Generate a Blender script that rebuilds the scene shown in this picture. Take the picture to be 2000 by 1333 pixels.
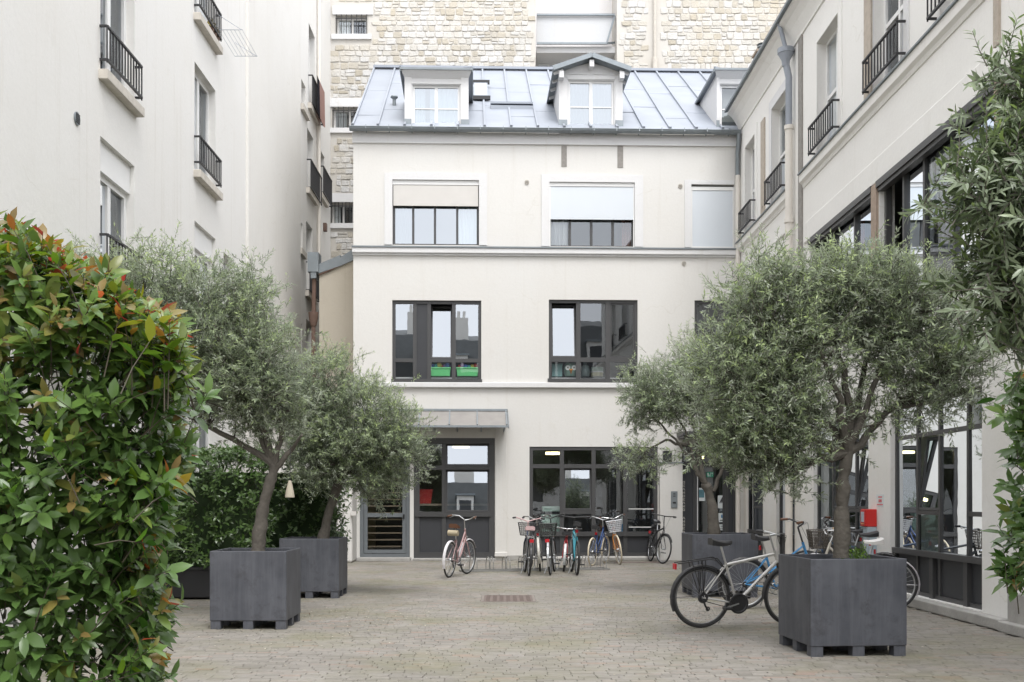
import bpy, bmesh, math, random
import numpy as np
from mathutils import Vector, Matrix, Quaternion

random.seed(7)
rng = np.random.default_rng(11)
for _o in list(bpy.data.objects):
    bpy.data.objects.remove(_o)
scene = bpy.context.scene
COL = scene.collection
R = math.radians
PI = math.pi

# ------------------------------------------------------------------ camera
F_PX, X0, Y0, CAM_H = 2100.0, 985.0, 975.0, 1.5
cam_d = bpy.data.cameras.new("camera")
cam = bpy.data.objects.new("camera", cam_d)
COL.objects.link(cam)
cam.location = (0, 0, CAM_H)
cam.rotation_euler = (R(90), 0, 0)
cam_d.sensor_width = 36.0
cam_d.lens = 36.0 * F_PX / 2000.0
cam_d.shift_x = (1000 - X0) / 2000.0
cam_d.shift_y = (Y0 - 666.5) / 2000.0
cam_d.clip_end = 800
scene.camera = cam

# ------------------------------------------------------------------ sky, sun, exposure
SUN_EL, SUN_AZ = R(60), R(166)      # azimuth measured clockwise from +Y (behind the camera, to the right)
world = bpy.data.worlds.new("World")
scene.world = world
world.use_nodes = True
wn, wl = world.node_tree.nodes, world.node_tree.links
wn.clear()
w_out = wn.new("ShaderNodeOutputWorld")
w_bg = wn.new("ShaderNodeBackground")
w_sky = wn.new("ShaderNodeTexSky")
w_sky.sky_type = 'NISHITA'
w_sky.sun_disc = False
w_sky.sun_elevation = SUN_EL
w_sky.sun_rotation = SUN_AZ
w_sky.air_density = 1.0
w_sky.dust_density = 4.0
w_sky.ozone_density = 1.0
w_tc = wn.new("ShaderNodeTexCoord")
w_noise = wn.new("ShaderNodeTexNoise")
w_noise.inputs["Scale"].default_value = 2.2
w_noise.inputs["Detail"].default_value = 6
w_ramp = wn.new("ShaderNodeValToRGB")
w_ramp.color_ramp.elements[0].position = 0.30
w_ramp.color_ramp.elements[0].color = (0.72, 0.72, 0.72, 1)
w_ramp.color_ramp.elements[1].position = 0.65
w_ramp.color_ramp.elements[1].color = (1, 1, 1, 1)
w_mix = wn.new("ShaderNodeMix")
w_mix.data_type = 'RGBA'
w_mix.inputs["B"].default_value = (12.0, 12.1, 12.5, 1)      # overcast cloud deck over the clear sky
w_bg.inputs["Strength"].default_value = 0.09
wl.new(w_tc.outputs["Generated"], w_noise.inputs["Vector"])
wl.new(w_noise.outputs["Fac"], w_ramp.inputs["Fac"])
wl.new(w_ramp.outputs["Color"], w_mix.inputs["Factor"])
wl.new(w_sky.outputs["Color"], w_mix.inputs["A"])
wl.new(w_mix.outputs["Result"], w_bg.inputs["Color"])
wl.new(w_bg.outputs["Background"], w_out.inputs["Surface"])

sun_d = bpy.data.lights.new("sun", 'SUN')
sun_d.energy = 1.1
sun_d.angle = R(25)
sun_d.color = (1.0, 0.985, 0.965)
sun = bpy.data.objects.new("sun", sun_d)
COL.objects.link(sun)
_sd = Vector((math.sin(SUN_AZ) * math.cos(SUN_EL), math.cos(SUN_AZ) * math.cos(SUN_EL), math.sin(SUN_EL)))
sun.rotation_euler = (-_sd).to_track_quat('-Z', 'Y').to_euler()
sun.location = (0, -5, 30)

vs = scene.view_settings
vs.view_transform = 'Standard'
vs.look = 'None'
vs.gamma = 1.0
vs.use_curve_mapping = False
vs.exposure = 1.25
try:
    scene.cycles.use_denoising = True
    scene.cycles.max_bounces = 8
    scene.cycles.diffuse_bounces = 5
    scene.cycles.glossy_bounces = 4
    scene.cycles.transparent_max_bounces = 12
    scene.cycles.caustics_reflective = False
    scene.cycles.caustics_refractive = False
except Exception:
    pass

# ------------------------------------------------------------------ small library
def px(x, y, Y):
    return Vector(((x - X0) / F_PX * Y, Y, CAM_H + (Y0 - y) / F_PX * Y))

def tag(o, label=None, cat=None, group=None, kind=None):
    if label: o["label"] = label
    if cat: o["category"] = cat
    if group: o["group"] = group
    if kind: o["kind"] = kind
    return o

def thing(name, label, cat, loc=(0, 0, 0), rotz=0.0, group=None, kind=None):
    o = bpy.data.objects.new(name, None)
    o.empty_display_size = 0.2
    COL.objects.link(o)
    o.location = loc
    o.rotation_euler = (0, 0, rotz)
    return tag(o, label, cat, group, kind)

def copy_tree(o, parent=None):
    c = o.copy()
    COL.objects.link(c)
    if parent is not None:
        c.parent = parent
    for ch in list(o.children):
        copy_tree(ch, c)
    return c

class MB:
    def __init__(self):
        self.v, self.f, self.m = [], [], []
    def add(self, vs_, fs_, m=0):
        b = len(self.v)
        self.v.extend([tuple(p) for p in vs_])
        for f in fs_:
            self.f.append(tuple(i + b for i in f))
            self.m.append(m)
        return self
    def box(self, x0, x1, y0, y1, z0, z1, m=0):
        if x0 > x1: x0, x1 = x1, x0
        if y0 > y1: y0, y1 = y1, y0
        if z0 > z1: z0, z1 = z1, z0
        vs_ = [(x0, y0, z0), (x1, y0, z0), (x1, y1, z0), (x0, y1, z0), (x0, y0, z1), (x1, y0, z1), (x1, y1, z1), (x0, y1, z1)]
        return self.add(vs_, [(0, 3, 2, 1), (4, 5, 6, 7), (0, 1, 5, 4), (1, 2, 6, 5), (2, 3, 7, 6), (3, 0, 4, 7)], m)
    def quad(self, a, b, c, d, m=0):
        return self.add([a, b, c, d], [(0, 1, 2, 3)], m)
    def prism(self, poly, vec, m=0):
        """poly: list of points (a planar outline), extruded by vec."""
        n = len(poly)
        vec = Vector(vec)
        a = [Vector(p) for p in poly]
        b = [p + vec for p in a]
        fs_ = [tuple(range(n - 1, -1, -1)), tuple(range(n, 2 * n))]
        for i in range(n):
            j = (i + 1) % n
            fs_.append((i, j, n + j, n + i))
        return self.add(a + b, fs_, m)
    def bar(self, p, q, w, h=None, m=0, up=(0, 0, 1)):
        """a rectangular bar from p to q."""
        h = h or w
        p, q = Vector(p), Vector(q)
        d = (q - p).normalized()
        up = Vector(up)
        s = d.cross(up)
        if s.length < 1e-4:
            s = d.cross(Vector((1, 0, 0)))
        s.normalize()
        t = s.cross(d).normalized()
        vs_ = []
        for c in (p, q):
            for a_, b_ in ((-1, -1), (1, -1), (1, 1), (-1, 1)):
                vs_.append(c + s * (a_ * w / 2) + t * (b_ * h / 2))
        return self.add(vs_, [(0, 3, 2, 1), (4, 5, 6, 7), (0, 1, 5, 4), (1, 2, 6, 5), (2, 3, 7, 6), (3, 0, 4, 7)], m)
    def tube(self, pts, r, n=8, m=0, cap=True):
        """a round tube along pts; r a number or one per point."""
        pts = [Vector(p) for p in pts]
        k = len(pts)
        rs = [r] * k if isinstance(r, (int, float)) else list(r)
        vs_, fs_ = [], []
        t0 = (pts[1] - pts[0]).normalized()
        ref = Vector((0, 0, 1)) if abs(t0.z) < 0.9 else Vector((1, 0, 0))
        s = t0.cross(ref).normalized()
        for i in range(k):
            if i == 0: t = pts[1] - pts[0]
            elif i == k - 1: t = pts[-1] - pts[-2]
            else: t = pts[i + 1] - pts[i - 1]
            t.normalize()
            s = (s - t * s.dot(t))
            if s.length < 1e-5:
                s = t.cross(Vector((0.3, 0.5, 0.8)))
            s.normalize()
            u = t.cross(s)
            for j in range(n):
                a = 2 * PI * j / n
                vs_.append(pts[i] + (s * math.cos(a) + u * math.sin(a)) * rs[i])
        for i in range(k - 1):
            for j in range(n):
                j2 = (j + 1) % n
                fs_.append((i * n + j, i * n + j2, (i + 1) * n + j2, (i + 1) * n + j))
        if cap:
            fs_.append(tuple(range(n - 1, -1, -1)))
            fs_.append(tuple((k - 1) * n + j for j in range(n)))
        return self.add(vs_, fs_, m)
    def ring(self, c, axis, R_, r, n=36, k=8, m=0, flat=1.0):
        """a torus; axis 'x','y','z'."""
        c = Vector(c)
        vs_, fs_ = [], []
        for i in range(n):
            a = 2 * PI * i / n
            for j in range(k):
                b = 2 * PI * j / k
                rr = R_ + r * math.cos(b)
                h = r * flat * math.sin(b)
                if axis == 'y': p = (rr * math.cos(a), h, rr * math.sin(a))
                elif axis == 'z': p = (rr * math.cos(a), rr * math.sin(a), h)
                else: p = (h, rr * math.cos(a), rr * math.sin(a))
                vs_.append(c + Vector(p))
        for i in range(n):
            i2 = (i + 1) % n
            for j in range(k):
                j2 = (j + 1) % k
                fs_.append((i * k + j, i2 * k + j, i2 * k + j2, i * k + j2))
        return self.add(vs_, fs_, m)
    def lathe(self, prof, c=(0, 0, 0), n=16, m=0):
        c = Vector(c)
        vs_, fs_ = [], []
        k = len(prof)
        for i in range(n):
            a = 2 * PI * i / n
            for r_, z_ in prof:
                vs_.append(c + Vector((r_ * math.cos(a), r_ * math.sin(a), z_)))
        for i in range(n):
            i2 = (i + 1) % n
            for j in range(k - 1):
                fs_.append((i * k + j, i2 * k + j, i2 * k + j + 1, i * k + j + 1))
        return self.add(vs_, fs_, m)
    def mesh(self, name, mats):
        me = bpy.data.meshes.new(name)
        me.from_pydata(self.v, [], self.f)
        for mt in (mats if isinstance(mats, (list, tuple)) else [mats]):
            me.materials.append(mt)
        me.polygons.foreach_set("material_index", self.m)
        me.update()
        return me
    def build(self, name, mats, parent=None, smooth=False, bevel=0.0, label=None):
        me = self.mesh(name, mats)
        bm = bmesh.new()
        bm.from_mesh(me)
        bmesh.ops.recalc_face_normals(bm, faces=bm.faces)
        bm.to_mesh(me)
        bm.free()
        if smooth:
            me.polygons.foreach_set("use_smooth", [True] * len(me.polygons))
            try: me.set_sharp_from_angle(angle=R(40))
            except Exception: pass
        o = bpy.data.objects.new(name, me)
        COL.objects.link(o)
        if parent is not None:
            o.parent = parent
        if bevel:
            b = o.modifiers.new("bevel", 'BEVEL')
            b.width = bevel
            b.segments = 2
            b.limit_method = 'ANGLE'
            b.angle_limit = R(50)
        if label:
            o["label"] = label
        return o

# ------------------------------------------------------------------ materials
def nt(name):
    m = bpy.data.materials.new(name)
    m.use_nodes = True
    n = m.node_tree.nodes
    return m, n, m.node_tree.links, n["Principled BSDF"]

def c4(c):
    return (c[0], c[1], c[2], 1.0)

def mixc(n, l, fac, a, b, mode='MIX'):
    x = n.new("ShaderNodeMix")
    x.data_type = 'RGBA'
    x.blend_type = mode
    for key, val in (("Factor", fac), ("A", a), ("B", b)):
        if hasattr(val, "is_linked"):
            l.new(val, x.inputs[key])
        elif key == "Factor":
            x.inputs[key].default_value = val
        else:
            x.inputs[key].default_value = c4(val)
    return x.outputs["Result"]

def noise(n, l, vec, scale, detail=4, rough=0.55):
    t = n.new("ShaderNodeTexNoise")
    t.inputs["Scale"].default_value = scale
    t.inputs["Detail"].default_value = detail
    t.inputs["Roughness"].default_value = rough
    if vec is not None:
        l.new(vec, t.inputs["Vector"])
    return t.outputs["Fac"]

def ramp(n, l, fac, p0, p1, c0=(0, 0, 0), c1=(1, 1, 1)):
    r_ = n.new("ShaderNodeValToRGB")
    r_.color_ramp.elements[0].position = p0
    r_.color_ramp.elements[1].position = p1
    r_.color_ramp.elements[0].color = c4(c0)
    r_.color_ramp.elements[1].color = c4(c1)
    l.new(fac, r_.inputs["Fac"])
    return r_.outputs["Color"]

def mapping(n, l, vec, scale):
    mp = n.new("ShaderNodeMapping")
    mp.inputs["Scale"].default_value = scale
    l.new(vec, mp.inputs["Vector"])
    return mp.outputs["Vector"]

def simple(name, col, rough=0.5, metal=0.0, spec=0.5, var=0.12, scale=6.0, bump=0.0, bscale=60.0):
    m, n, l, p = nt(name)
    tc = n.new("ShaderNodeTexCoord").outputs["Object"]
    dark = tuple(c * (1 - var) for c in col)
    lite = tuple(min(1, c * (1 + var)) for c in col)
    c = mixc(n, l, noise(n, l, tc, scale), dark, lite)
    l.new(c, p.inputs["Base Color"])
    p.inputs["Roughness"].default_value = rough
    p.inputs["Metallic"].default_value = metal
    p.inputs["Specular IOR Level"].default_value = spec
    if bump:
        b = n.new("ShaderNodeBump")
        b.inputs["Strength"].default_value = bump
        b.inputs["Distance"].default_value = 0.01
        l.new(noise(n, l, tc, bscale, 3), b.inputs["Height"])
        l.new(b.outputs["Normal"], p.inputs["Normal"])
    return m

def plaster(name, col, dirt=(0.5, 0.46, 0.39), amount=0.35, streak=0.25, warm=(0.80, 0.74, 0.64)):
    """render with broad tone changes, fine grain, water streaks and hairline blotches"""
    m, n, l, p = nt(name)
    tc = n.new("ShaderNodeTexCoord").outputs["Object"]
    big = ramp(n, l, noise(n, l, tc, 0.45, 5, 0.6), 0.35, 0.75)
    c = mixc(n, l, big, col, warm)
    mx = n.new("ShaderNodeMix"); mx.data_type = 'RGBA'
    st = noise(n, l, mapping(n, l, tc, (5.0, 5.0, 0.22)), 1.0, 5, 0.65)
    stm = ramp(n, l, st, 0.56, 0.85)
    blot = ramp(n, l, noise(n, l, tc, 1.7, 8, 0.7), 0.58, 0.80)
    mul = n.new("ShaderNodeMath"); mul.operation = 'MULTIPLY'
    l.new(stm, mul.inputs[0]); mul.inputs[1].default_value = streak
    mul2 = n.new("ShaderNodeMath"); mul2.operation = 'MULTIPLY'
    l.new(blot, mul2.inputs[0]); mul2.inputs[1].default_value = amount
    c = mixc(n, l, mul.outputs[0], c, dirt)
    c = mixc(n, l, mul2.outputs[0], c, dirt)
    # hairline cracks: warped cell edges, shown only in patches
    vo = n.new("ShaderNodeTexVoronoi"); vo.feature = 'DISTANCE_TO_EDGE'; vo.inputs["Scale"].default_value = 0.55
    wv = n.new("ShaderNodeTexNoise"); wv.inputs["Scale"].default_value = 1.4; wv.inputs["Detail"].default_value = 8
    l.new(tc, wv.inputs["Vector"])
    va = n.new("ShaderNodeMix"); va.data_type = 'RGBA'; va.blend_type = 'ADD'; va.inputs["Factor"].default_value = 0.9
    l.new(tc, va.inputs["A"]); l.new(wv.outputs["Color"], va.inputs["B"]); va.clamp_result = False
    l.new(va.outputs["Result"], vo.inputs["Vector"])
    ck = ramp(n, l, vo.outputs["Distance"], 0.0, 0.007, (1, 1, 1), (0, 0, 0))
    pm_ = ramp(n, l, noise(n, l, tc, 0.6, 3), 0.52, 0.62)
    mk = n.new("ShaderNodeMath"); mk.operation = 'MULTIPLY'; l.new(ck, mk.inputs[0]); l.new(pm_, mk.inputs[1])
    mk2 = n.new("ShaderNodeMath"); mk2.operation = 'MULTIPLY'; l.new(mk.outputs[0], mk2.inputs[0]); mk2.inputs[1].default_value = 0.28
    c = mixc(n, l, mk2.outputs[0], c, dirt)
    fine = noise(n, l, tc, 22, 4)
    f2 = ramp(n, l, fine, 0.3, 0.7, (0.965, 0.965, 0.965), (1, 1, 1))
    xx = n.new("ShaderNodeMix"); xx.data_type = 'RGBA'; xx.blend_type = 'MULTIPLY'
    xx.inputs["Factor"].default_value = 1.0
    l.new(c, xx.inputs["A"]); l.new(f2, xx.inputs["B"])
    l.new(xx.outputs["Result"], p.inputs["Base Color"])
    p.inputs["Roughness"].default_value = 0.9
    p.inputs["Specular IOR Level"].default_value = 0.2
    b = n.new("ShaderNodeBump")
    b.inputs["Strength"].default_value = 0.35
    b.inputs["Distance"].default_value = 0.012
    l.new(noise(n, l, tc, 9, 8, 0.7), b.inputs["Height"])
    l.new(b.outputs["Normal"], p.inputs["Normal"])
    return m

def rnd_fac(n, l):
    """a random number per piece: the mesh attribute 'rnd' plus the object's own random"""
    at = n.new("ShaderNodeAttribute"); at.attribute_name = "rnd"
    oi = n.new("ShaderNodeObjectInfo")
    ad = n.new("ShaderNodeMath"); ad.operation = 'ADD'
    l.new(at.outputs["Fac"], ad.inputs[0]); l.new(oi.outputs["Random"], ad.inputs[1])
    fr = n.new("ShaderNodeMath"); fr.operation = 'FRACT'
    l.new(ad.outputs[0], fr.inputs[0])
    return fr.outputs[0]

def pieces_mat(name, stops, rough=0.85, nscale=14.0, namt=0.25, bump=0.5, bdist=0.01, tint=None):
    m, n, l, p = nt(name)
    geo = n.new("ShaderNodeNewGeometry").outputs["Position"]
    r_ = n.new("ShaderNodeValToRGB")
    cr = r_.color_ramp
    cr.interpolation = 'LINEAR'
    while len(cr.elements) < len(stops):
        cr.elements.new(0.5)
    for e, (pos, col) in zip(cr.elements, stops):
        e.position = pos
        e.color = c4(col)
    l.new(rnd_fac(n, l), r_.inputs["Fac"])
    nz = noise(n, l, geo, nscale, 6, 0.65)
    f2 = ramp(n, l, nz, 0.25, 0.75, (1 - namt,) * 3, (1, 1, 1))
    xx = n.new("ShaderNodeMix"); xx.data_type = 'RGBA'; xx.blend_type = 'MULTIPLY'
    xx.inputs["Factor"].default_value = 1.0
    l.new(r_.outputs["Color"], xx.inputs["A"]); l.new(f2, xx.inputs["B"])
    c = xx.outputs["Result"]
    if tint:
        for col, sc_, p0, p1, amt in tint:
            mm = n.new("ShaderNodeMath"); mm.operation = 'MULTIPLY'
            l.new(ramp(n, l, noise(n, l, geo, sc_, 5, 0.6), p0, p1), mm.inputs[0])
            mm.inputs[1].default_value = amt
            c = mixc(n, l, mm.outputs[0], c, col)
    l.new(c, p.inputs["Base Color"])
    p.inputs["Roughness"].default_value = rough
    p.inputs["Specular IOR Level"].default_value = 0.3
    b = n.new("ShaderNodeBump")
    b.inputs["Strength"].default_value = bump
    b.inputs["Distance"].default_value = bdist
    l.new(noise(n, l, geo, nscale * 2.5, 5, 0.7), b.inputs["Height"])
    l.new(b.outputs["Normal"], p.inputs["Normal"])
    return m

def glass(name, refl=0.18, tint=(0.91, 0.94, 0.94), wav=0.0, ior=1.5):
    """coated window glass: see-through with a mirror reflection that grows towards grazing"""
    m = bpy.data.materials.new(name)
    m.use_nodes = True
    n, l = m.node_tree.nodes, m.node_tree.links
    n.clear()
    out = n.new("ShaderNodeOutputMaterial")
    tr = n.new("ShaderNodeBsdfTransparent"); tr.inputs["Color"].default_value = c4(tint)
    gl = n.new("ShaderNodeBsdfGlossy"); gl.inputs["Roughness"].default_value = 0.0
    gl.inputs["Color"].default_value = (0.9, 0.95, 1.0, 1)
    fr = n.new("ShaderNodeFresnel"); fr.inputs["IOR"].default_value = ior
    ma = n.new("ShaderNodeMath"); ma.operation = 'MULTIPLY_ADD'
    ma.inputs[1].default_value = 1 - refl; ma.inputs[2].default_value = refl
    mx = n.new("ShaderNodeMixShader")
    l.new(fr.outputs["Fac"], ma.inputs[0])
    l.new(ma.outputs[0], mx.inputs["Fac"])
    l.new(tr.outputs[0], mx.inputs[1]); l.new(gl.outputs[0], mx.inputs[2])
    l.new(mx.outputs[0], out.inputs["Surface"])
    if wav:
        tc = n.new("ShaderNodeTexCoord").outputs["Object"]
        b = n.new("ShaderNodeBump"); b.inputs["Strength"].default_value = wav; b.inputs["Distance"].default_value = 0.02
        l.new(noise(n, l, tc, 1.6, 2), b.inputs["Height"])
        l.new(b.outputs["Normal"], gl.inputs["Normal"])
    return m

def cloth(name, col, trans=0.5):
    m = bpy.data.materials.new(name)
    m.use_nodes = True
    n, l = m.node_tree.nodes, m.node_tree.links
    n.clear()
    out = n.new("ShaderNodeOutputMaterial")
    tc = n.new("ShaderNodeTexCoord").outputs["Object"]
    c = mixc(n, l, noise(n, l, tc, 30, 3), tuple(x * 0.92 for x in col), col)
    d = n.new("ShaderNodeBsdfDiffuse"); t = n.new("ShaderNodeBsdfTranslucent")
    l.new(c, d.inputs["Color"]); l.new(c, t.inputs["Color"])
    mx = n.new("ShaderNodeMixShader"); mx.inputs["Fac"].default_value = trans
    l.new(d.outputs[0], mx.inputs[1]); l.new(t.outputs[0], mx.inputs[2])
    l.new(mx.outputs[0], out.inputs["Surface"])
    return m

def leaf_mat(name, stops, under, rough=0.42, trans=0.25, spec=0.5):
    """leaf colour from the per-leaf 'age' attribute (0 old .. 1 new shoot) with per-leaf variation; pale underside"""
    m, n, l, p = nt(name)
    at = n.new("ShaderNodeAttribute"); at.attribute_name = "age"
    r_ = n.new("ShaderNodeValToRGB")
    cr = r_.color_ramp
    while len(cr.elements) < len(stops):
        cr.elements.new(0.5)
    for e, (pos, col) in zip(cr.elements, stops):
        e.position = pos; e.color = c4(col)
    l.new(at.outputs["Fac"], r_.inputs["Fac"])
    f = rnd_fac(n, l)
    br = ramp(n, l, f, 0.0, 1.0, (0.62, 0.62, 0.66), (1.3, 1.28, 1.15))
    xx = n.new("ShaderNodeMix"); xx.data_type = 'RGBA'; xx.blend_type = 'MULTIPLY'
    xx.inputs["Factor"].default_value = 1.0
    l.new(r_.outputs["Color"], xx.inputs["A"]); l.new(br, xx.inputs["B"])
    geo = n.new("ShaderNodeNewGeometry")
    if under is not None:
        yy = n.new("ShaderNodeMix"); yy.data_type = 'RGBA'
        mm = n.new("ShaderNodeMath"); mm.operation = 'MULTIPLY'; mm.inputs[1].default_value = 0.75
        l.new(geo.outputs["Backfacing"], mm.inputs[0])
        l.new(mm.outputs[0], yy.inputs["Factor"]); l.new(xx.outputs["Result"], yy.inputs["A"])
        yy.inputs["B"].default_value = c4(under)
        col = yy.outputs["Result"]
    else:
        col = xx.outputs["Result"]
    l.new(col, p.inputs["Base Color"])
    p.inputs["Roughness"].default_value = rough
    p.inputs["Specular IOR Level"].default_value = spec
    t = n.new("ShaderNodeBsdfTranslucent")
    l.new(col, t.inputs["Color"])
    mx = n.new("ShaderNodeMixShader"); mx.inputs["Fac"].default_value = trans
    out = n["Material Output"]
    l.new(p.outputs[0], mx.inputs[1]); l.new(t.outputs[0], mx.inputs[2])
    l.new(mx.outputs[0], out.inputs["Surface"])
    return m

def emit(name, col, s):
    m, n, l, p = nt(name)
    p.inputs["Base Color"].default_value = c4(col)
    p.inputs["Emission Color"].default_value = c4(col)
    p.inputs["Emission Strength"].default_value = s
    return m

M = {}
M['facade'] = plaster('facade_plaster', (0.685, 0.675, 0.65), amount=0.28, streak=0.36, warm=(0.67, 0.653, 0.618))
M['trim'] = plaster('trim_plaster', (0.695, 0.695, 0.70), amount=0.18, streak=0.2, warm=(0.68, 0.675, 0.665))
M['left'] = plaster('left_plaster', (0.74, 0.73, 0.705), amount=0.24, streak=0.5, warm=(0.72, 0.705, 0.67))
M['left_beige'] = plaster('left_beige_plaster', (0.72, 0.705, 0.67), amount=0.25, streak=0.28, warm=(0.68, 0.66, 0.62))
M['right'] = plaster('right_plaster', (0.82, 0.808, 0.775), amount=0.2, streak=0.22, warm=(0.79, 0.775, 0.745))
M['right_low'] = plaster('lower_plaster', (0.82, 0.812, 0.795), amount=0.2, streak=0.2, warm=(0.74, 0.72, 0.67))
M['annex'] = plaster('annex_plaster', (0.50, 0.46, 0.39), dirt=(0.28, 0.24, 0.18), amount=0.4, streak=0.7, warm=(0.46, 0.41, 0.33))
M['mortar'] = plaster('mortar', (0.56, 0.54, 0.505), dirt=(0.40, 0.365, 0.30), amount=0.45, streak=0.3, warm=(0.53, 0.495, 0.435))
M['well'] = plaster('light_well_plaster', (0.74, 0.73, 0.74), amount=0.15, streak=0.1, warm=(0.74, 0.72, 0.70))
M['wellgrey'] = plaster('light_well_panel', (0.55, 0.56, 0.57), amount=0.2, streak=0.25, warm=(0.56, 0.56, 0.56))
M['sillstone'] = simple('sill_stone', (0.52, 0.485, 0.43), 0.85, var=0.28, scale=7, bump=0.4)
M['canopy'] = simple('canopy_sheet', (0.30, 0.285, 0.27), 0.5, metal=0.2, var=0.22, scale=4)
M['kerb'] = simple('kerb_stone', (0.36, 0.35, 0.33), 0.9, var=0.3, scale=5, bump=0.6, bscale=30)
M['dark'] = simple('dark_frame_paint', (0.060, 0.060, 0.061), 0.42, var=0.1)
M['panel'] = simple('dark_panel_paint', (0.038, 0.040, 0.045), 0.5, var=0.18, scale=3)
M['steel'] = simple('grey_steel_paint', (0.14, 0.155, 0.165), 0.45, var=0.15)
M['black'] = simple('black_iron', (0.022, 0.022, 0.024), 0.5, var=0.2)
M['white'] = simple('white_paint', (0.78, 0.78, 0.77), 0.4, var=0.04)
M['blind'] = simple('white_blind', (0.62, 0.66, 0.70), 0.6, var=0.02, scale=2)
M['blind_beige'] = simple('beige_blind', (0.60, 0.58, 0.55), 0.8, var=0.06, scale=3)
M['zinc'] = simple('zinc', (0.295, 0.32, 0.362), 0.55, metal=0.15, var=0.16, scale=1.3, bump=0.15, bscale=5)
M['zinc_dark'] = simple('old_zinc', (0.22, 0.245, 0.26), 0.55, metal=0.4, var=0.2, scale=4)
M['lead'] = simple('lead', (0.26, 0.29, 0.31), 0.6, metal=0.3, var=0.2, scale=8)
M['timber'] = simple('old_timber', (0.30, 0.24, 0.19), 0.85, var=0.35, scale=14, bump=0.6, bscale=40)
M['timber_pale'] = simple('pale_old_timber', (0.44, 0.385, 0.32), 0.85, var=0.25, scale=12, bump=0.6, bscale=40)
M['timber_grey'] = simple('grey_timber', (0.27, 0.255, 0.235), 0.9, var=0.3, scale=14, bump=0.5)
M['rust'] = simple('rusty_iron', (0.135, 0.085, 0.065), 0.8, var=0.35, scale=10)
M['cream_pipe'] = simple('cream_paint', (0.72, 0.68, 0.62), 0.5, var=0.06)
M['planter'] = None
M['soil'] = simple('soil', (0.05, 0.04, 0.03), 0.95, var=0.4, scale=30, bump=1.0, bscale=60)
M['room'] = simple('dark_room', (0.10, 0.10, 0.10), 0.9, var=0.1, scale=1)
M['room_pale'] = simple('pale_room', (0.70, 0.71, 0.68), 0.9, var=0.06, scale=1)
M['glass_door'] = glass('door_glass', 0.02, wav=0.02, ior=1.3)
M['glass'] = glass('window_glass', 0.10, wav=0.02, ior=1.6)
M['glass_clear'] = glass('clear_window_glass', 0.11, (0.78, 0.90, 0.88), wav=0.02, ior=1.75)
M['glass_coat'] = glass('coated_window_glass', 0.32, (0.5, 0.58, 0.6), wav=0.015)
M['curtain'] = cloth('white_curtain', (0.87, 0.885, 0.89), 0.08)
M['lamp'] = emit('lit_lamp', (1.0, 0.82, 0.42), 2.2)

def planter_mat():
    m, n, l, p = nt('planter_zinc')
    tc = n.new("ShaderNodeTexCoord").outputs["Object"]
    oi = n.new("ShaderNodeObjectInfo")
    base = mixc(n, l, ramp(n, l, noise(n, l, tc, 2.2, 6, 0.6), 0.3, 0.75), (0.056, 0.060, 0.072), (0.105, 0.110, 0.127))
    stv = ramp(n, l, noise(n, l, mapping(n, l, tc, (9, 9, 0.6)), 1.0, 6, 0.7), 0.45, 0.8)
    mm = n.new("ShaderNodeMath"); mm.operation = 'MULTIPLY'; mm.inputs[1].default_value = 0.75
    l.new(stv, mm.inputs[0])
    c = mixc(n, l, mm.outputs[0], base, (0.14, 0.146, 0.166))
    bl = ramp(n, l, noise(n, l, tc, 3.2, 8, 0.75), 0.54, 0.68)
    m2 = n.new("ShaderNodeMath"); m2.operation = 'MULTIPLY'; m2.inputs[1].default_value = 0.8
    l.new(bl, m2.inputs[0])
    c = mixc(n, l, m2.outputs[0], c, (0.05, 0.05, 0.055))
    l.new(c, p.inputs["Base Color"])
    p.inputs["Roughness"].default_value = 0.55
    p.inputs["Metallic"].default_value = 0.15
    b = n.new("ShaderNodeBump"); b.inputs["Strength"].default_value = 0.15; b.inputs["Distance"].default_value = 0.01
    l.new(noise(n, l, tc, 6, 6), b.inputs["Height"]); l.new(b.outputs["Normal"], p.inputs["Normal"])
    return m
M['planter'] = planter_mat()

M['sett'] = pieces_mat('paving_setts', [(0.0, (0.225, 0.21, 0.187)), (0.25, (0.26, 0.243, 0.217)), (0.5, (0.28, 0.262, 0.235)),
                       (0.80, (0.30, 0.281, 0.253)), (0.93, (0.285, 0.25, 0.218)), (1.0, (0.315, 0.245, 0.207))], 0.7, 14, 0.22, 0.5, 0.005,
                       tint=[((0.175, 0.17, 0.095), 0.7, 0.45, 0.70, 0.65), ((0.13, 0.12, 0.105), 0.4, 0.45, 0.72, 0.5), ((0.34, 0.32, 0.29), 1.9, 0.60, 0.72, 0.35)])
M['joint'] = simple('paving_joint', (0.20, 0.187, 0.16), 0.95, var=0.35, scale=5)
M['stone'] = pieces_mat('limestone_rubble', [(0.0, (0.47, 0.43, 0.355)), (0.15, (0.53, 0.495, 0.43)), (0.35, (0.575, 0.555, 0.51)),
                        (0.6, (0.62, 0.61, 0.585)), (1.0, (0.66, 0.655, 0.645))], 0.9, 6, 0.22, 0.8, 0.03,
                        tint=[((0.54, 0.48, 0.375), 0.5, 0.46, 0.68, 0.55)])
M['bark'] = simple('olive_bark', (0.10, 0.09, 0.076), 0.9, var=0.45, scale=16, bump=1.0, bscale=35)
M['twig'] = simple('shoot_bark', (0.055, 0.045, 0.028), 0.7, var=0.3, scale=20)
M['olive'] = leaf_mat('olive_leaf', [(0.0, (0.155, 0.200, 0.130)), (0.5, (0.255, 0.320, 0.190)), (1.0, (0.39, 0.49, 0.22))], (0.50, 0.55, 0.45), 0.42, 0.36, 0.5)
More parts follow.
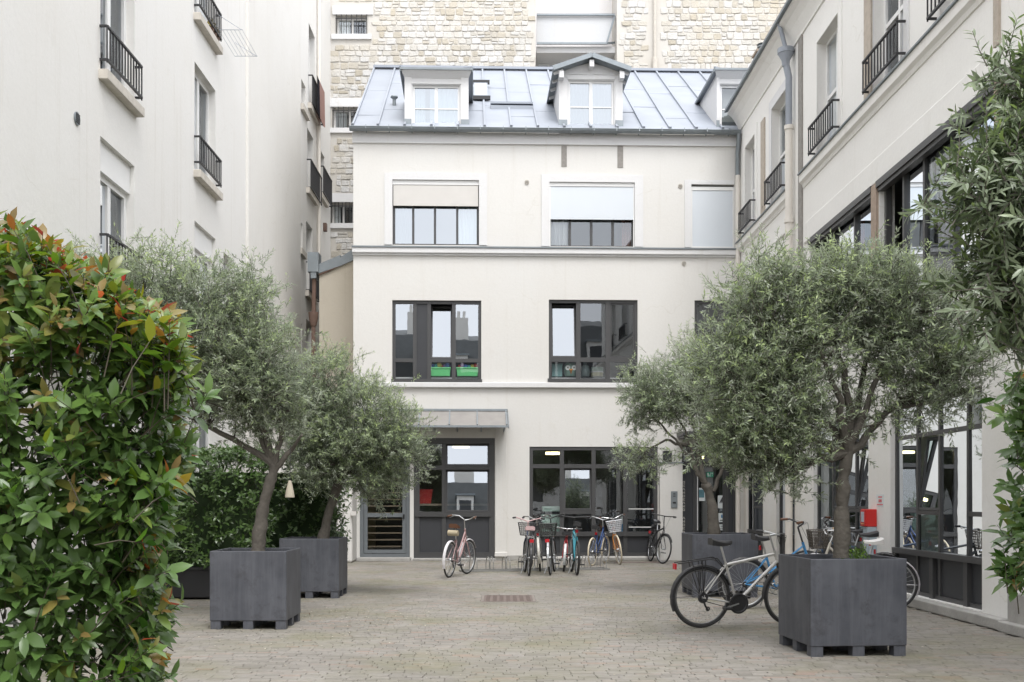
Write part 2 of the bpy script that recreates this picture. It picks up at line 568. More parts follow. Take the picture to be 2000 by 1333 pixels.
M['olive_near'] = leaf_mat('near_olive_leaf', [(0.0, (0.06, 0.088, 0.045)), (0.5, (0.115, 0.165, 0.072)), (1.0, (0.26, 0.36, 0.12))], (0.24, 0.29, 0.19), 0.36, 0.30, 0.6)
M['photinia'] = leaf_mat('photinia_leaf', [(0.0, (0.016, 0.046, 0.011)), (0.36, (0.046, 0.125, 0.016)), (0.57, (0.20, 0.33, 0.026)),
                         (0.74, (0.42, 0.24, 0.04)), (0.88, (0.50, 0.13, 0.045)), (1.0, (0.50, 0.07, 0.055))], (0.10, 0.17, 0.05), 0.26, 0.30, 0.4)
M['laurel'] = leaf_mat('laurel_leaf', [(0.0, (0.055, 0.13, 0.032)), (0.4, (0.13, 0.25, 0.045)), (1.0, (0.26, 0.38, 0.065))], (0.06, 0.10, 0.03), 0.32, 0.15, 0.6)

# ------------------------------------------------------------------ frames of the three facades
FA = math.atan(0.030)
FO = Vector((-3.665, 26.09, 0.0))
FUX = Vector((math.cos(FA), math.sin(FA), 0)); FUY = Vector((-math.sin(FA), math.cos(FA), 0))
def F(x, y, v=0.0):
    """photo point -> (u, z) on the rear facade plane set back by v"""
    d = Vector(((x - X0) / F_PX, 1, (Y0 - y) / F_PX))
    o = Vector((0, 0, CAM_H))
    pl = FO + FUY * v
    t = (pl - o).dot(FUY) / d.dot(FUY)
    p = o + d * t
    return (p - FO).dot(FUX), p.z
RX, RY = 5.78, 26.37
def Rr(x, y, v=0.0):
    """photo point -> (u, z) on the right facade; u runs from the rear corner towards the camera"""
    Y = (RX + v) * F_PX / (x - X0)
    return RY - Y, CAM_H + (Y0 - y) / F_PX * Y
LX = -5.55
def Ll(x, y, v=0.0):
    Y = (-LX + v) * F_PX / (X0 - x)
    return Y, CAM_H + (Y0 - y) / F_PX * Y

def wall_mb(mb, u0, u1, z0, z1, ops, depth, m=0, v=0.0, mr=None):
    us = sorted({u0, u1, *[min(max(a, u0), u1) for o in ops for a in o[:2]]})
    zs = sorted({z0, z1, *[min(max(a, z0), z1) for o in ops for a in o[2:4]]})
    for i in range(len(us) - 1):
        for j in range(len(zs) - 1):
            cu, cz = (us[i] + us[i + 1]) / 2, (zs[j] + zs[j + 1]) / 2
            if any(o[0] < cu < o[1] and o[2] < cz < o[3] for o in ops):
                continue
            mb.quad((us[i], v, zs[j]), (us[i + 1], v, zs[j]), (us[i + 1], v, zs[j + 1]), (us[i], v, zs[j + 1]), m)
    for a, b, c, d in [o[:4] for o in ops]:
        k = m if mr is None else mr
        mb.quad((a, v, c), (a, v + depth, c), (a, v + depth, d), (a, v, d), k)
        mb.quad((b, v, c), (b, v, d), (b, v + depth, d), (b, v + depth, c), k)
        mb.quad((a, v, d), (a, v + depth, d), (b, v + depth, d), (b, v, d), k)
        mb.quad((a, v, c), (b, v, c), (b, v + depth, c), (a, v + depth, c), k)
    return mb

def room(parent, u0, u1, v0, v1, z0, z1, mat):
    mb = MB()
    mb.quad((u0, v1, z0), (u1, v1, z0), (u1, v1, z1), (u0, v1, z1))
    mb.quad((u0, v0, z0), (u0, v1, z0), (u0, v1, z1), (u0, v0, z1))
    mb.quad((u1, v0, z0), (u1, v0, z1), (u1, v1, z1), (u1, v1, z0))
    mb.quad((u0, v0, z0), (u1, v0, z0), (u1, v1, z0), (u0, v1, z0))
    mb.quad((u0, v0, z1), (u0, v1, z1), (u1, v1, z1), (u1, v0, z1))
    return mb.build('room_interior', mat, parent)

def frame_rect(mb, u0, u1, z0, z1, v0, v1, w, m=0):
    mb.box(u0, u1, v0, v1, z0, z0 + w, m)
    mb.box(u0, u1, v0, v1, z1 - w, z1, m)
    mb.box(u0, u0 + w, v0, v1, z0 + w, z1 - w, m)
    mb.box(u1 - w, u1, v0, v1, z0 + w, z1 - w, m)

def pane_quad(u0, u1, z0, z1, v, tilt=0.0, turn=0.0):
    """a sheet of glass, tilted in at the top (hinged at the bottom) or turned in about its left edge"""
    mb = MB()
    h = z1 - z0
    dv, dz = math.sin(R(tilt)) * h, math.cos(R(tilt)) * h
    w = u1 - u0
    du, dw = math.cos(R(turn)) * w, math.sin(R(turn)) * w
    mb.quad((u0, v, z0), (u0 + du, v + dw, z0), (u0 + du, v + dv + dw, z0 + dz), (u0, v + dv, z0 + dz))
    return mb

def window(parent, u0, u1, z0, z1, v, cols, mat, gl, fw=0.06, mw=0.055, fd=0.08, tilt=None, solid=None, sash=None,
           noglass=None, name='window', glmap=None, jit=0.35):
    """cols: list of (ua, ub, [inner z's]); one mesh for the frame, a pane part per light, sashes that stand open"""
    tilt, solid, sash, noglass, glmap = tilt or {}, solid or [], sash or [], noglass or [], glmap or {}
    mb = MB()
    frame_rect(mb, u0, u1, z0, z1, v, v + fd, fw)
    for i, (a, b, zs) in enumerate(cols):
        if i:
            mb.box(a - mw / 2, a + mw / 2, v + 0.003, v + fd - 0.003, z0 + fw, z1 - fw)
        ia = u0 + fw if i == 0 else a + mw / 2
        ib = u1 - fw if i == len(cols) - 1 else b - mw / 2
        for z in zs:
            mb.box(ia, ib, v + 0.005, v + fd - 0.005, z - mw / 2, z + mw / 2)
    o = mb.build(name, mat, parent)
    for i, (a, b, zs) in enumerate(cols):
        ia = u0 + fw if i == 0 else a + mw / 2
        ib = u1 - fw if i == len(cols) - 1 else b - mw / 2
        zz = [z0 + fw] + [z for z in zs] + [z1 - fw]
        for j in range(len(zz) - 1):
            za = zz[j] + (mw / 2 if j else 0)
            zb = zz[j + 1] - (mw / 2 if j < len(zz) - 2 else 0)
            key = (i, j)
            if key in noglass:
                continue
            if key in solid:
                s = MB(); s.box(ia, ib, v + fd * 0.35, v + fd * 0.7, za, zb)
                s.build('solid_panel', M['panel'] if mat is M['dark'] else mat, o)
                continue
            t = tilt.get(key, 0.0)
            pv = v + fd * 0.5
            if key in sash or t:
                s = MB()
                sw = 0.035
                frame_rect(s, ia + 0.004, ib - 0.004, za + 0.004, zb - 0.004, -0.02, 0.02, sw)
                ct, st = math.cos(R(t)), math.sin(R(t))
                s.v = [(x_, pv + (y_ * ct + (z_ - za) * st), za + (z_ - za) * ct - y_ * st) for x_, y_, z_ in s.v]
                s.build('sash', mat, o)
                mbp = pane_quad(ia + sw, ib - sw, za + sw, zb - sw, pv, t)
            else:
                mbp = pane_quad(ia, ib, za, zb, pv, random.uniform(-jit, jit) , random.uniform(-jit, jit))
            mbp.build('pane', glmap.get(key, gl), o)
    return o

def wavy(parent, name, u0, u1, z0, z1, v, mat, waves=6, amp=0.025, taper=0.0):
    mb = MB()
    n = waves * 6
    pts = []
    for i in range(n + 1):
        t = i / n
        pts.append((u0 + (u1 - u0) * t, v + amp * math.sin(t * waves * 2 * PI) + 0.3 * amp * math.sin(t * 17)))
    for i in range(n):
        a, b = pts[i], pts[i + 1]
        k = taper
        def lo(p): return (u0 + (p[0] - u0) * (1 - k), p[1], z0)
        mb.quad(lo(a), lo(b), (b[0], b[1], z1), (a[0], a[1], z1))
    return mb.build(name, mat, parent, smooth=True)

def railing(parent, u0, u1, z0, z1, v, step=0.11, out=0.12, label=None):
    """a low iron guard: two rails and square bars, returned to the wall at both ends"""
    mb = MB()
    for z in (z0, z1):
        mb.bar((u0, v - out, z), (u1, v - out, z), 0.035, 0.03)
        mb.bar((u0, v - out, z), (u0, v + 0.06, z), 0.03, 0.03)
        mb.bar((u1, v - out, z), (u1, v + 0.06, z), 0.03, 0.03)
    n = max(2, int(round((u1 - u0) / step)))
    for i in range(n + 1):
        u = u0 + (u1 - u0) * i / n
        mb.box(u - 0.009, u + 0.009, v - out - 0.009, v - out + 0.009, z0 - 0.04 if i in (0, n) else z0, z1)
    return mb.build('railing', M['black'], parent, label=label)

# ================================================================== ground
ground = thing('courtyard_ground', None, None, kind='structure')
g = MB(); g.quad((-150, -150, -0.012), (150, -150, -0.012), (150, 150, -0.012), (-150, 150, -0.012))
g.build('paving_bed', M['joint'], ground)

def build_setts():
    rows = []
    lens = [0.12, 0.14, 0.16, 0.18, 0.20, 0.23]
    drain = (-0.345, 0.461, 15.66, 16.74)
    yy = 3.4
    k = 0
    while yy < 26.6:
        wrow = 0.079 + 0.012 * rng.random()
        xx = -5.6 + 0.2 * rng.random()
        if yy < 8.0:
            xmin, xmax = -2.6, 3.2
        else:
            xmin, xmax = -5.6, 5.5
        while xx < xmax:
            li = int(rng.integers(0, 6))
            ln = lens[li]
            x_a, x_b = xx, xx + ln
            if drain[2] < yy + wrow / 2 < drain[3]:
                if x_a < drain[0] < x_b: x_b = drain[0]
                elif x_a < drain[1] < x_b: x_a = drain[1]
                elif drain[0] <= x_a and x_b <= drain[1]: x_b = x_a
            if xx > xmin and x_b - x_a > 0.025:
                rows.append(((x_a + x_b) / 2, yy + wrow / 2 + 0.012 * math.sin(xx * 0.9 + yy * 0.3), x_b - x_a, wrow, li))
            xx += ln
        yy += wrow
        k += 1
    return rows
setts = build_setts()
def in_frame(x, y, z, pad=0):
    if y < 0.5: return False
    u = X0 + x / y * F_PX; w = Y0 - (z - CAM_H) / y * F_PX
    return -pad < u < 2000 + pad and -pad < w < 1333 + pad
setts.sort(key=lambda s: s[1])
single, rest = [], []
for s in setts:
    hid = (s[0] < -1.3 and s[1] < 10.2 and s[0] / s[1] < -0.29)
    if len(single) < 300 and in_frame(s[0], s[1], 0) and not hid:
        single.append(s)
    else:
        rest.append(s)
def sett_verts(l, w, h=0.0, tx=0.0, ty=0.0, drop=0.03):
    a, b = l / 2 - 0.0025, w / 2 - 0.0028
    e = 0.004
    top = [(-a + e, -b + e), (a - e, -b + e), (a - e, b - e), (-a + e, b - e)]
    low = [(-a, -b), (a, -b), (a, b), (-a, b)]
    vs_ = [(p[0], p[1], h + tx * p[0] + ty * p[1]) for p in top]
    vs_ += [(p[0], p[1], h - 0.004 + tx * p[0] + ty * p[1]) for p in low]
    vs_ += [(p[0], p[1], -drop) for p in low]
    fs_ = [(0, 1, 2, 3)]
    for i in range(4):
        j = (i + 1) % 4
        fs_ += [(4 + i, 4 + j, j, i), (8 + i, 8 + j, 4 + j, 4 + i)]
    return vs_, fs_
sett_mesh = []
for ln in [0.12, 0.14, 0.16, 0.18, 0.20, 0.23]:
    mb = MB(); mb.add(*sett_verts(ln, 0.092))
    sett_mesh.append(mb.mesh('paving_stone', M['sett']))
for x_, y_, ln, w_, li in single:
    o = bpy.data.objects.new('paving_stone', sett_mesh[li])
    COL.objects.link(o)
    o.parent = ground
    o.location = (x_, y_, random.uniform(-0.003, 0.004))
    o.rotation_euler = (random.uniform(-0.01, 0.01), random.uniform(-0.01, 0.01), random.uniform(-0.014, 0.014))
    o.scale = (1, w_ / 0.092, 1)
mb = MB(); rv = []
for x_, y_, ln, w_, li in rest:
    vs_, fs_ = sett_verts(ln, w_, random.uniform(-0.002, 0.003), random.uniform(-0.012, 0.012), random.uniform(-0.02, 0.02))
    a = random.uniform(-0.014, 0.014); ca, sa = math.cos(a), math.sin(a)
    mb.add([(x_ + p[0] * ca - p[1] * sa, y_ + p[0] * sa + p[1] * ca, p[2]) for p in vs_], fs_)
    rv.extend([random.random()] * len(vs_))
me = mb.mesh('paving_field', M['sett'])
at = me.attributes.new('rnd', 'FLOAT', 'POINT'); at.data.foreach_set('value', rv)
o = bpy.data.objects.new('paving_field', me); COL.objects.link(o); o.parent = ground; o["kind"] = 'stuff'

# ================================================================== rear house
house = thing('rear_house', 'cream three storey rear house with zinc roof, dormers and dark framed windows facing the camera', 'house', FO, FA)
UW = 9.40
ZT = 10.42
def rectF(x0, y0, x1, y1, v=0.0):
    a = F(x0, y0, v); b = F(x1, y1, v)
    c = F(x0, y1, v); d = F(x1, y0, v)
    return (a[0] + c[0]) / 2, (b[0] + d[0]) / 2, (c[1] + b[1]) / 2, (a[1] + d[1]) / 2
wUL = rectF(766.5, 352, 935.5, 479)
wUC = rectF(1073, 356.5, 1239.5, 482)
wUR = rectF(1350, 361, 1434, 484)
wML = rectF(766, 587, 940, 746.5)
wMC = rectF(1072, 586, 1245.5, 745.5)
wMR = rectF(1356.5, 587, 1432, 746)
dGL = rectF(702.5, 838, 800.5, 1100); dGL = (dGL[0], dGL[1], 0.08, dGL[3])
wGL = rectF(808, 856, 966.5, 1097); wGL = (wGL[0], wGL[1], 0.06, wGL[3])
wGC = rectF(1034, 873, 1284.5, 1083.5); wGC = (wGC[0], wGC[1], 0.10, wGC[3])
dGR = rectF(1332, 868, 1443, 1090); dGR = (dGR[0], UW - 0.03, 0.02, dGR[3])
mb = MB()
wall_mb(mb, 0, UW, 0, ZT, [wUL, wUC, wUR, wML, wMC, wMR, dGL, wGL, wGC, dGR], 0.20)
mb.quad((0, 0, 0), (0, 0, ZT), (0, 6, ZT), (0, 6, 0))          # left flank
mb.add([(0, 0, ZT), (0, 5.7, ZT), (0, 5.7, 14.0)], [(0, 1, 2)])
mb.build('wall', M['facade'], house)
room(house, 0.02, UW - 0.02, 0.195, 4.0, 0.02, 4.25, M['room'])
room(house, 0.02, UW - 0.02, 0.195, 4.0, 4.30, 7.5, M['room'])
room(house, 0.02, UW - 0.02, 0.195, 4.0, 7.55, 10.3, M['room_pale'])

# raised plaster surrounds of the top windows
for w, xa, ya, xb in ((wUL, 751, 338, 951.5), (wUC, 1057.5, 341, 1256), (wUR, 1337, 352, 1434)):
    a, zt = F(xa, ya); b, _ = F(xb, ya)
    b = min(b, UW - 0.12)
    mb = MB()
    mb.box(a, w[0], -0.025, 0.01, w[2], zt)
    if b - w[1] > 0.02: mb.box(w[1], b, -0.025, 0.01, w[2], zt)
    mb.box(w[0], w[1], -0.025, 0.01, w[3], zt)
    mb.build('window_surround', M['trim'], house)
# string courses and frieze
zA = F(690, 483)[1]; zB = F(690, 495)[1]
mb = MB(); mb.box(-0.02, UW, -0.10, 0.0, zB, zA - 0.02); mb.box(-0.02, UW, -0.05, 0.0, zB - 0.05, zB); mb.build('string_course', M['trim'], house, bevel=0.012)
mb = MB(); mb.box(-0.03, UW, -0.125, 0.01, zA - 0.02, zA + 0.012); mb.build('flashing', M['zinc_dark'], house)
zA = F(800, 747.5)[1]; zB = F(800, 757.5)[1]
mb = MB(); mb.box(0.0, UW, -0.09, 0.0, zB, zA); mb.build('string_course', M['trim'], house, bevel=0.015)
mb = MB(); mb.box(-0.02, UW, -0.035, 0.0, F(800, 279)[1], ZT - 0.01); mb.box(-0.02, UW, -0.05, 0.0, F(800, 281)[1], F(800, 279)[1]); mb.build('frieze', M['trim'], house)
# exposed timber ends under the eaves
for xa, xb, yb in ((1096.5, 1107, 326), (1206, 1217, 328)):
    a, zt = F(xa, 281); b, zb = F(xb, yb)
    mb = MB(); mb.box(a, b, -0.012, 0.02, zb, zt - 0.06); mb.build('timber_post', M['timber_grey'], house)
# round vents
for x_, y_ in ((1029, 356.5), (1328.5, 364), (1335.7, 515)):
    u, z = F(x_, y_)
    mb = MB()
    n = 16
    ring_ = [(u + 0.055 * math.cos(2 * PI * i / n), -0.02, z + 0.055 * math.sin(2 * PI * i / n)) for i in range(n)]
    mb.prism(ring_, (0, 0.03, 0))
    for k in (-0.024, 0, 0.024):
        mb.box(u - 0.04, u + 0.04, -0.026, -0.018, z + k - 0.005, z + k + 0.005, 1)
    mb.build('round_vent', [M['sillstone'], M['timber_grey']], house)

# --- top floor windows
def cols_at(xs, y, inner, v=0.1):
    us = [F(x, y, v)[0] for x in xs]
    return us, inner
a, b, c, d = wUL
us = [F(x, 440, 0.12)[0] for x in (807, 849.5, 893)]
cols = [(a, us[0], []), (us[0], us[1], []), (us[1], us[2], []), (us[2], b, [])]
zbl = F(850, 402)[1]
w = window(house, a, b, c, zbl + 0.5, 0.12, cols, M['dark'], M['glass'], fw=0.055, mw=0.055, glmap={(k, 0): M['glass_coat'] for k in range(4)})
mb = MB(); mb.box(a + 0.02, b - 0.02, 0.03, 0.065, zbl, d - 0.12); mb.build('blind', M['blind_beige'], w)
mb = MB(); mb.box(a + 0.003, b - 0.003, 0.02, 0.13, d - 0.11, d - 0.003); mb.build('blind_box', M['white'], w)
wavy(w, 'curtain', a + 0.06, a + 0.52, c + 0.05, zbl + 0.3, 0.205, M['curtain'], 4, 0.018, 0.12)
wavy(w, 'curtain', b - 0.06, b - 0.56, c + 0.05, zbl + 0.3, 0.205, M['curtain'], 5, 0.018, 0.15)

a, b, c, d = wUC
us = [F(x, 450, 0.12)[0] for x in (1113, 1155, 1197)]
cols = [(a, us[0], []), (us[0], us[1], []), (us[1], us[2], []), (us[2], b, [])]
zbl = F(1150, 428.5)[1]
w = window(house, a, b, c, d, 0.13, cols, M['dark'], M['glass'], fw=0.05, mw=0.06)
mb = MB(); mb.box(a + 0.03, b - 0.03, 0.03, 0.055, zbl, d - 0.10); mb.build('blind', M['blind'], w)
mb = MB(); mb.box(a + 0.003, b - 0.003, 0.015, 0.12, d - 0.095, d - 0.003); mb.box(a + 0.004, a + 0.03, 0.02, 0.07, c + 0.01, d - 0.1); mb.box(b - 0.03, b - 0.004, 0.02, 0.07, c + 0.01, d - 0.1); mb.build('blind_box', M['white'], w)
wavy(w, 'curtain', a + 0.05, a + 0.45, c + 0.05, zbl + 0.1, 0.25, M['curtain'], 4, 0.03)
wavy(w, 'curtain', b - 0.05, b - 0.28, c + 0.05, zbl + 0.1, 0.25, simple('russet_curtain', (0.17, 0.07, 0.05), 0.9), 3, 0.03)

a, b, c, d = wUR
w = window(house, a, b, c, d, 0.13, [(a, (a + b) / 2, []), ((a + b) / 2, b, [])], M['dark'], M['glass'], fw=0.05)
mb = MB(); mb.box(a + 0.035, b - 0.035, 0.03, 0.055, c + 0.03, d - 0.14); mb.build('blind', M['blind'], w)
mb = MB(); mb.box(a + 0.003, b - 0.003, 0.015, 0.10, d - 0.135, d - 0.05); mb.box(a + 0.004, a + 0.034, 0.02, 0.07, c + 0.004, d - 0.136); mb.box(b - 0.034, b - 0.004, 0.02, 0.07, c + 0.004, d - 0.136); mb.box(a + 0.034, b - 0.034, 0.02, 0.07, c + 0.004, c + 0.03); mb.build('blind_box', M['white'], w)

# --- first floor windows
a, b, c, d = wML
V1 = 0.06
zr = F(800, 704, V1)[1]
u1, u2, u3 = F(810, 660, V1)[0], F(838, 660, V1)[0], F(886.5, 660, V1)[0]
cols = [(a, u1, [zr]), (u1, u2, []), (u2, u3, [zr]), (u3, b, [zr])]
w = window(house, a, b, c, d, V1, cols, M['dark'], M['glass'], fw=0.075, mw=0.09, solid=[(1, 0)], tilt={(2, 1): 10}, glmap={(0, 0): M['glass'], (0, 1): M['glass_coat'], (2, 1): M['glass_coat'], (3, 1): M['glass_coat']})
mb = MB(); mb.box(a - 0.02, b + 0.02, -0.05, 0.10, c - 0.012, c + 0.065); mb.build('window_sill', M['dark'], w)
GW_L = w
a, b, c, d = wMC
zr2 = F(1150, 703, V1)[1]
u1, u2 = F(1129.5, 660, V1)[0], F(1187, 660, V1)[0]
cols = [(a, u1, [zr2]), (u1, u2, [zr2]), (u2, b, [zr2])]
w = window(house, a, b, c, d, V1, cols, M['dark'], M['glass'], fw=0.07, mw=0.11, tilt={(0, 1): 8}, sash=[(2, 1)], glmap={(0, 1): M['glass_coat']})
mb = MB(); mb.box(a - 0.03, b + 0.02, -0.05, 0.10, c - 0.012, c + 0.065); mb.build('window_sill', M['dark'], w)
a, b, c, d = wMR
window(house, a, b, c, d, V1, [(a, (a + b) / 2 + 0.1, []), ((a + b) / 2 + 0.1, b, [])], M['dark'], M['glass'], fw=0.07)

# --- ground floor: grey glazed door, shop window, wide window, entrance
a, b, c, d = dGL
mb = MB()
frame_rect(mb, a, b, c, d, 0.05, 0.12, 0.09)
door = mb.build('glazed_door', M['steel'], house)
la, lb = a + 0.10, b - 0.10
zm = F(750, 1006.5, 0.06)[1]
mb = MB(); frame_rect(mb, la, lb, c + 0.10, d - 0.10, 0.055, 0.10, 0.085); mb.box(la + 0.086, lb - 0.086, 0.06, 0.095, zm - 0.05, zm + 0.05); mb.box(la - 0.005, lb + 0.005, 0.04, 0.06, c + 0.10, c + 0.125)
mb.build('door_leaf', M['steel'], door)
pane_quad(la + 0.08, lb - 0.08, c + 0.18, zm - 0.05, 0.075).build('pane', M['glass_door'], door)
pane_quad(la + 0.08, lb - 0.08, zm + 0.05, d - 0.18, 0.075).build('pane', M['glass_door'], door)
for i in range(12):                                   # wooden stair treads behind the glass
    z = c + 0.24 + i * 0.165
    if z > d - 0.2: break
    mb = MB(); mb.box(la + 0.05, lb - 0.05, 0.20 + i * 0.02, 0.42 + i * 0.02, z, z + 0.03)
    mb.build('stair_tread', simple('tread_oak_%d' % i, (0.42, 0.33, 0.24), 0.7, var=0.2), door)
mb = MB(); mb.box(lb - 0.07, lb - 0.03, 0.02, 0.055, zm - 0.08, zm + 0.02); mb.box(lb - 0.06, lb - 0.04, -0.03, 0.02, zm - 0.01, zm + 0.01); mb.build('handle', M['black'], door)
mb = MB(); mb.box(a - 0.03, b + 0.03, -0.28, 0.05, 0.0, 0.085); mb.build('door_step', M['kerb'], house, bevel=0.012)

a, b, c, d = wGL
V2 = 0.02
zb_ = F(880, 1004, V2)[1]; zt_ = F(880, 914, V2)[1]
um = F(867, 950, V2)[0]
cols = [(a, um, [zb_, zt_]), (um, b, [zb_, zt_])]
w = window(house, a, b, c, d, V2, cols, M['dark'], M['glass'], fw=0.14, mw=0.10, fd=0.10, noglass=[(0, 0), (1, 0)], tilt={(1, 1): 6.2, (1, 2): 9.0}, glmap={(1, 1): M['glass_coat'], (1, 2): M['glass_coat']})
mb = MB(); mb.box(a + 0.14, b - 0.14, V2 + 0.04, V2 + 0.08, c + 0.14, zb_ - 0.05); mb.build('apron_panel', M['panel'], w)
mb = MB(); mb.box(a + 0.02, b - 0.1, V2 - 0.03, V2 + 0.0, zb_ - 0.07, zb_ + 0.05); mb.box(a, b, V2 - 0.02, V2 + 0.002, d - 0.13, d + 0.0); mb.build('sill_rail', M['dark'], w)
mb = MB(); mb.box(a - 0.02, b + 0.02, -0.10, 0.02, 0.0, 0.055); mb.build('threshold', M['kerb'], house, bevel=0.01)

a, b, c, d = wGC
zb_ = F(1150, 1043, V2)[1]; zt_ = F(1150, 911, V2)[1]; zs_ = F(1150, 1000.5, V2)[1]
us = [F(x, 960, V2)[0] for x in (1097.5, 1159.5, 1221.5)]
cols = [(a, us[0], [zb_, zt_]), (us[0], us[1], [zb_, zs_, zt_]), (us[1], us[2], [zb_, zt_]), (us[2], b, [zb_, zt_])]
w = window(house, a, b, c, d, V2, cols, M['dark'], M['glass'], fw=0.085, mw=0.10, fd=0.10, noglass=[(0, 0), (1, 0), (2, 0), (3, 0)], tilt={(1, 2): 6.0}, glmap={(1, 2): M['glass_coat']})
mb = MB(); mb.box(a + 0.09, b - 0.09, V2 + 0.04, V2 + 0.08, c + 0.08, zb_ - 0.05); mb.build('apron_panel', M['panel'], w)
mb = MB(); mb.box(a + 0.01, b - 0.01, V2 - 0.03, V2, zb_ - 0.06, zb_ + 0.05); mb.build('sill_rail', M['dark'], w)
for y_ in (994.5, 1030):
    z = F(1250, y_, V2)[1]
    mb = MB(); mb.bar((us[2] + 0.08, V2 - 0.005, z), (b - 0.10, V2 - 0.005, z), 0.02, 0.02); mb.build('guard_bar', M['white'], w)
mb = MB(); mb.box(a - 0.05, b + 0.02, -0.10, 0.02, 0.0, 0.07); mb.build('threshold', M['kerb'], house, bevel=0.01)
# pilaster between the two shop windows with its raised foot
ua, ub = F(966.8, 900)[0], F(989.5, 900)[0]
mb = MB(); mb.box(ua + 0.005, ub, -0.035, 0.0, 0.12, F(970, 835)[1]); mb.box(ua - 0.01, ub + 0.01, -0.07, 0.0, 0.10, 0.20); mb.build('pilaster', M['facade'], house, bevel=0.008)
mb = MB(); mb.box(ub + 0.015, wGC[0] - 0.06, -0.035, 0.0, 0.0, 0.13); mb.build('plinth', M['kerb'], house, bevel=0.01)

# entrance on the right
a, b, c, d = dGR
V3 = 0.10
zt_ = F(1390, 905, V3)[1]
ul, ur, u_leaf = F(1357, 960, V3)[0], F(1420, 960, V3)[0], F(1389, 960, V3)[0]
cols = [(a, ul, [zt_]), (ul, ur, [zt_]), (ur, b, [zt_])]
door2 = window(house, a, b, c, d, V3, cols, M['dark'], M['glass_clear'], fw=0.06, mw=0.07, solid=[(0, 0), (2, 0)], name='entrance_door', noglass=[(1, 0)])
mb = MB(); frame_rect(mb, ul + 0.036, ur - 0.036, c + 0.065, zt_ - 0.036, V3 + 0.01, V3 + 0.06, 0.07); mb.build('door_leaf', M['dark'], door2)
pane_quad(ul + 0.1, ur - 0.1, c + 0.13, zt_ - 0.1, V3 + 0.035).build('pane', M['glass_clear'], door2)
mb = MB(); mb.bar((ul + 0.06, V3 - 0.03, F(1357, 1036, V3)[1]), (ul + 0.06, V3 - 0.03, F(1357, 925, V3)[1]), 0.018, 0.018); mb.build('pull_handle', M['white'], door2)

def notice(name, x0, y0, x1, y1, v, base, marks, label=None):
    """a printed sheet behind the door glass; marks: (rel x0, rel y0, rel x1, rel y1, material) from its top left"""
    u0, zt = F(x0, y0, v); u1, zb = F(x1, y1, v)
    mb = MB(); mats = [base]
    mb.box(u0, u1, v, v + 0.004, zb, zt)
    for mk in marks:
        mt = mk[-1]
        if mt not in mats: mats.append(mt)
        k = mats.index(mt)
        if mk[0] == 'poly':
            mb.prism([(u0 + (u1 - u0) * p[0], v - 0.004, zt + (zb - zt) * p[1]) for p in mk[1]], (0, 0.003, 0), k)
        else:
            mb.box(u0 + (u1 - u0) * mk[0], u0 + (u1 - u0) * mk[2], v - 0.003, v, zt + (zb - zt) * mk[3], zt + (zb - zt) * mk[1], k)
    return mb.build(name, mats, door2, label=label)
ink = simple('ink', (0.05, 0.05, 0.055), 0.6)
blue_ink = simple('blue_ink', (0.08, 0.22, 0.40), 0.6)
green_ink = simple('green_ink', (0.02, 0.28, 0.16), 0.6)
teal = simple('poster_teal', (0.10, 0.22, 0.26), 0.6, var=0.5, scale=12)
paper = simple('paper', (0.66, 0.70, 0.70), 0.7)
vn = V3 + 0.026
notice('poster', 1360, 953.5, 1377, 979, vn, paper, [(0.14, 0.12, 0.9, 0.74, teal)], 'white framed poster with a dark blue picture')
notice('notice_sheet', 1402, 968, 1419.5, 993, vn, paper, [('poly', [(0.5, 0.12), (0.80, 0.52), (0.2, 0.52)], ink), (0.16, 0.55, 0.84, 0.6, ink)], 'white sheet with a black warning triangle')
notice('notice_sheet', 1402, 1002.5, 1419.5, 1036, vn, paper, [(0.36, 0.10, 0.66, 0.28, blue_ink), (0.43, 0.13, 0.48, 0.25, paper), (0.48, 0.13, 0.58, 0.155, paper), (0.48, 0.185, 0.58, 0.21, paper), (0.56, 0.15, 0.60, 0.195, paper),
       (0.2, 0.40, 0.82, 0.45, ink), (0.15, 0.52, 0.86, 0.66, ink), (0.3, 0.74, 0.7, 0.77, ink), (0.3, 0.80, 0.6, 0.83, ink), (0.25, 0.90, 0.82, 0.94, ink)], 'white sheet with a blue parking sign and a black band')
notice('exit_sign', 1380, 922.5, 1393.5, 932.5, vn - 0.03, green_ink, [(0.08, 0.3, 0.36, 0.45, paper), (0.16, 0.15, 0.26, 0.85, paper), (0.30, 0.5, 0.42, 0.85, paper), (0.56, 0.12, 0.62, 0.88, paper), (0.72, 0.15, 0.92, 0.3, paper), (0.80, 0.3, 0.84, 0.85, paper)], 'small green exit sign')
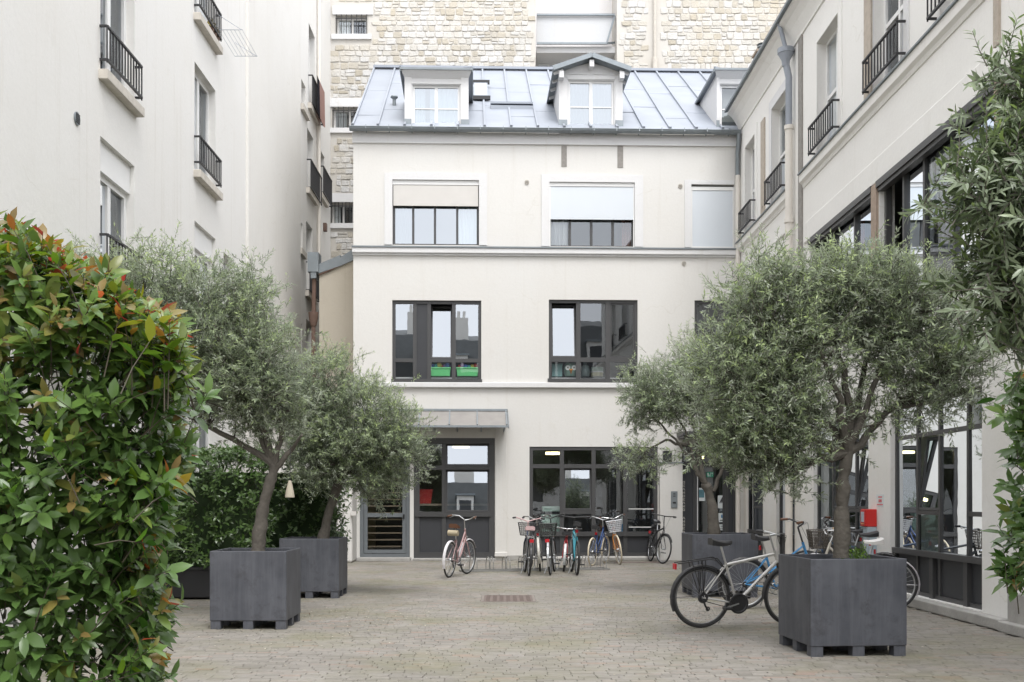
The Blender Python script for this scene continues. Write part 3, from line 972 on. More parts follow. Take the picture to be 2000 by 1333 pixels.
# vertical name strip of pale letters left of the door
ua, _ = F(1334, 960, -0.02); ub, _ = F(1338.2, 960, -0.02)
mb = MB()
zs_top, zs_bot = F(1336, 940, -0.02)[1], F(1336, 1044, -0.02)[1]
mb.box(ua - 0.03, ub + 0.03, 0.02, 0.04, zs_bot - 0.05, zs_top + 0.08, 0)
z = zs_top
letters = 0
while z > zs_bot:
    if letters not in (9,):
        h = 0.062
        st = letters % 4
        if st == 0:
            frame_rect(mb, ua, ub, z - h, z, 0.012, 0.02, 0.014, 1)
        elif st == 1:
            mb.box(ua, ua + 0.014, 0.012, 0.02, z - h, z, 1); mb.box(ua + 0.014, ub, 0.012, 0.02, z - 0.014, z, 1); mb.box(ua + 0.014, ub, 0.012, 0.02, z - h, z - h + 0.014, 1); mb.box(ua + 0.014, ub - 0.01, 0.012, 0.02, z - h / 2 - 0.007, z - h / 2 + 0.007, 1)
        elif st == 2:
            mb.bar((ua, 0.016, z - h), ((ua + ub) / 2, 0.016, z), 0.008, 0.014, 1); mb.bar((ub, 0.0165, z - h), ((ua + ub) / 2, 0.0165, z), 0.008, 0.014, 1)
        else:
            mb.box(ua, ua + 0.014, 0.012, 0.02, z - h, z, 1); mb.box(ub - 0.014, ub, 0.012, 0.02, z - h, z, 1); mb.box(ua + 0.014, ub - 0.014, 0.012, 0.02, z - h / 2 - 0.007, z - h / 2 + 0.007, 1)
    z -= 0.084 if letters != 9 else 0.12
    letters += 1
mb.build('name_strip', [M['panel'], simple('pale_letters', (0.42, 0.40, 0.36), 0.6)], door2)
# low porch wall with a lantern, intercom, canopy
ua, ub = F(1286.5, 1000)[0], F(1331, 1000)[0]
mb = MB(); mb.box(ua, ub, -0.16, 0.0, 0.0, F(1300, 905.5, -0.16)[1]); mb.build('porch_wall', M['facade'], house, bevel=0.01)
mb = MB(); mb.box(ua - 0.02, ub + 0.02, -0.18, 0.0, F(1300, 905.5, -0.16)[1], F(1300, 905.5, -0.16)[1] + 0.03); mb.build('porch_coping', M['zinc_dark'], house)
u0_, z0_ = F(1310.6, 992, -0.17); u1_, z1_ = F(1323, 960, -0.17)
mb = MB(); mb.box(u0_, u1_, -0.185, -0.161, z0_, z1_, 0); mb.box(u0_ + 0.04, u1_ - 0.04, -0.19, -0.185, z0_ + 0.10, z0_ + 0.14, 1)
for k in range(3): mb.box(u0_ + 0.05, u1_ - 0.05, -0.189, -0.185, z1_ - 0.06 - k * 0.035, z1_ - 0.045 - k * 0.035, 1)
mb.build('intercom', [M['zinc_dark'], M['black']], house)
ua, ub = F(1322, 850)[0], UW - 0.02
zc = F(1350, 850, -0.9)[1]
mb = MB(); mb.box(ua, ub, -0.75, -0.001, zc, zc + 0.10); mb.box(ua + 0.03, ub - 0.03, -0.70, -0.03, zc - 0.05, zc); mb.build('door_canopy', M['dark'], house, bevel=0.01)

# zinc canopy over the left door and shop window
ca, cb = F(700, 803)[0], F(991.5, 803)[0]
zc1 = F(900, 803)[1]; zc0 = F(900, 834, -0.75)[1]
canopy = thing('canopy_dummy', None, None)
bpy.data.objects.remove(canopy)
mb = MB()
seg = [F(x, 815, -0.4)[0] for x in (702, 758, 819, 878, 932, 989)]
for a, b in zip(seg[:-1], seg[1:]):
    mb2 = MB()
    mb2.prism([(a + 0.012, -0.02, zc1), (b - 0.012, -0.02, zc1), (b - 0.012, -0.75, zc0 + 0.03), (a + 0.012, -0.75, zc0 + 0.03)], (0, 0, -0.012))
    s_ = mb2.build('canopy_sheet', M['canopy'], house)
for a in seg:
    mb.bar((a, -0.02, zc1 + 0.012), (a, -0.77, zc0 + 0.045), 0.03, 0.04)
mb.bar((ca, -0.03, zc1 + 0.02), (cb, -0.03, zc1 + 0.02), 0.06, 0.05)
mb.bar((ca, -0.76, zc0 + 0.01), (cb, -0.76, zc0 + 0.01), 0.03, 0.05)
for x_ in (760, 847, 893, 940, 985):
    u, _ = F(x_, 830, -0.4)
    mb.bar((u, -0.01, zc0 - 0.05), (u, -0.72, zc0 + 0.0), 0.03, 0.05)
mb.bar((ca, -0.02, zc1 - 0.06), (ca, -0.75, zc0), 0.02, 0.08); mb.bar((cb, -0.02, zc1 - 0.06), (cb, -0.75, zc0), 0.02, 0.08)
mb.build('canopy_frame', M['lead'], house)

# --- roof: sheets between batten seams, gutter, dormers
ROOF_U0, ROOF_U1 = -0.02, 10.3
VE, ZE, VR, ZR = -0.12, 10.50, 5.65, 14.2
SL = (ZR - ZE) / (VR - VE)
def zroof(v): return ZE + (v - VE) * SL
mb = MB(); mb.prism([(ROOF_U0, VE, ZE - 0.03), (ROOF_U1, VE, ZE - 0.03), (ROOF_U1, VR, ZR - 0.03), (ROOF_U0, VR, ZR - 0.03)], (0, 0, -0.08)); mb.build('roof_deck', M['zinc_dark'], house)
seams = [ROOF_U0 + 0.02]
u = F(739, 255)[0]
while u < ROOF_U1:
    seams.append(u); u += 0.645
for i, (a, b) in enumerate(zip(seams[:-1], seams[1:] )):
    cuts = [VE, 1.35 + 0.5 * ((i * 7) % 3 - 1), 3.6 + 0.4 * ((i * 5) % 3 - 1), VR]
    for j in range(3):
        v0, v1 = cuts[j], cuts[j + 1]
        dz = 0.010 + 0.004 * random.random()
        mb = MB()
        t1, t2 = random.uniform(-0.006, 0.006), random.uniform(-0.006, 0.006)
        lift = 0.012 if j < 2 else 0.0
        mb.prism([(a + 0.006, v0 - 0.03, zroof(v0 - 0.03) + 0.014 + t1), (b - 0.006, v0 - 0.03, zroof(v0 - 0.03) + 0.014 + t2),
                  (b - 0.006, v1, zroof(v1) + 0.002 + t1), (a + 0.006, v1, zroof(v1) + 0.002 + t2)], (0, 0, -0.01))
        mb.build('zinc_sheet', M['zinc'], house)
for u in seams:
    mb = MB()
    mb.bar((u, VE - 0.02, zroof(VE - 0.02) + 0.03), (u, VR, zroof(VR) + 0.03), 0.045, 0.06)
    mb.bar((u, VE - 0.05, zroof(VE) + 0.02), (u, VE + 0.02, zroof(VE) + 0.06), 0.06, 0.07)
    mb.build('roof_seam', M['zinc'], house)
mb = MB(); mb.bar((ROOF_U0, VR, ZR + 0.04), (ROOF_U1, VR, ZR + 0.04), 0.22, 0.07); mb.build('roof_ridge', M['zinc'], house)
mb = MB()
gp = [(math.cos(PI + PI * i / 8) * 0.085, math.sin(PI + PI * i / 8) * 0.085) for i in range(9)]
gu0, gu1 = ROOF_U0 - 0.05, UW + 0.02
poly = [(gu0, -0.20 + p[0], 10.45 + p[1]) for p in gp] + [(gu0, -0.20 + p[0] * 0.9, 10.45 + p[1] * 0.9 + 0.004) for p in reversed(gp)]
mb.prism(poly, (gu1 - gu0, 0, 0))
mb.tube([(gu0, -0.285, 10.452), (gu1, -0.285, 10.452)], 0.013, 6)
u = gu0 + 0.4
while u < gu1:
    mb.bar((u, -0.29, 10.45), (u, -0.10, 10.40), 0.02, 0.10); u += 0.55
mb.build('gutter', M['zinc_dark'], house)

# downpipe in the right corner: zinc above, painted below
pu = F(1440.5, 400, -0.08)[0]
mb = MB(); mb.tube([(pu, -0.20, 10.42), (pu, -0.2, 10.2), (pu, -0.09, 9.95), (pu, -0.09, F(1440, 345)[1])], 0.055, 10); mb.build('downpipe', M['zinc_dark'], house, smooth=True)
mb = MB(); mb.tube([(pu, -0.09, F(1440, 345)[1]), (pu, -0.09, 0.05)], 0.052, 10)
for z in (2.0, 4.0, 6.0, 8.0): mb.tube([(pu, -0.09, z), (pu, -0.09, z + 0.06)], 0.064, 10)
mb.build('downpipe', M['cream_pipe'], house, smooth=True, label='cream painted lower downpipe')

def dormer(x0, x1, ytop, ybot, wx0, wx1, wytop, style, roof_pts, vf=0.14, curtain=True, zinc_foot=True):
    a, zt = F(x0, ytop, vf); b, _ = F(x1, ytop, vf)
    _, zb = F((x0 + x1) / 2, ybot, vf)
    wa, wt = F(wx0, wytop, vf); wb, _ = F(wx1, wytop, vf)
    vb = VE + (zt - ZE) / SL
    mb = MB()
    wall_mb(mb, a, b, zb - 0.05, zt, [(wa, wb, zb, wt)], 0.10, v=vf)
    for u in (a, b):
        mb.add([(u, vf, zb - 0.1), (u, vf, zt), (u, vb, zt), (u, vf + 0.02, zroof(vf + 0.02) - 0.06)], [(0, 1, 2, 3)])
    d = mb.build('dormer', M['trim'], house)
    pm = MB()
    pm.box(a - 0.004, wa - 0.03, vf - 0.03, vf, zb, zt - 0.05); pm.box(wb + 0.03, b + 0.004, vf - 0.03, vf, zb, zt - 0.05)
    pm.box(wa - 0.03, wb + 0.03, vf - 0.025, vf, wt + 0.02, wt + 0.10)
    pm.build('dormer_post', M['trim'], d)
    if zinc_foot:
        for p, q in ((a - 0.02, wa - 0.03), (wb + 0.03, b + 0.02)):
            pm = MB(); pm.box(p, q, vf - 0.05, vf - 0.031, zb - 0.04, zb + 0.19); pm.build('lead_foot', M['lead'], d)
    pm = MB(); vw = vf + 0.06
    frame_rect(pm, wa, wb, zb, wt, vw, vw + 0.05, 0.05)
    mid = (wa + wb) / 2
    pm.box(mid - 0.04, mid + 0.04, vw + 0.004, vw + 0.056, zb + 0.05, wt - 0.05)
    zh = zb + (wt - zb) * 0.46
    for p, q in ((wa + 0.05, mid - 0.04), (mid + 0.04, wb - 0.05)):
        pm.box(p, q, vw + 0.006, vw + 0.05, zh - 0.014, zh + 0.014)
    pm.build('casement', M['white'], d)
    for p, q in ((wa + 0.05, mid - 0.04), (mid + 0.04, wb - 0.05)):
        pane_quad(p, q, zb + 0.05, wt - 0.05, vw + 0.03, random.uniform(-0.5, 0.5)).build('pane', M['glass_coat'] if curtain else M['glass'], d)
    if curtain:
        wavy(d, 'curtain', mid - 0.16, wb - 0.02, zb, wt, vw + 0.085, M['curtain'], 6, 0.02)
        wavy(d, 'curtain', wa + 0.02, mid - 0.14 if style == 'gable' else wa + 0.3, zb, wt, vw + 0.09, M['curtain'], 4, 0.02)
    room_ = MB(); room_.box(a + 0.03, b - 0.03, vw + 0.35, vw + 0.37, zb - 0.02, zt - 0.02); room_.build('room_back', M['room_pale'], d)
    rm = MB()
    if style == 'hip':
        ov = 0.10
        f0, f1 = a - ov, b + ov
        vfr = vf - 0.20
        ze = zt + 0.02
        rise = 0.42
        vap = vf + 1.1
        mid = (f0 + f1) / 2
        vback = VE + (ze + rise - ZE) / SL + 0.1
        vb2 = VE + (ze - ZE) / SL + 0.1
        A = [(f0, vfr, ze), (f1, vfr, ze), (mid, vap, ze + rise), (mid, vback, ze + rise), (f0, vb2, ze), (f1, vb2, ze)]
        th = 0.045
        A2 = [(p[0], p[1], p[2] + th) for p in A]
        rm.add(A + A2, [(0, 1, 5, 4), (6, 7, 8), (6, 8, 9, 10), (7, 11, 9, 8), (0, 1, 7, 6), (0, 4, 10, 6), (1, 7, 11, 5)])
        for p, q in ((6, 8), (7, 8), (8, 9)):
            rm.bar(A2[p - 6], A2[q - 6], 0.05, 0.05)
        rm.build('dormer_roof', M['zinc'], d)
        cm = MB(); cm.prism([(f0 + 0.02, vfr + 0.02, ze - 0.004), (f1 - 0.02, vfr + 0.02, ze - 0.004), (b + 0.0, vf - 0.004, zt - 0.13), (a - 0.0, vf - 0.004, zt - 0.13)], (0, 0.02, -0.0))
        cm.build('dormer_soffit', M['trim'], d)
        em = MB()
        for f in (f0, f1):
            em.bar((f, vfr, ze - 0.01), (f, vb2, ze - 0.01), 0.03, 0.07)
        em.bar((f0, vfr, ze + 0.015), (f1, vfr, ze + 0.015), 0.03, 0.05)
        em.build('dormer_eave', M['zinc_dark'], d)
    else:
        ov = 0.17
        f0, f1 = a - ov, b + ov
        vfr = vf - 0.28
        ze = F(1085.6, 132, vfr)[1]
        zp = F(1154.5, 106, vfr)[1]
        mid = (a + b) / 2
        vbp = VE + (zp - ZE) / SL + 0.1
        vbe = VE + (ze - ZE) / SL + 0.15
        th = 0.07
        for f in (f0, f1):
            q = [(mid, vfr, zp), (f, vfr, ze), (f, vbe, ze), (mid, vbp, zp)]
            rm.prism(q, (0, 0, -th))
        rm.build('dormer_roof', M['zinc_dark'], d)
        gm = MB()
        zg = ze - 0.05
        gm.add([(a, vf, zt), (b, vf, zt), (b, vf, ze + 0.02), (mid, vf, zp - 0.09), (a, vf, ze + 0.02)], [(0, 1, 2, 3, 4)])
        for f in (a, b):
            gm.add([(f, vf, zt - 0.02), (f, vf, ze + 0.02), (f, vbe, ze + 0.02), (f, vbe - 0.2, zt - 0.02)], [(0, 1, 2, 3)])
        gm.build('gable_panel', M['trim'], d)
        for f in (f0, f1):                       # bargeboards and rafter ends
            bm_ = MB(); bm_.bar((mid, vfr - 0.015, zp - 0.02), (f, vfr - 0.015, ze - 0.02), 0.03, 0.11, up=(0, 0, 1)); bm_.build('bargeboard', M['lead'], d)
            for k in range(4):
                v = vfr + 0.16 + k * (vbe - vfr - 0.3) / 4
                s_ = 1 if f > mid else -1
                r_ = MB(); r_.bar((f - s_ * 0.03, v, ze - 0.085), (f - s_ * 0.26, v, ze - 0.085 + 0.26 * (zp - ze) / (mid - f0) * 0.8), 0.05, 0.07); r_.build('rafter_end', M['trim'], d)
        for uu, zz in ((mid, zp - 0.17), (a + 0.04, ze - 0.11), (b - 0.04, ze - 0.11)):
            r_ = MB(); r_.box(uu - 0.055, uu + 0.055, vfr + 0.02, vf, zz - 0.12, zz + 0.04); r_.build('purlin_end', M['trim'], d)
        r_ = MB()
        for p, q in ((a + 0.03, mid - 0.09), (mid + 0.09, b - 0.03)):
            r_.box(p, q, vf - 0.02, vf, wt + 0.14, wt + 0.165)
        r_.build('gable_moulding', M['trim'], d)
    return d
dormer(790.6, 914.9, 143, 249.5, 806, 898, 166, 'hip', None)
dormer(1092, 1215.5, 150, 251, 1110, 1199, 157, 'gable', None)
dormer(1400, 1490, 144, 252, 1407, 1484, 166, 'hip', None, curtain=False)
# skylight, roof vent pipes, flashing bar, chimney
u0_, u1_ = F(925, 150, 2.6)[0], F(953, 150, 2.6)[0]
mb = MB()
va, vb_ = 2.2, 3.6
mb.bar((u0_ * 0.5 + u1_ * 0.5, va, zroof(va) + 0.10), (u0_ * 0.5 + u1_ * 0.5, vb_, zroof(vb_) + 0.10), u1_ - u0_, 0.10, 0)
mb.bar((u0_ - 0.04, va, zroof(va) + 0.10), (u1_ + 0.06, va, zroof(va) + 0.10), 0.08, 0.10, 1)
mb.bar((u0_ - 0.04, vb_, zroof(vb_) + 0.16), (u1_ + 0.06, vb_, zroof(vb_) + 0.16), 0.08, 0.10, 1)
mb.bar((u0_ * 0.5 + u1_ * 0.5, va + 0.15, zroof(va + 0.15) + 0.155), (u0_ * 0.5 + u1_ * 0.5, vb_ - 0.15, zroof(vb_ - 0.15) + 0.155), u1_ - u0_ - 0.1, 0.01, 2)
mb.build('skylight', [M['zinc'], M['black'], M['blind']], house)
u0_, u1_ = F(958, 203, 1.6)[0], F(1041, 203, 1.6)[0]
mb = MB(); mb.bar((u0_, 1.65, zroof(1.65) + 0.08), (u1_, 1.65, zroof(1.65) + 0.08), 0.30, 0.05); mb.bar((u0_, 1.5, zroof(1.5) + 0.05), (u1_, 1.5, zroof(1.5) + 0.05), 0.03, 0.10); mb.build('roof_step', M['zinc'], house)
u_, z_ = F(770, 184, 1.7)
zz = zroof(1.7)
mb = MB(); mb.tube([(u_, 1.7, zz - 0.05), (u_, 1.7, zz + 0.17)], 0.045, 10); mb.lathe([(0.045, zz + 0.17), (0.10, zz + 0.22), (0.09, zz + 0.25), (0.0, zz + 0.26)], (u_, 1.7, 0), 10); mb.build('vent_pipe', M['zinc_dark'], house)
u0_, u1_ = F(1479, 120, 5.4)[0], F(1503, 120, 5.4)[0]
zc_ = F(1490, 104, 5.4)[1]
mb = MB(); mb.box(u0_, u1_, 5.3, 5.75, 13.4, zc_, 0); mb.box(u0_ - 0.06, u1_ + 0.06, 5.24, 5.81, zc_, zc_ + 0.06, 1)
um = (u0_ + u1_) / 2
mb.lathe([(0.11, zc_ + 0.06), (0.11, zc_ + 0.20), (0.16, zc_ + 0.20), (0.16, zc_ + 0.23), (0.06, zc_ + 0.23), (0.06, zc_ + 0.28), (0.17, zc_ + 0.29), (0.0, zc_ + 0.36)], (um, 5.5, 0), 12, 2)
mb.build('chimney', [M['trim'], M['timber'], M['zinc_dark']], house)

# ================================================================== right building
rb = thing('side_building', 'long cream side building on the right with iron window guards and glazed ground floor', 'house', (RX, RY, 0), R(-90))
def RY_(x): return RY - RX * F_PX / (x - X0)       # u on the right facade for a photo column
U_END = 24.0
w2 = [(RY_(1456), RY_(1475)), (RY_(1508), RY_(1536)), (RY_(1597), RY_(1638)), (RY_(1707), RY_(1766)), (RY_(1838), RY_(1890)), (15.6, 16.8), (18.4, 19.6)]
op2 = [(a, b, 7.82, 9.90) for a, b in w2]
bays = [(RY - 20.3, RY - 16.86), (RY - 16.58, RY - 12.63), (RY - 12.35, RY - 8.6), (RY - 8.3, RY - 4.6)]
op1 = [(a, b, 4.30, 6.38) for a, b in bays]
gA = (RY_(1455), RY_(1490)); gB = (RY_(1516), RY_(1552)); gC = (RY_(1589), RY_(1696)); gD = (RY_(1739), RY_(1918)); gE = (15.6, 18.6); gF = (19.6, 22.6)
op0 = [(a, b, 0.14, 2.88) for a, b in (gA, gB, gC, gD, gE, gF)]
mb = MB()
wall_mb(mb, 0.0, U_END, 2.95, 10.6, op1 + op2, 0.24)
mb.quad((U_END, 0, 0), (U_END, 6, 0), (U_END, 6, 10.6), (U_END, 0, 10.6))
mb.build('wall', M['right'], rb)
mb = MB(); wall_mb(mb, 0.0, U_END, 0.0, 2.95, op0, 0.20); mb.build('ground_floor_wall', M['right_low'], rb)
for z0_, z1_, mt in ((0.1, 2.93, M['room_pale']), (4.0, 6.9, M['room']), (7.4, 10.4, M['room'])):
    room(rb, 0.02, U_END - 0.02, 0.235 if z0_ > 3 else 0.195, 4.2, z0_, z1_, mt)
# cove cornice and roof
mb = MB()
prof = [(0.01, 10.50), (-0.03, 10.50), (-0.035, 10.54), (-0.06, 10.60), (-0.13, 10.74), (-0.22, 10.86), (-0.31, 10.92), (-0.31, 10.98), (0.01, 10.98)]
mb.prism([(0.02, p[0], p[1]) for p in prof], (U_END, 0, 0))
mb.build('eaves_cornice', M['right'], rb)
mb = MB(); mb.box(0.0, U_END, -0.36, -0.02, 10.983, 11.02); mb.bar((0.0, -0.36, 11.0), (U_END, -0.36, 11.0), 0.05, 0.06); mb.build('gutter', M['zinc_dark'], rb)
for i in range(34):
    a = 0.02 + i * 0.70
    if a > U_END: break
    mb = MB(); mb.prism([(a, -0.30, 11.03), (a + 0.69, -0.30, 11.03), (a + 0.69, 4.5, 13.4), (a, 4.5, 13.4)], (0, 0, -0.02)); mb.build('zinc_sheet', M['zinc'], rb)
# sill-level cornice with its zinc cover, band above the strip windows
for a, b in ((0.02, RY_(1545)), (RY_(1570), U_END)):
    mb = MB(); mb.prism([(a, 0, 7.50), (a, -0.02, 7.50), (a, -0.04, 7.56), (a, -0.09, 7.60), (a, -0.10, 7.735), (a, 0, 7.735)], (b - a, 0, 0)); mb.build('sill_cornice', M['right'], rb)
    mb = MB(); mb.box(a, b, -0.13, 0.0, 7.738, 7.765); mb.build('flashing', M['zinc_dark'], rb)
mb = MB(); mb.box(RY_(1572), U_END, -0.03, 0.0, 6.40, 6.78); mb.build('plaster_band', M['right'], rb, bevel=0.015)
# raised panel frames around the top windows
for i, (a, b) in enumerate(w2):
    mb = MB()
    mb.box(a - 0.22, a - 0.003, -0.02, 0.0, 7.79, 10.12); mb.box(b + 0.003, b + 0.20, -0.02, 0.0, 7.79, 10.12); mb.box(a - 0.003, b + 0.003, -0.02, 0.0, 9.905, 10.12)
    mb.build('window_surround', M['trim'] if i % 2 else M['right'], rb, bevel=0.006)
    m_ = (a + b) / 2
    w = window(rb, a, b, 7.82, 9.90, 0.16, [(a, m_, [8.85]), (m_, b, [8.85])], M['white'], M['glass'], fw=0.06, mw=0.07)
    if i != 3:
        wavy(w, 'curtain', a + 0.05, b - 0.05, 7.85, 9.85, 0.34, M['curtain'], 8, 0.03)
    railing(w, a - 0.10, b + 0.10, 7.90, 8.36, 0.0, 0.13, 0.14)
    mb = MB(); mb.box(a - 0.05, b + 0.05, -0.06, 0.16, 7.775, 7.82); mb.build('window_sill', M['trim'], w)
# exposed timbers
def post(xa, xb, z0_, z1_, proud=0.02, mat=None):
    mb = MB(); mb.box(RY_(xa), RY_(xb), -proud, 0.03, z0_, z1_); return mb.build('timber_post', mat or M['timber'], rb)
post(1488, 1495, 7.79, 9.95, 0.03, M['timber_pale'])
post(1561.5, 1568.5, 3.6, 10.48, 0.03, M['timber_grey'])
post(1693, 1706.6, 7.79, 10.3, 0.05, M['timber_pale'])
post(1945, 1955, 6.80, 7.5, 0.035, M['timber_pale'])
for a, b in zip(bays[:-1], bays[1:]):
    mb = MB(); mb.box(a[1] + 0.02, b[0] - 0.02, -0.04, 0.10, 4.0 if a is bays[0] else 3.25, 6.38); mb.build('timber_post', simple('strip_timber', (0.36, 0.28, 0.22), 0.85, var=0.3, scale=14, bump=0.5), rb)
mb = MB(); mb.box(RY_(1490), RY_(1493), -0.03, 0.0, 8.0, 8.02); mb.build('wall_tie', M['rust'], rb)
# first floor strip windows
for i, (a, b) in enumerate(bays):
    n = 4 if i else 3
    us = [a + (b - a) * k / n for k in range(n + 1)]
    if i == 1: us = [a, a + 0.78, a + 1.55, a + 2.55, b]
    zs = [5.35] if i else [5.35]
    cols = [(us[k], us[k + 1], []) for k in range(n)]
    w = window(rb, a, b, 4.30, 6.38, 0.08, cols, M['dark'], M['glass'], fw=0.08, mw=0.07, fd=0.09, tilt={}, noglass=[(0, 0)] if i < 2 else [])
    for k in range(n):                                # one sash of each bay stands open, blinds half down in others
        if k == 0 and i < 2:
            mb = MB(); th = R(68)
            wv = us[1] - us[0] - 0.12
            p0 = Vector((us[1] - 0.05, 0.14, 0)); dv = Vector((-math.cos(th), math.sin(th), 0))
            for z_ in (4.40, 6.26): mb.bar((p0.x, p0.y, z_), (p0.x + dv.x * wv, p0.y + dv.y * wv, z_), 0.05, 0.05)
            for s_ in (0, 1): mb.bar((p0.x + dv.x * wv * s_, p0.y + dv.y * wv * s_, 4.4), (p0.x + dv.x * wv * s_, p0.y + dv.y * wv * s_, 6.26), 0.05, 0.05)
            mb.build('open_sash', M['dark'], w)
            mb = MB(); mb.quad((p0.x, p0.y, 4.42), (p0.x + dv.x * wv, p0.y + dv.y * wv, 4.42), (p0.x + dv.x * wv, p0.y + dv.y * wv, 6.24), (p0.x, p0.y, 6.24)); mb.build('pane', M['glass'], w)
            wavy(w, 'curtain', us[0] + 0.30, us[1] - 0.1, 4.4, 6.25, 0.5, M['timber_grey'], 4, 0.03)
        else:
            mb = MB(); mb.box(us[k] + 0.05, us[k + 1] - 0.05, 0.24, 0.255, 5.42 - 0.12 * (k % 2), 6.30); mb.build('blind', M['blind'], w)
    mb = MB(); mb.box(a - 0.02, b + 0.02, -0.05, 0.08, 6.30, 6.40); mb.box(a - 0.02, b + 0.02, -0.02, 0.082, 6.24, 6.30); mb.build('window_head', M['dark'], w)
    mb = MB(); mb.box(a - 0.03, b + 0.03, -0.07, 0.08, 4.24, 4.30); mb.build('window_sill', M['dark'], w)
# ground floor windows
ZB, ZRAIL, ZTR = 0.75, 1.31, 2.40
def shopfront(a, b, us, rails, opens, mullp):
    cols = []
    us = [a] + us + [b]
    for k in range(len(us) - 1):
        cols.append((us[k], us[k + 1], [ZB] + ([ZRAIL] if k in rails else []) + [ZTR]))
    tl = {(k, 2): 7.0 for k in opens}
    w = window(rb, a, b, 0.14, 2.88, 0.07, cols, M['dark'], M['glass_clear'], fw=0.055, mw=0.06, fd=0.055, tilt=tl, noglass=[(k, 0) for k in range(len(cols))])
    mb = MB(); mb.box(a + 0.07, b - 0.07, 0.10, 0.14, 0.20, ZB - 0.03); mb.build('apron_panel', M['panel'], w)
    mb = MB()
    for u in mullp: mb.box(u - 0.06, u + 0.06, 0.04, 0.10, 0.14, ZB - 0.04)
    mb.box(a, b, 0.02, 0.075, ZB - 0.05, ZB + 0.03)
    mb.build('sill_rail', M['dark'], w)
    return w
wa = shopfront(*gA, [gA[0] + 0.55], [1], [], [])
wb_ = shopfront(*gB, [gB[0] + 0.7], [1], [], [])
wc = shopfront(*gC, [RY_(1618), RY_(1663)], [1, 2], [1, 2], [RY_(1640)])
wd = shopfront(*gD, [RY_(1781), RY_(1823.5), RY_(1878.5)], [1, 3], [1], [RY_(1812), RY_(1878.5)])
shopfront(*gE, [gE[0] + 1, gE[0] + 2], [1], [], [])
shopfront(*gF, [gF[0] + 1, gF[0] + 2], [1], [], [])
mb = MB(); mb.box(RY_(1454), RY_(1458), -0.02, 0.05, 0.6, 2.8); mb.build('door_jamb', M['cream_pipe'], rb)
# inside the ground floor: partitions, boxes of colour, a lit lamp
for u in (4.2, 8.2):
    mb = MB(); mb.box(u, u + 0.1, 0.25, 4.1, 0.1, 2.9); mb.build('partition', M['room_pale'], rb)
mb = MB(); mb.box(RY_(1880), RY_(1880) + 1.2, 1.2, 1.5, 2.78, 2.86); mb.build('ceiling_lamp', M['lamp'], rb)
inn = [simple('inner_teal', (0.05, 0.30, 0.33), 0.6), simple('inner_green', (0.10, 0.33, 0.20), 0.6)]
mb = MB(); mb.box(RY_(1830), RY_(1830) + 0.9, 2.2, 2.4, 1.0, 1.55, 0); mb.box(RY_(1830) + 0.1, RY_(1830) + 0.7, 2.18, 2.38, 1.56, 1.8, 1); mb.build('inner_cabinet', inn, rb)
mb = MB(); mb.box(RY_(1850), RY_(1850) + 0.12, 0.8, 1.4, 0.2, 2.8); mb.box(RY_(1780), RY_(1780) + 0.1, 1.0, 3.0, 0.2, 2.2); mb.build('inner_partition', M['room_pale'], rb)
mb = MB(); mb.box(RY_(1826), RY_(1880) - 0.02, 0.75, 0.79, 1.15, 2.75); mb.box(RY_(1884), RY_(1917), 0.75, 0.79, 1.15, 2.62); mb.box(gC[0] + 0.2, gC[1] - 1.0, 0.8, 0.84, 0.3, 2.7); mb.build('pale_reflection', M['blind_beige'], rb)  # added pale sheets imitating the left building's reflection in the panes
# kerb along the foot of the wall, near pier plinth
mb = MB(); mb.box(0.05, RY_(1980), -0.16, 0.0, 0.0, 0.13)
mb.build('kerb', M['kerb'], rb, bevel=0.015)
mb = MB(); mb.box(RY_(1984), RY_(1984) + 0.9, -0.10, 0.0, 0.0, 0.45); mb.box(RY_(1984) - 0.03, RY_(1984) + 0.95, -0.2, 0.0, 0.0, 0.12); mb.build('plinth', M['kerb'], rb, bevel=0.015)
# downpipe with hopper head
pu = RY_(1551.5)
mb = MB()
mb.lathe([(0.07, 10.12), (0.085, 10.24), (0.15, 10.36), (0.15, 10.37), (0.165, 10.375), (0.165, 10.47), (0.15, 10.472), (0.0, 10.47)], (pu, -0.17, 0), 16)
mb.tube([(pu, -0.11, 8.92), (pu, -0.11, 9.9), (pu, -0.17, 10.18)], 0.068, 12)
mb.tube([(pu, -0.17, 10.46), (pu, -0.30, 10.97)], 0.045, 8)
mb.build('downpipe', M['zinc'], rb, smooth=True)
mb = MB(); mb.tube([(pu, -0.11, 0.1), (pu, -0.11, 8.92)], 0.075, 12)
for z in (8.86, 7.0, 5.0, 3.0): mb.tube([(pu, -0.11, z), (pu, -0.11, z + 0.08)], 0.095, 12)
mb.build('downpipe', M['cream_pipe'], rb, smooth=True, label='cream painted lower downpipe')
# small wall fittings between the windows
mb = MB(); mb.box(RY_(1516), RY_(1538), -0.03, 0.0, 6.95, 7.02); mb.build('lintel_moulding', M['right'], rb)

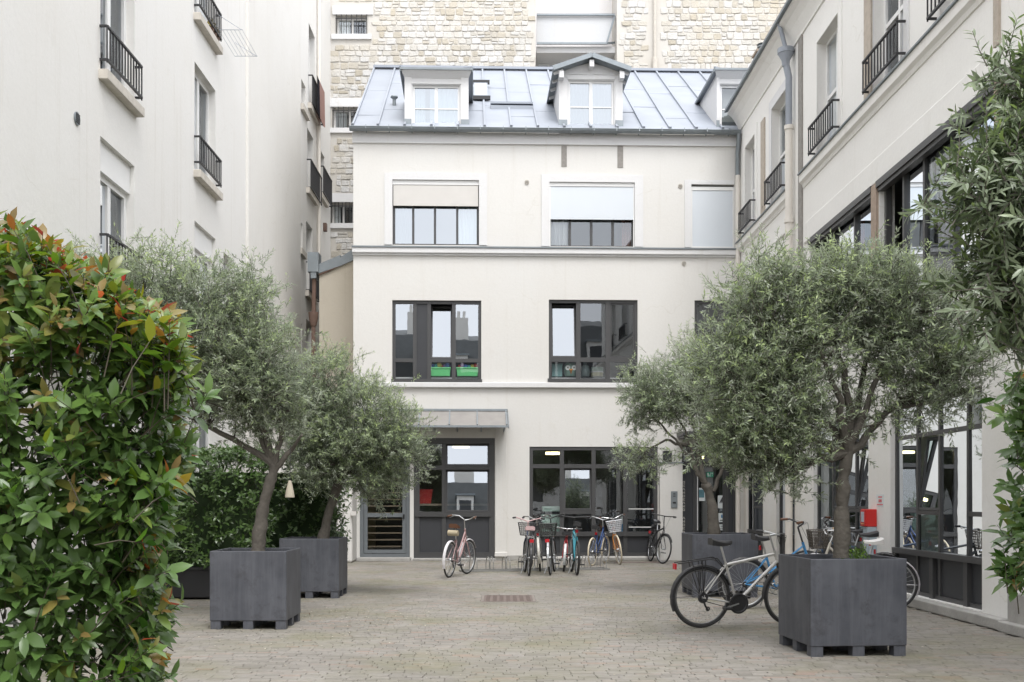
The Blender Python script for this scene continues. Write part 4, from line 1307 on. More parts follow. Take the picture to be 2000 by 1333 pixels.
# ================================================================== left building
lb_ = thing('apartment_building', 'tall off-white apartment building on the left with iron window guards and stone sills', 'apartment building', (LX, 0, 0), R(90))
def LY(x): return -LX * F_PX / (X0 - x)
HL = 17.5
colA = (LY(196), LY(263)); colB = (LY(380), LY(421)); colC = (21.25, 22.0)
ops = []
for s, h in ((4.53, 6.49), (7.39, 9.34), (10.2, 12.15), (13.05, 15.0), (1.6, 3.5)):
    ops += [(colA[0], colA[1], s, h, 'A'), (colB[0], colB[1], s, h, 'B')]
ops.append((colC[0], colC[1], 4.9, 6.38, 'C'))
ops += [(8.4, 9.8, 4.53, 6.49, 'A'), (8.4, 9.8, 7.39, 9.34, 'A'), (8.4, 9.8, 10.2, 12.15, 'A')]
UB = LY(480); UC = LY(583)
mb = MB(); wall_mb(mb, 1.5, UB, 0, HL, ops, 0.28)
mb.quad((1.5, 0, 0), (1.5, 8, 0), (1.5, 8, HL), (1.5, 0, HL)); mb.quad((1.5, 0, HL), (36, 0, HL), (36, 8, HL), (1.5, 8, HL))
mb.build('wall', M['left'], lb_)
mb = MB(); mb.box(UB + 0.002, UC, -0.06, 0.2, 0, HL); mb.build('blank_wall', M['left_beige'], lb_)
far = [  # (x0, x1, ytop, ybot, guard)
    (603, 615, 60, 216, True), (588.5, 597, 163, 214, False), (600, 612, 261, 378, True), (625, 633.5, 300, 385, True),
    (585, 591, 435, 490, False), (598, 610, 440, 575, True), (598, 610, 628, 760, False), (580 + 4.5, 590, 632, 720, False)]
fops = []
for x0, x1, yt, yb, gd in far:
    a, b = LY(x0), LY(x1)
    ym = (a + b) / 2
    fops.append((a, b, CAM_H + (Y0 - yb) / F_PX * ym, CAM_H + (Y0 - yt) / F_PX * ym, gd))
mb = MB(); wall_mb(mb, UC + 0.002, 36.0, 0, HL, fops, 0.25); mb.build('rear_wall', M['left'], lb_)
room(lb_, 1.6, 35.8, 0.275, 4.0, 0.1, HL - 0.1, M['room'])
for a, b, s, h, kind in ops:
    m_ = (a + b) / 2
    ht = h
    if kind in 'AB' and s == 4.53: ht = h - 0.42
    w = window(lb_, a, b, s, ht, 0.13, [(a, m_, []), (m_, b, [])] if kind != 'C' else [(a, b, [])], M['white'], M['glass'], fw=0.085, mw=0.12)
    if ht != h:
        mb = MB(); mb.box(a + 0.002, b - 0.002, 0.07, 0.28, ht, h - 0.002); mb.build('shutter_box', M['white'], w)
    if s > 7:
        mb = MB(); mb.box(a + 0.08, m_ - 0.05, 0.30, 0.32, s + 0.08, h - 0.08); mb.build('curtain', M['curtain'], w)
    mb = MB(); mb.box(a - 0.07, b + 0.07, -0.13, 0.20, s - 0.14, s - 0.002); mb.build('window_sill', M['sillstone'], w, bevel=0.01)
    if kind in 'AB':
        railing(w, a - 0.02, b + 0.02, s + 0.14, s + 0.60, 0.0, 0.115, 0.10)
for i, (a, b, s, h, gd) in enumerate(fops):
    w = window(lb_, a, b, s, h, 0.16, [(a, b, [])], M['white'], M['glass'], fw=0.06)
    mb = MB(); mb.box(a - 0.15, b + 0.25 if gd else b + 0.15, -0.10, 0.16, s - 0.16, s - 0.002); mb.build('window_sill', M['sillstone'], w)
    if gd: railing(w, a - 0.05, b + 0.75, s + 0.02, s + 0.80, 0.0, 0.10, 0.11)
# vertical downpipe and round vent grille
mb = MB(); mb.tube([(LY(618.5), -0.07, 7.6), (LY(618.5), -0.07, 17.4)], 0.05, 8); mb.build('downpipe', M['cream_pipe'], lb_, smooth=True)
u, z = LY(149), CAM_H + (Y0 - 232) / F_PX * LY(149)
mb = MB(); n = 18
mb.prism([(u + 0.085 * math.cos(2 * PI * i / n), -0.02, z + 0.085 * math.sin(2 * PI * i / n)) for i in range(n)], (0, 0.025, 0), 0)
for k in range(-2, 3): mb.box(u - 0.06, u + 0.06, -0.027, -0.018, z + k * 0.027 - 0.006, z + k * 0.027 + 0.006, 1)
mb.build('vent_grille', [M['zinc_dark'], M['black']], lb_)
mb = MB(); mb.box(LY(631), LY(633), -0.10, 0.0, CAM_H + (Y0 - 452) / F_PX * LY(632), CAM_H + (Y0 - 437) / F_PX * LY(632)); mb.build('wall_lamp', M['rust'], lb_)

# washing line frame and its pots outside the upper window, cloth over a far guard
def wl(u, v, z): return Vector((LX - v, u, z))
rack = thing('drying_rack', 'folding wire clothes rack fixed outside the top left window guard', 'clothes rack', (LX + 0.1, LY(433), 10.4))
mb = MB()
for k in range(7):
    mb.tube([(0.0 + k * 0.075, -0.6, 0.05), (0.0 + k * 0.075, 0.62, 0.05)], 0.0035, 5)
for y_ in (-0.6, 0.62): mb.tube([(0.0, y_, 0.05), (0.46, y_, 0.05)], 0.006, 5)
mb.tube([(0.0, -0.6, 0.33), (0.44, -0.6, 0.05)], 0.005, 5); mb.tube([(0.0, 0.62, 0.33), (0.44, 0.62, 0.05)], 0.005, 5)
mb.build('wire_frame', M['zinc'], rack)
plant = thing('window_plant', 'yellowish potted plants behind the top window guard beside the clothes rack', 'plant', (LX + 0.04, LY(410), 10.2))
for k in range(3):
    mb = MB(); mb.lathe([(0.05, 0.0), (0.07, 0.14), (0.06, 0.13), (0, 0.13)], (0, k * 0.2 - 0.1, 0), 10); mb.build('flower_pot', M['rust'], plant)
    mb = MB()
    for q in range(14): mb.add([(random.uniform(-.06, .06), k * 0.2 - 0.1 + random.uniform(-.07, .07), random.uniform(0.13, 0.34)) for _ in range(3)], [(0, 1, 2)])
    mb.build('foliage', simple('yellow_green_leaf_%d' % k, (0.30, 0.24, 0.06), 0.6, var=0.4, scale=20), plant)
cloth_t = thing('hanging_cloth', 'dusty pink cloth hung over a dark guard high on the far left wall', 'cloth', (LX + 0.20, LY(613), fops[0][2] - 0.05))
mb = MB()
for k in range(8):
    y_ = -0.2 + k * 0.11
    mb.quad((0.02 + 0.015 * math.sin(k * 2), y_, -0.15 + 0.02 * math.sin(k)), (0.02 + 0.015 * math.sin(k * 2 + 2), y_ + 0.11, -0.15 + 0.02 * math.sin(k + 1)), (0.0, y_ + 0.11, 0.95), (0.0, y_, 0.95))
mb.build('cloth', cloth('pink_cloth', (0.40, 0.26, 0.23), 0.2), cloth_t)
mb = MB()
for k in range(5):
    y_ = -0.62 + k * 0.085
    mb.quad((0.02, y_, -0.1), (0.02, y_ + 0.085, -0.12), (0.0, y_ + 0.085, 0.95), (0.0, y_, 0.95))
mb.build('dark_cloth', cloth('dark_cloth', (0.03, 0.03, 0.035), 0.1), cloth_t)

# ================================================================== annex between the left building and the rear house
ax = thing('annex_building', 'narrow stained beige annex with dark coping between the rear and left buildings', 'annex', (-4.75, 27.6, 0))
zl, zr = px(625, 521, 27.6).z, px(688, 489, 27.6).z
mb = MB(); mb.prism([(0, 0, 0), (1.15, 0, 0), (1.15, 0, zr - 0.1), (0.6, 0, zl + (zr - zl) * 0.45 - 0.1), (0, 0, zl - 0.1)], (0, 5.0, 0)); mb.build('wall', M['annex'], ax)
mb = MB()
pr = [(-0.12, zl - 0.1), (0.55, zl + (zr - zl) * 0.30), (0.85, zl + (zr - zl) * 0.62), (1.15, zr + 0.02)]
for (p, q) in zip(pr[:-1], pr[1:]):
    mb.prism([(p[0], -0.06, p[1] - 0.12), (q[0], -0.06, q[1] - 0.12), (q[0], -0.06, q[1] + 0.16), (p[0], -0.06, p[1] + 0.10)], (0, 5.1, 0))
mb.build('coping', M['zinc_dark'], ax)
mb = MB(); mb.box(-0.28, 0.0, -0.14, 0.3, zl - 0.16, zl + 0.34); mb.box(-0.20, -0.06, -0.12, 0.2, zl - 0.32, zl - 0.16); mb.build('rain_hopper', M['zinc_dark'], ax)
mb = MB(); hx = -0.13
mb.tube([(hx, 0.0, zl - 0.3), (hx - 0.02, 0.0, 5.9), (hx - 0.02, 0, 0.1)], 0.055, 8)
zc_ = px(617, 618, 27.6).z
mb.tube([(hx - 0.02, 0, zc_ - 0.25), (hx - 0.02, 0, zc_ - 0.05), (hx - 0.02, 0, zc_ + 0.1)], [0.075, 0.12, 0.13], 10)
mb.tube([(0.0, -0.04, zl - 0.22), (0.25, -0.04, zl - 0.12), (0.6, -0.04, zl + 0.05)], 0.02, 6)
mb.build('downpipe', M['rust'], ax, smooth=True)
gw = thing('garden_wall', 'short white rendered wall end left of the grey glazed door behind the planters', 'wall', (-4.4, 25.30, 0))
mb = MB(); mb.box(-1.1, 0.82, 0, 0.9, 0, 2.45); mb.build('wall_body', M['facade'], gw, bevel=0.05)
mb = MB(); u_ = px(691, 1003, 25.3); mb.box(u_.x + 4.4 - 0.06, u_.x + 4.4 + 0.06, -0.07, 0, u_.z - 0.05, u_.z + 0.05); mb.build('socket_box', M['blind_beige'], gw)

# ================================================================== party wall of rubble behind the roofs
SY = 34.35
sw = thing('stone_wall', 'high party wall of pale limestone rubble with barred windows rising behind the zinc roof', 'wall', (-6.2, SY, 0))
def S(x, y, v=0.0):
    p = px(x, y, SY + v); return p.x + 6.2, p.z
gapL, gapR = S(1046, 60)[0], S(1205, 60)[0]
bars = []
for x0, y0, x1, y1 in ((657, 31, 716.5, 68), (650.5, 211, 712, 251), (647.5, 397, 690, 437)):
    a, zt = S(x0, y0); b, zb = S(x1, y1)
    bars.append((a, b, zb, zt))
HS = 20.5
mb = MB()
wall_mb(mb, -0.5, gapL, 0, HS, bars, 0.35)
wall_mb(mb, gapR, 22.0, 0, HS, [], 0.3)
for u in (gapL, gapR):
    mb.quad((u, 0, 0), (u, 3.2, 0), (u, 3.2, HS), (u, 0, HS))
mb.build('wall', M['mortar'], sw)
room(sw, 0.2, 3.6, 0.34, 2.5, 8, 19, M['room'])
for a, b, zb, zt in bars:
    m_ = (a + b) / 2
    w = window(sw, a, b, zb, zt, 0.2, [(a, m_, []), (m_, b, [])], M['white'], M['glass'], fw=0.06, mw=0.07)
    mb = MB(); n = 6
    for k in range(n + 1):
        u = a + (b - a) * k / n
        mb.box(u - 0.011, u + 0.011, -0.04, -0.018, zb - 0.02, zt + 0.02)
    mb.box(a - 0.02, b + 0.02, -0.05, -0.03, zt - 0.12, zt - 0.09)
    mb.build('window_bars', M['black'], w)
    mb = MB(); mb.box(a + 0.06, m_ - 0.1, 0.29, 0.30, zb + 0.06, zt - 0.06); mb.build('curtain', M['curtain'], w)
    mb = MB(); mb.box(a - 0.15, b + 0.15, -0.07, 0.2, zb - 0.16, zb - 0.003); mb.build('window_sill', M['trim'], w)
    mb = MB(); mb.box(a - 0.12, b + 0.2, -0.05, 0.0, zt + 0.02, zt + 0.30); mb.build('window_lintel', M['trim'], w)
# the light well in the middle
mb = MB(); mb.quad((gapL, 1.6, 0), (gapR, 1.6, 0), (gapR, 1.6, HS), (gapL, 1.6, HS)); mb.build('light_well_wall', M['well'], sw)
za, zb = S(1100, 34, 0.5)[1], S(1100, 86, 0.5)[1]
ga, gb = S(1048, 60, 0.5)[0], S(1200, 60, 0.5)[0]
mb = MB(); mb.prism([(ga, 0.45, zb), (gb - 0.25, 0.45, zb), (gb, 0.45, za), (ga, 0.45, za)], (0, 0.12, 0)); mb.build('balcony_panel', M['wellgrey'], sw)
mb = MB(); mb.bar((ga, 0.40, za + 0.03), (gb, 0.40, za + 0.03), 0.07, 0.06); mb.bar((gb - 0.25, 0.42, zb), (gb, 0.42, za), 0.06, 0.06); mb.bar((ga, 0.42, zb - 0.02), (gb - 0.25, 0.42, zb - 0.02), 0.06, 0.06); mb.bar((gb - 0.25, 0.42, zb - 0.02), (gapR, 0.7, zb + 0.12), 0.06, 0.06); mb.build('balcony_rail', M['lead'], sw)
mb = MB(); mb.box(ga, gb + 0.1, 0.6, 1.58, zb - 0.25, zb - 0.05); mb.build('balcony_slab', M['trim'], sw)
a, zt = S(1047.5, 115, 1.55); b, _ = S(1095, 115, 1.55)
w = window(sw, a, b, zt - 1.4, zt - 0.18, 1.50, [(a, (a + b) / 2, []), ((a + b) / 2, b, [])], M['white'], M['blind'], fw=0.05)
mb = MB(); mb.box(a, b, 1.45, 1.58, zt - 0.178, zt); mb.build('shutter_box', M['lead'], w)
# cast pipe down the right half
pu_, pz_ = S(1279, 120, -0.1)
mb = MB(); mb.tube([(pu_, -0.1, pz_ - 0.6), (pu_, -0.1, HS)], 0.045, 8); mb.tube([(pu_, -0.1, pz_ - 0.5), (pu_, -0.1, pz_ + 0.12)], [0.09, 0.08], 10); mb.build('downpipe', M['sillstone'], sw, smooth=True)
# rubble stones, laid in rough courses
def stone_verts(w, h, proud, jit):
    def j(s): return random.uniform(-s, s)
    a, b = w / 2 - 0.012, h / 2 - 0.012
    cor = [(-a + j(jit), -b + j(jit)), (a + j(jit), -b + j(jit)), (a + j(jit), b + j(jit)), (-a + j(jit), b + j(jit))]
    # clip two corners a little for a rough outline
    out = []
    for i in range(4):
        p, q = cor[i], cor[(i + 1) % 4]
        out.append((p[0] + (q[0] - p[0]) * 0.10, p[1] + (q[1] - p[1]) * 0.10))
        out.append((p[0] + (q[0] - p[0]) * 0.90, p[1] + (q[1] - p[1]) * 0.90))
    n = 8
    vs_ = [(p[0], 0.02, p[1]) for p in out]
    vs_ += [(p[0] * 0.97, -proud * 0.7, p[1] * 0.97) for p in out]
    vs_ += [(p[0] * 0.86, -proud, p[1] * 0.84) for p in out]
    fs_ = [tuple(range(3 * n - 1, 2 * n - 1, -1))]
    for k in (0, 1):
        for i in range(n):
            i2 = (i + 1) % n
            fs_.append((k * n + i, k * n + i2, (k + 1) * n + i2, (k + 1) * n + i))
    return vs_, fs_
stones = []
def lay(u0, u1, z0, z1, skip):
    z = z0
    while z < z1:
        h = random.uniform(0.15, 0.25)
        u = u0 - random.random() * 0.2
        while u < u1:
            w = random.uniform(0.15, 0.34)
            cu, cz = u + w / 2, z + h / 2
            if u >= u0 - 0.02 and u + w <= u1 + 0.03 and not any(a - 0.14 < cu + w / 2 and cu - w / 2 < b + 0.14 and c - 0.18 < cz + h / 2 and cz - h / 2 < d + 0.32 for a, b, c, d in skip):
                if random.random() < 0.30 and h > 0.2:
                    hh = h * random.uniform(0.4, 0.6)
                    stones.append((cu, z + hh / 2, w, hh)); stones.append((cu, z + hh + (h - hh) / 2, w, h - hh))
                else:
                    stones.append((cu, cz, w, h))
            u += w
        z += h
lay(0.62, gapL - 0.02, 14.6, 18.6, bars)
lay(0.62, 2.2, 8.6, 14.6, bars)
lay(gapR + 0.05, 16.3, 14.4, 18.6, [(pu_ - 0.03, pu_ + 0.03, 0, 30)])
def vis(s):
    X, Z = s[0] - 6.2, s[1]
    u = X0 + X / SY * F_PX; y = Y0 - (Z - CAM_H) / SY * F_PX
    if not (640 < u < 1575 and -8 < y): return -1
    if u > 690 and y > 140: return -1
    if u < 740 and u > 692 and y > 250 - (u - 692) * 2.3: return -1
    return s[2] * s[3]
stones.sort(key=vis, reverse=True)
mb = MB(); rv = []
for i, s in enumerate(stones):
    vs_, fs_ = stone_verts(s[2], s[3], random.uniform(0.012, 0.032), 0.018)
    if i < 300 and vis(s) > 0:
        m1 = MB(); m1.add(vs_, fs_); o = bpy.data.objects.new('stone', m1.mesh('stone', M['stone'])); COL.objects.link(o); o.parent = sw
        o.location = (s[0], 0, s[1])
    else:
        mb.add([(p[0] + s[0], p[1], p[2] + s[1]) for p in vs_], fs_); rv.extend([random.random()] * len(vs_))
me = mb.mesh('small_stones', M['stone'])
at = me.attributes.new('rnd', 'FLOAT', 'POINT'); at.data.foreach_set('value', rv)
o = bpy.data.objects.new('small_stones', me); COL.objects.link(o); o.parent = sw; o["kind"] = 'stuff'

# ================================================================== the house across the courtyard entrance (seen mirrored in the panes)
ob = thing('front_house', 'pale house with dark mansard roof and chimneys behind the viewer, mirrored in the window panes', 'house', (-13, -17, 0))
mb = MB()
fo = [(1.5 + 2.6 * i, 2.7 + 2.6 * i, z, z + 1.8) for i in range(9) for z in (0.9, 3.8, 6.4)]
wall_mb(mb, 0, 26, 0, 8.8, fo, -0.2); mb.quad((0, 0.0, 8.8), (26, 0, 8.8), (26, -8, 8.8), (0, -8, 8.8))
mb.build('wall', M['left'], ob)
mb = MB(); mb.box(0, 26, -1.0, -0.21, 0, 8.7); mb.build('room_back', M['room'], ob)
mb = MB(); mb.prism([(0, 0.3, 8.8), (0, -1.2, 12.4), (0, -5, 13.3), (0, -5, 8.8)], (26, 0, 0)); mb.build('roof', simple('slate', (0.10, 0.105, 0.105), 0.7, var=0.35, scale=3), ob)
for i in range(9):                                     # dormers on the mansard
    x_ = 1.7 + 2.7 * i
    mb = MB(); mb.box(x_, x_ + 1.1, -1.2, 0.15, 9.3, 11.2, 0); mb.box(x_ + 0.15, x_ + 0.95, 0.15, 0.17, 9.5, 10.9, 1); mb.box(x_ - 0.1, x_ + 1.2, -1.2, 0.3, 11.2, 11.32, 2)
    mb.build('dormer', [M['left'], M['panel'], M['zinc_dark']], ob)
mb = MB(); mb.box(-0.1, 26.1, 0.0, 0.45, 8.55, 8.78); mb.build('cornice', M['trim'], ob)
for x_ in (2, 9.2, 12.4, 19, 24):
    mb = MB(); mb.box(x_, x_ + 1.3, -2.6, -1.8, 10.5, 14.0)
    for k in range(3): mb.lathe([(0.11, 14.0), (0.09, 14.5), (0, 14.5)], (x_ + 0.25 + k * 0.4, -2.2, 0), 8)
    mb.build('chimney', M['left_beige'], ob)

# ================================================================== planters
def planter(loc, yaw, W, H, label, foot=0.10, D=None):
    D = D or W
    t = thing('planter', label, 'planter', loc, yaw, 'square grey zinc planters on feet')
    w, d = W / 2, D / 2
    e = 0.022
    mb = MB()
    zb, zt = foot, foot + H
    mb.box(-w, w, -d, -d + e, zb, zt); mb.box(-w, w, d - e, d, zb, zt)
    mb.box(-w, -w + e, -d + e, d - e, zb, zt); mb.box(w - e, w, -d + e, d - e, zb, zt)
    mb.box(-w + e, w - e, -d + e, d - e, zb, zb + 0.03)
    mb.build('box', M['planter'], t, bevel=0.006)
    n = 8
    mb = MB()
    pts = {}
    for i in range(n + 1):
        for j in range(n + 1):
            pts[i, j] = (-w + e + (W - 2 * e) * i / n, -d + e + (D - 2 * e) * j / n, zt - 0.07 + random.uniform(-0.02, 0.025))
    for i in range(n):
        for j in range(n):
            mb.quad(pts[i, j], pts[i + 1, j], pts[i + 1, j + 1], pts[i, j + 1])
    mb.build('soil', M['soil'], t)
    f = 0.115
    fm = MB(); fm.box(-f / 2, f / 2, -f / 2, f / 2, 0, foot - 0.002)
    me = fm.mesh('foot', M['planter'])
    for i in (-1, 0, 1):
        for j in (-1, 0, 1):
            o = bpy.data.objects.new('foot', me); COL.objects.link(o); o.parent = t
            o.location = (i * (w - f / 2 - 0.008), j * (d - f / 2 - 0.008), 0)
    return t
P1 = (-2.945, 12.79); P2 = (-2.945, 16.66); P3 = (3.36, 16.85); P4 = (2.904 + 0.47 - 0.035, 10.19 + 0.47 + 0.035)
planter((*P1, 0), 0.0, 0.88, 0.80, 'weathered slate grey planter nearest the left hedge with a leaning olive trunk')
planter((*P2, 0), 0.0, 0.90, 0.80, 'darker grey planter half hidden behind the left front planter')
planter((*P3, 0), 0.0, 1.00, 0.86, 'grey planter before the entrance door behind the silver bicycle')
planter((*P4, 0), R(4.2), 0.94, 0.83, 'large blue grey planter in the right foreground with a straight olive trunk')

# ================================================================== foliage
def leaf_mesh(name, P, D, N, L, W, age, rnd, mat, broad=False):
    n = len(P)
    D = D / np.linalg.norm(D, axis=1, keepdims=True)
    S_ = np.cross(D, N); ln = np.linalg.norm(S_, axis=1, keepdims=True); ln[ln < 1e-6] = 1; S_ /= ln
    U = np.cross(S_, D)
    L = L[:, None]; W = W[:, None]
    if not broad:
        vs_ = np.stack([P, P + D * L * 0.45 + S_ * W / 2, P + D * L - U * L * 0.06, P + D * L * 0.45 - S_ * W / 2], axis=1)
        k = 4
        fl = np.array([0, 1, 2, 3]); fs_ = [4]
    else:
        dr = -U * L
        vs_ = np.stack([P,
                        P + D * L * 0.30 + S_ * W * 0.43 + U * W * 0.10, P + D * L * 0.30 + dr * 0.0, P + D * L * 0.30 - S_ * W * 0.43 + U * W * 0.10,
                        P + D * L * 0.66 + S_ * W * 0.42 + U * W * 0.06 + dr * 0.05, P + D * L * 0.66 + dr * 0.06, P + D * L * 0.66 - S_ * W * 0.42 + U * W * 0.06 + dr * 0.05,
                        P + D * L + dr * 0.16], axis=1)
        k = 8
        fl = np.array([0, 2, 1, 0, 3, 2, 1, 2, 5, 4, 2, 3, 6, 5, 4, 5, 7, 5, 6, 7]); fs_ = [3, 3, 4, 4, 3, 3]
    vs_ = vs_.reshape(-1, 3)
    loops = (fl[None, :] + (np.arange(n) * k)[:, None]).ravel()
    tot = np.tile(np.array(fs_), n)
    start = np.concatenate([[0], np.cumsum(tot)[:-1]])
    me = bpy.data.meshes.new(name)
    me.vertices.add(len(vs_)); me.vertices.foreach_set("co", vs_.astype(np.float32).ravel())
    me.loops.add(len(loops)); me.loops.foreach_set("vertex_index", loops.astype(np.int32))
    me.polygons.add(len(tot)); me.polygons.foreach_set("loop_start", start.astype(np.int32)); me.polygons.foreach_set("loop_total", tot.astype(np.int32))
    me.update(calc_edges=True)
    for nm, val in (("age", age), ("rnd", rnd)):
        a = me.attributes.new(nm, 'FLOAT', 'POINT'); a.data.foreach_set("value", np.repeat(val, k).astype(np.float32))
    me.materials.append(mat)
    if broad:
        me.polygons.foreach_set("use_smooth", [True] * len(tot))
    return me

def unit(a):
    return a / np.maximum(np.linalg.norm(a, axis=-1, keepdims=True), 1e-9)

def olive_tree(label, base, trunk, fork_r, ells, limbs, n_clump, twigs, leaves_per, leaf_len, seed, tw=(2.2, 4.4), spread=2.2, group='olive trees in planters', trunk_r=0.07, up=0.32, name='olive_tree', single_leaves=0, keep=None, broad=False, lmat=None):
    """base: ground point of the trunk; trunk: list of points; limbs: lists of points from the fork;
    ells: crown ellipsoids (centre, radii, weight). Twigs grow in clumps on the ellipsoids, each clump tied to the nearest limb."""
    r_ = np.random.default_rng(seed)
    t = thing(name, label, 'olive tree', base, 0, group)
    b0 = np.array(base)
    wood = MB()
    tp = [Vector(p) - Vector(base) for p in trunk]
    k = len(tp)
    rs = [trunk_r * (1.25 if i == 0 else 1.0 - 0.18 * i / (k - 1)) for i in range(k)]
    # resample the trunk with slight knobbly wobble
    pts, rr = [], []
    for i in range(k - 1):
        for s in range(5):
            f = s / 5
            p = tp[i].lerp(tp[i + 1], f)
            pts.append(p + Vector(r_.normal(0, trunk_r * 0.06, 3))); rr.append((rs[i] * (1 - f) + rs[i + 1] * f) * (1 + 0.10 * r_.normal()))
    pts.append(tp[-1]); rr.append(rs[-1])
    wood.tube(pts, rr, 10)
    wood.build('trunk', M['bark'], t, smooth=True)
    nodes, nrad = [], []
    for lm in limbs:
        lp = [Vector(p) - Vector(base) for p in lm]
        r0 = fork_r * r_.uniform(0.85, 1.1)
        pp, rr = [], []
        for i in range(len(lp) - 1):
            for s in range(4):
                f = s / 4
                pp.append(lp[i].lerp(lp[i + 1], f) + Vector(r_.normal(0, 0.012, 3)) * (1 if (i or s) else 0))
        pp.append(lp[-1])
        for i in range(len(pp)):
            rr.append(r0 * (1 - 0.68 * i / (len(pp) - 1)))
        lb = MB(); lb.tube(pp, rr, 8)
        lb.build('limb', M['bark'], t, smooth=True)
        for p, q in zip(pp[1:], rr[1:]):
            nodes.append(np.array(p)); nrad.append(q)
    nodes = np.array(nodes)
    # clumps
    ws = np.array([e[2] for e in ells]); ws = ws / ws.sum()
    cl = []
    for _ in range(n_clump):
        e = ells[r_.choice(len(ells), p=ws)]
        d = unit(r_.normal(size=3))
        rad = r_.random() ** 0.40
        c = np.array(e[0]) - b0 + d * np.array(e[1]) * rad
        cl.append((c, d, rad))
    br = MB()
    P, D, N, AGE = [], [], [], []
    for c, d, rad in cl:
        j = int(np.argmin(((nodes - c) ** 2).sum(1) + 0.15 * (nodes[:, 2] > c[2])))
        a = nodes[j]
        mid = (a + c) / 2 + r_.normal(0, 0.05, 3) + np.array([0, 0, 0.04])
        ra = min(nrad[j] * 0.6, 0.014)
        br.tube([a, a * 0.4 + mid * 0.6, mid * 0.5 + c * 0.5, c], [ra, ra * 0.75, ra * 0.5, 0.003], 5, cap=False)
        nt_ = max(3, int(twigs * r_.uniform(0.6, 1.4)))
        for _ in range(nt_):
            td = unit(d * 0.55 * rad + np.array([0, 0, up]) + r_.normal(0, 0.55, 3))
            tl = leaf_len * r_.uniform(*tw)
            s = c + r_.normal(0, leaf_len * spread, 3) * np.array([1, 1, 0.8])
            if keep is not None and not keep(s + b0): continue
            br.tube([s, s + td * tl * 0.5 + r_.normal(0, 0.004, 3), s + td * tl], [0.0028, 0.002, 0.001], 3, cap=False)
            side = unit(np.cross(td, r_.normal(size=3)))
            sd2 = np.cross(td, side)
            m = max(5, int(leaves_per * r_.uniform(0.7, 1.3)))
            for q in range(m):
                f = (q + 0.5) / m
                an = (q % 2) * PI + (q // 2) * PI / 2 + r_.normal(0, 0.3)
                o = side * math.cos(an) + sd2 * math.sin(an)
                P.append(s + td * tl * f)
                dd = td * r_.uniform(0.55, 1.1) + o * r_.uniform(0.6, 1.0) + np.array([0, 0, -0.12])
                D.append(dd)
                N.append(td * 0.9 - o * 0.4 + np.array([0, 0, 0.5]) + r_.normal(0, 0.25, 3))
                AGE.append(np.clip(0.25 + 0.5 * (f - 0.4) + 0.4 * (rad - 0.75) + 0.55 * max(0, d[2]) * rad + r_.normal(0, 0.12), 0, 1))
    br.build('branches', M['bark'], t, smooth=True)['kind'] = 'stuff'
    P, D, N, AGE = np.array(P), np.array(D), np.array(N), np.array(AGE)
    n = len(P)
    L = leaf_len * r_.uniform(0.7, 1.2, n); W = L * r_.uniform(0.20, 0.28, n)
    rnd = r_.random(n)
    idx = np.arange(n)
    if single_leaves:
        Pw = P + b0
        u = X0 + Pw[:, 0] / Pw[:, 1] * F_PX; y = Y0 - (Pw[:, 2] - CAM_H) / Pw[:, 1] * F_PX
        inn = (u > 0) & (u < 1995) & (y > 0) & (y < 1333)
        order = np.argsort(Pw[:, 1] + np.where(inn, 0, 100))
        one = order[:single_leaves]; rest_ = order[single_leaves:]
        for i in one:
            me1 = leaf_mesh('leaf', np.zeros((1, 3)), D[i:i + 1], N[i:i + 1], L[i:i + 1], W[i:i + 1], AGE[i:i + 1], rnd[i:i + 1] * 0, lmat or M['olive'], broad)
            o = bpy.data.objects.new('leaf', me1); COL.objects.link(o); o.parent = t; o.location = P[i]
        idx = rest_
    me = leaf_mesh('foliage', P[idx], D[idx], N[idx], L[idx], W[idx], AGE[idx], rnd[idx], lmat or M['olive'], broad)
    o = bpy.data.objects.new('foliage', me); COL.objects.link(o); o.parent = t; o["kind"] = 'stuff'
    return t

def E(x, y, rx, ry, Y, dY, w=1.0, dep=None):
    p = px(x, y, Y + dY)
    s = (Y + dY) / F_PX
    return ((p.x, p.y, p.z), (rx * s, dep if dep else (rx + ry) / 2 * s * 0.9, ry * s), w)
def W3(x, y, Y): return tuple(px(x, y, Y))

# left front olive
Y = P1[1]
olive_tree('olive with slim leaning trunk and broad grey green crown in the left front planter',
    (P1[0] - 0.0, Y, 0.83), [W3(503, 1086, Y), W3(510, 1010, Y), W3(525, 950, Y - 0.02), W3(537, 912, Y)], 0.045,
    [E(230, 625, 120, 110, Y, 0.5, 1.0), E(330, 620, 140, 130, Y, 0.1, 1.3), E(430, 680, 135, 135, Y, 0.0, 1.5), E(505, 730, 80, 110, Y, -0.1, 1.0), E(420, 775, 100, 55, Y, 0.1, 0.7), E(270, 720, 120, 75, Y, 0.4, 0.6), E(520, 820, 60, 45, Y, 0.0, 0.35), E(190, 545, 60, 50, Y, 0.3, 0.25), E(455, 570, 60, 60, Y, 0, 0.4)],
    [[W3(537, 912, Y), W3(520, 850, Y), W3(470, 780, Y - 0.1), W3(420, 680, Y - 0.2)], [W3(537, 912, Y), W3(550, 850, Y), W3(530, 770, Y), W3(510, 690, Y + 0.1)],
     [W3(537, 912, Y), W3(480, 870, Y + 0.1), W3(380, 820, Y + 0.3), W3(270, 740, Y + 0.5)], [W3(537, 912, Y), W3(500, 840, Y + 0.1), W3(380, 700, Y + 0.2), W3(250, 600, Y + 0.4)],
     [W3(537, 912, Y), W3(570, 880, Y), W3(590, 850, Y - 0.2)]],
    410, 14, 16, 0.062, 21, trunk_r=0.072)
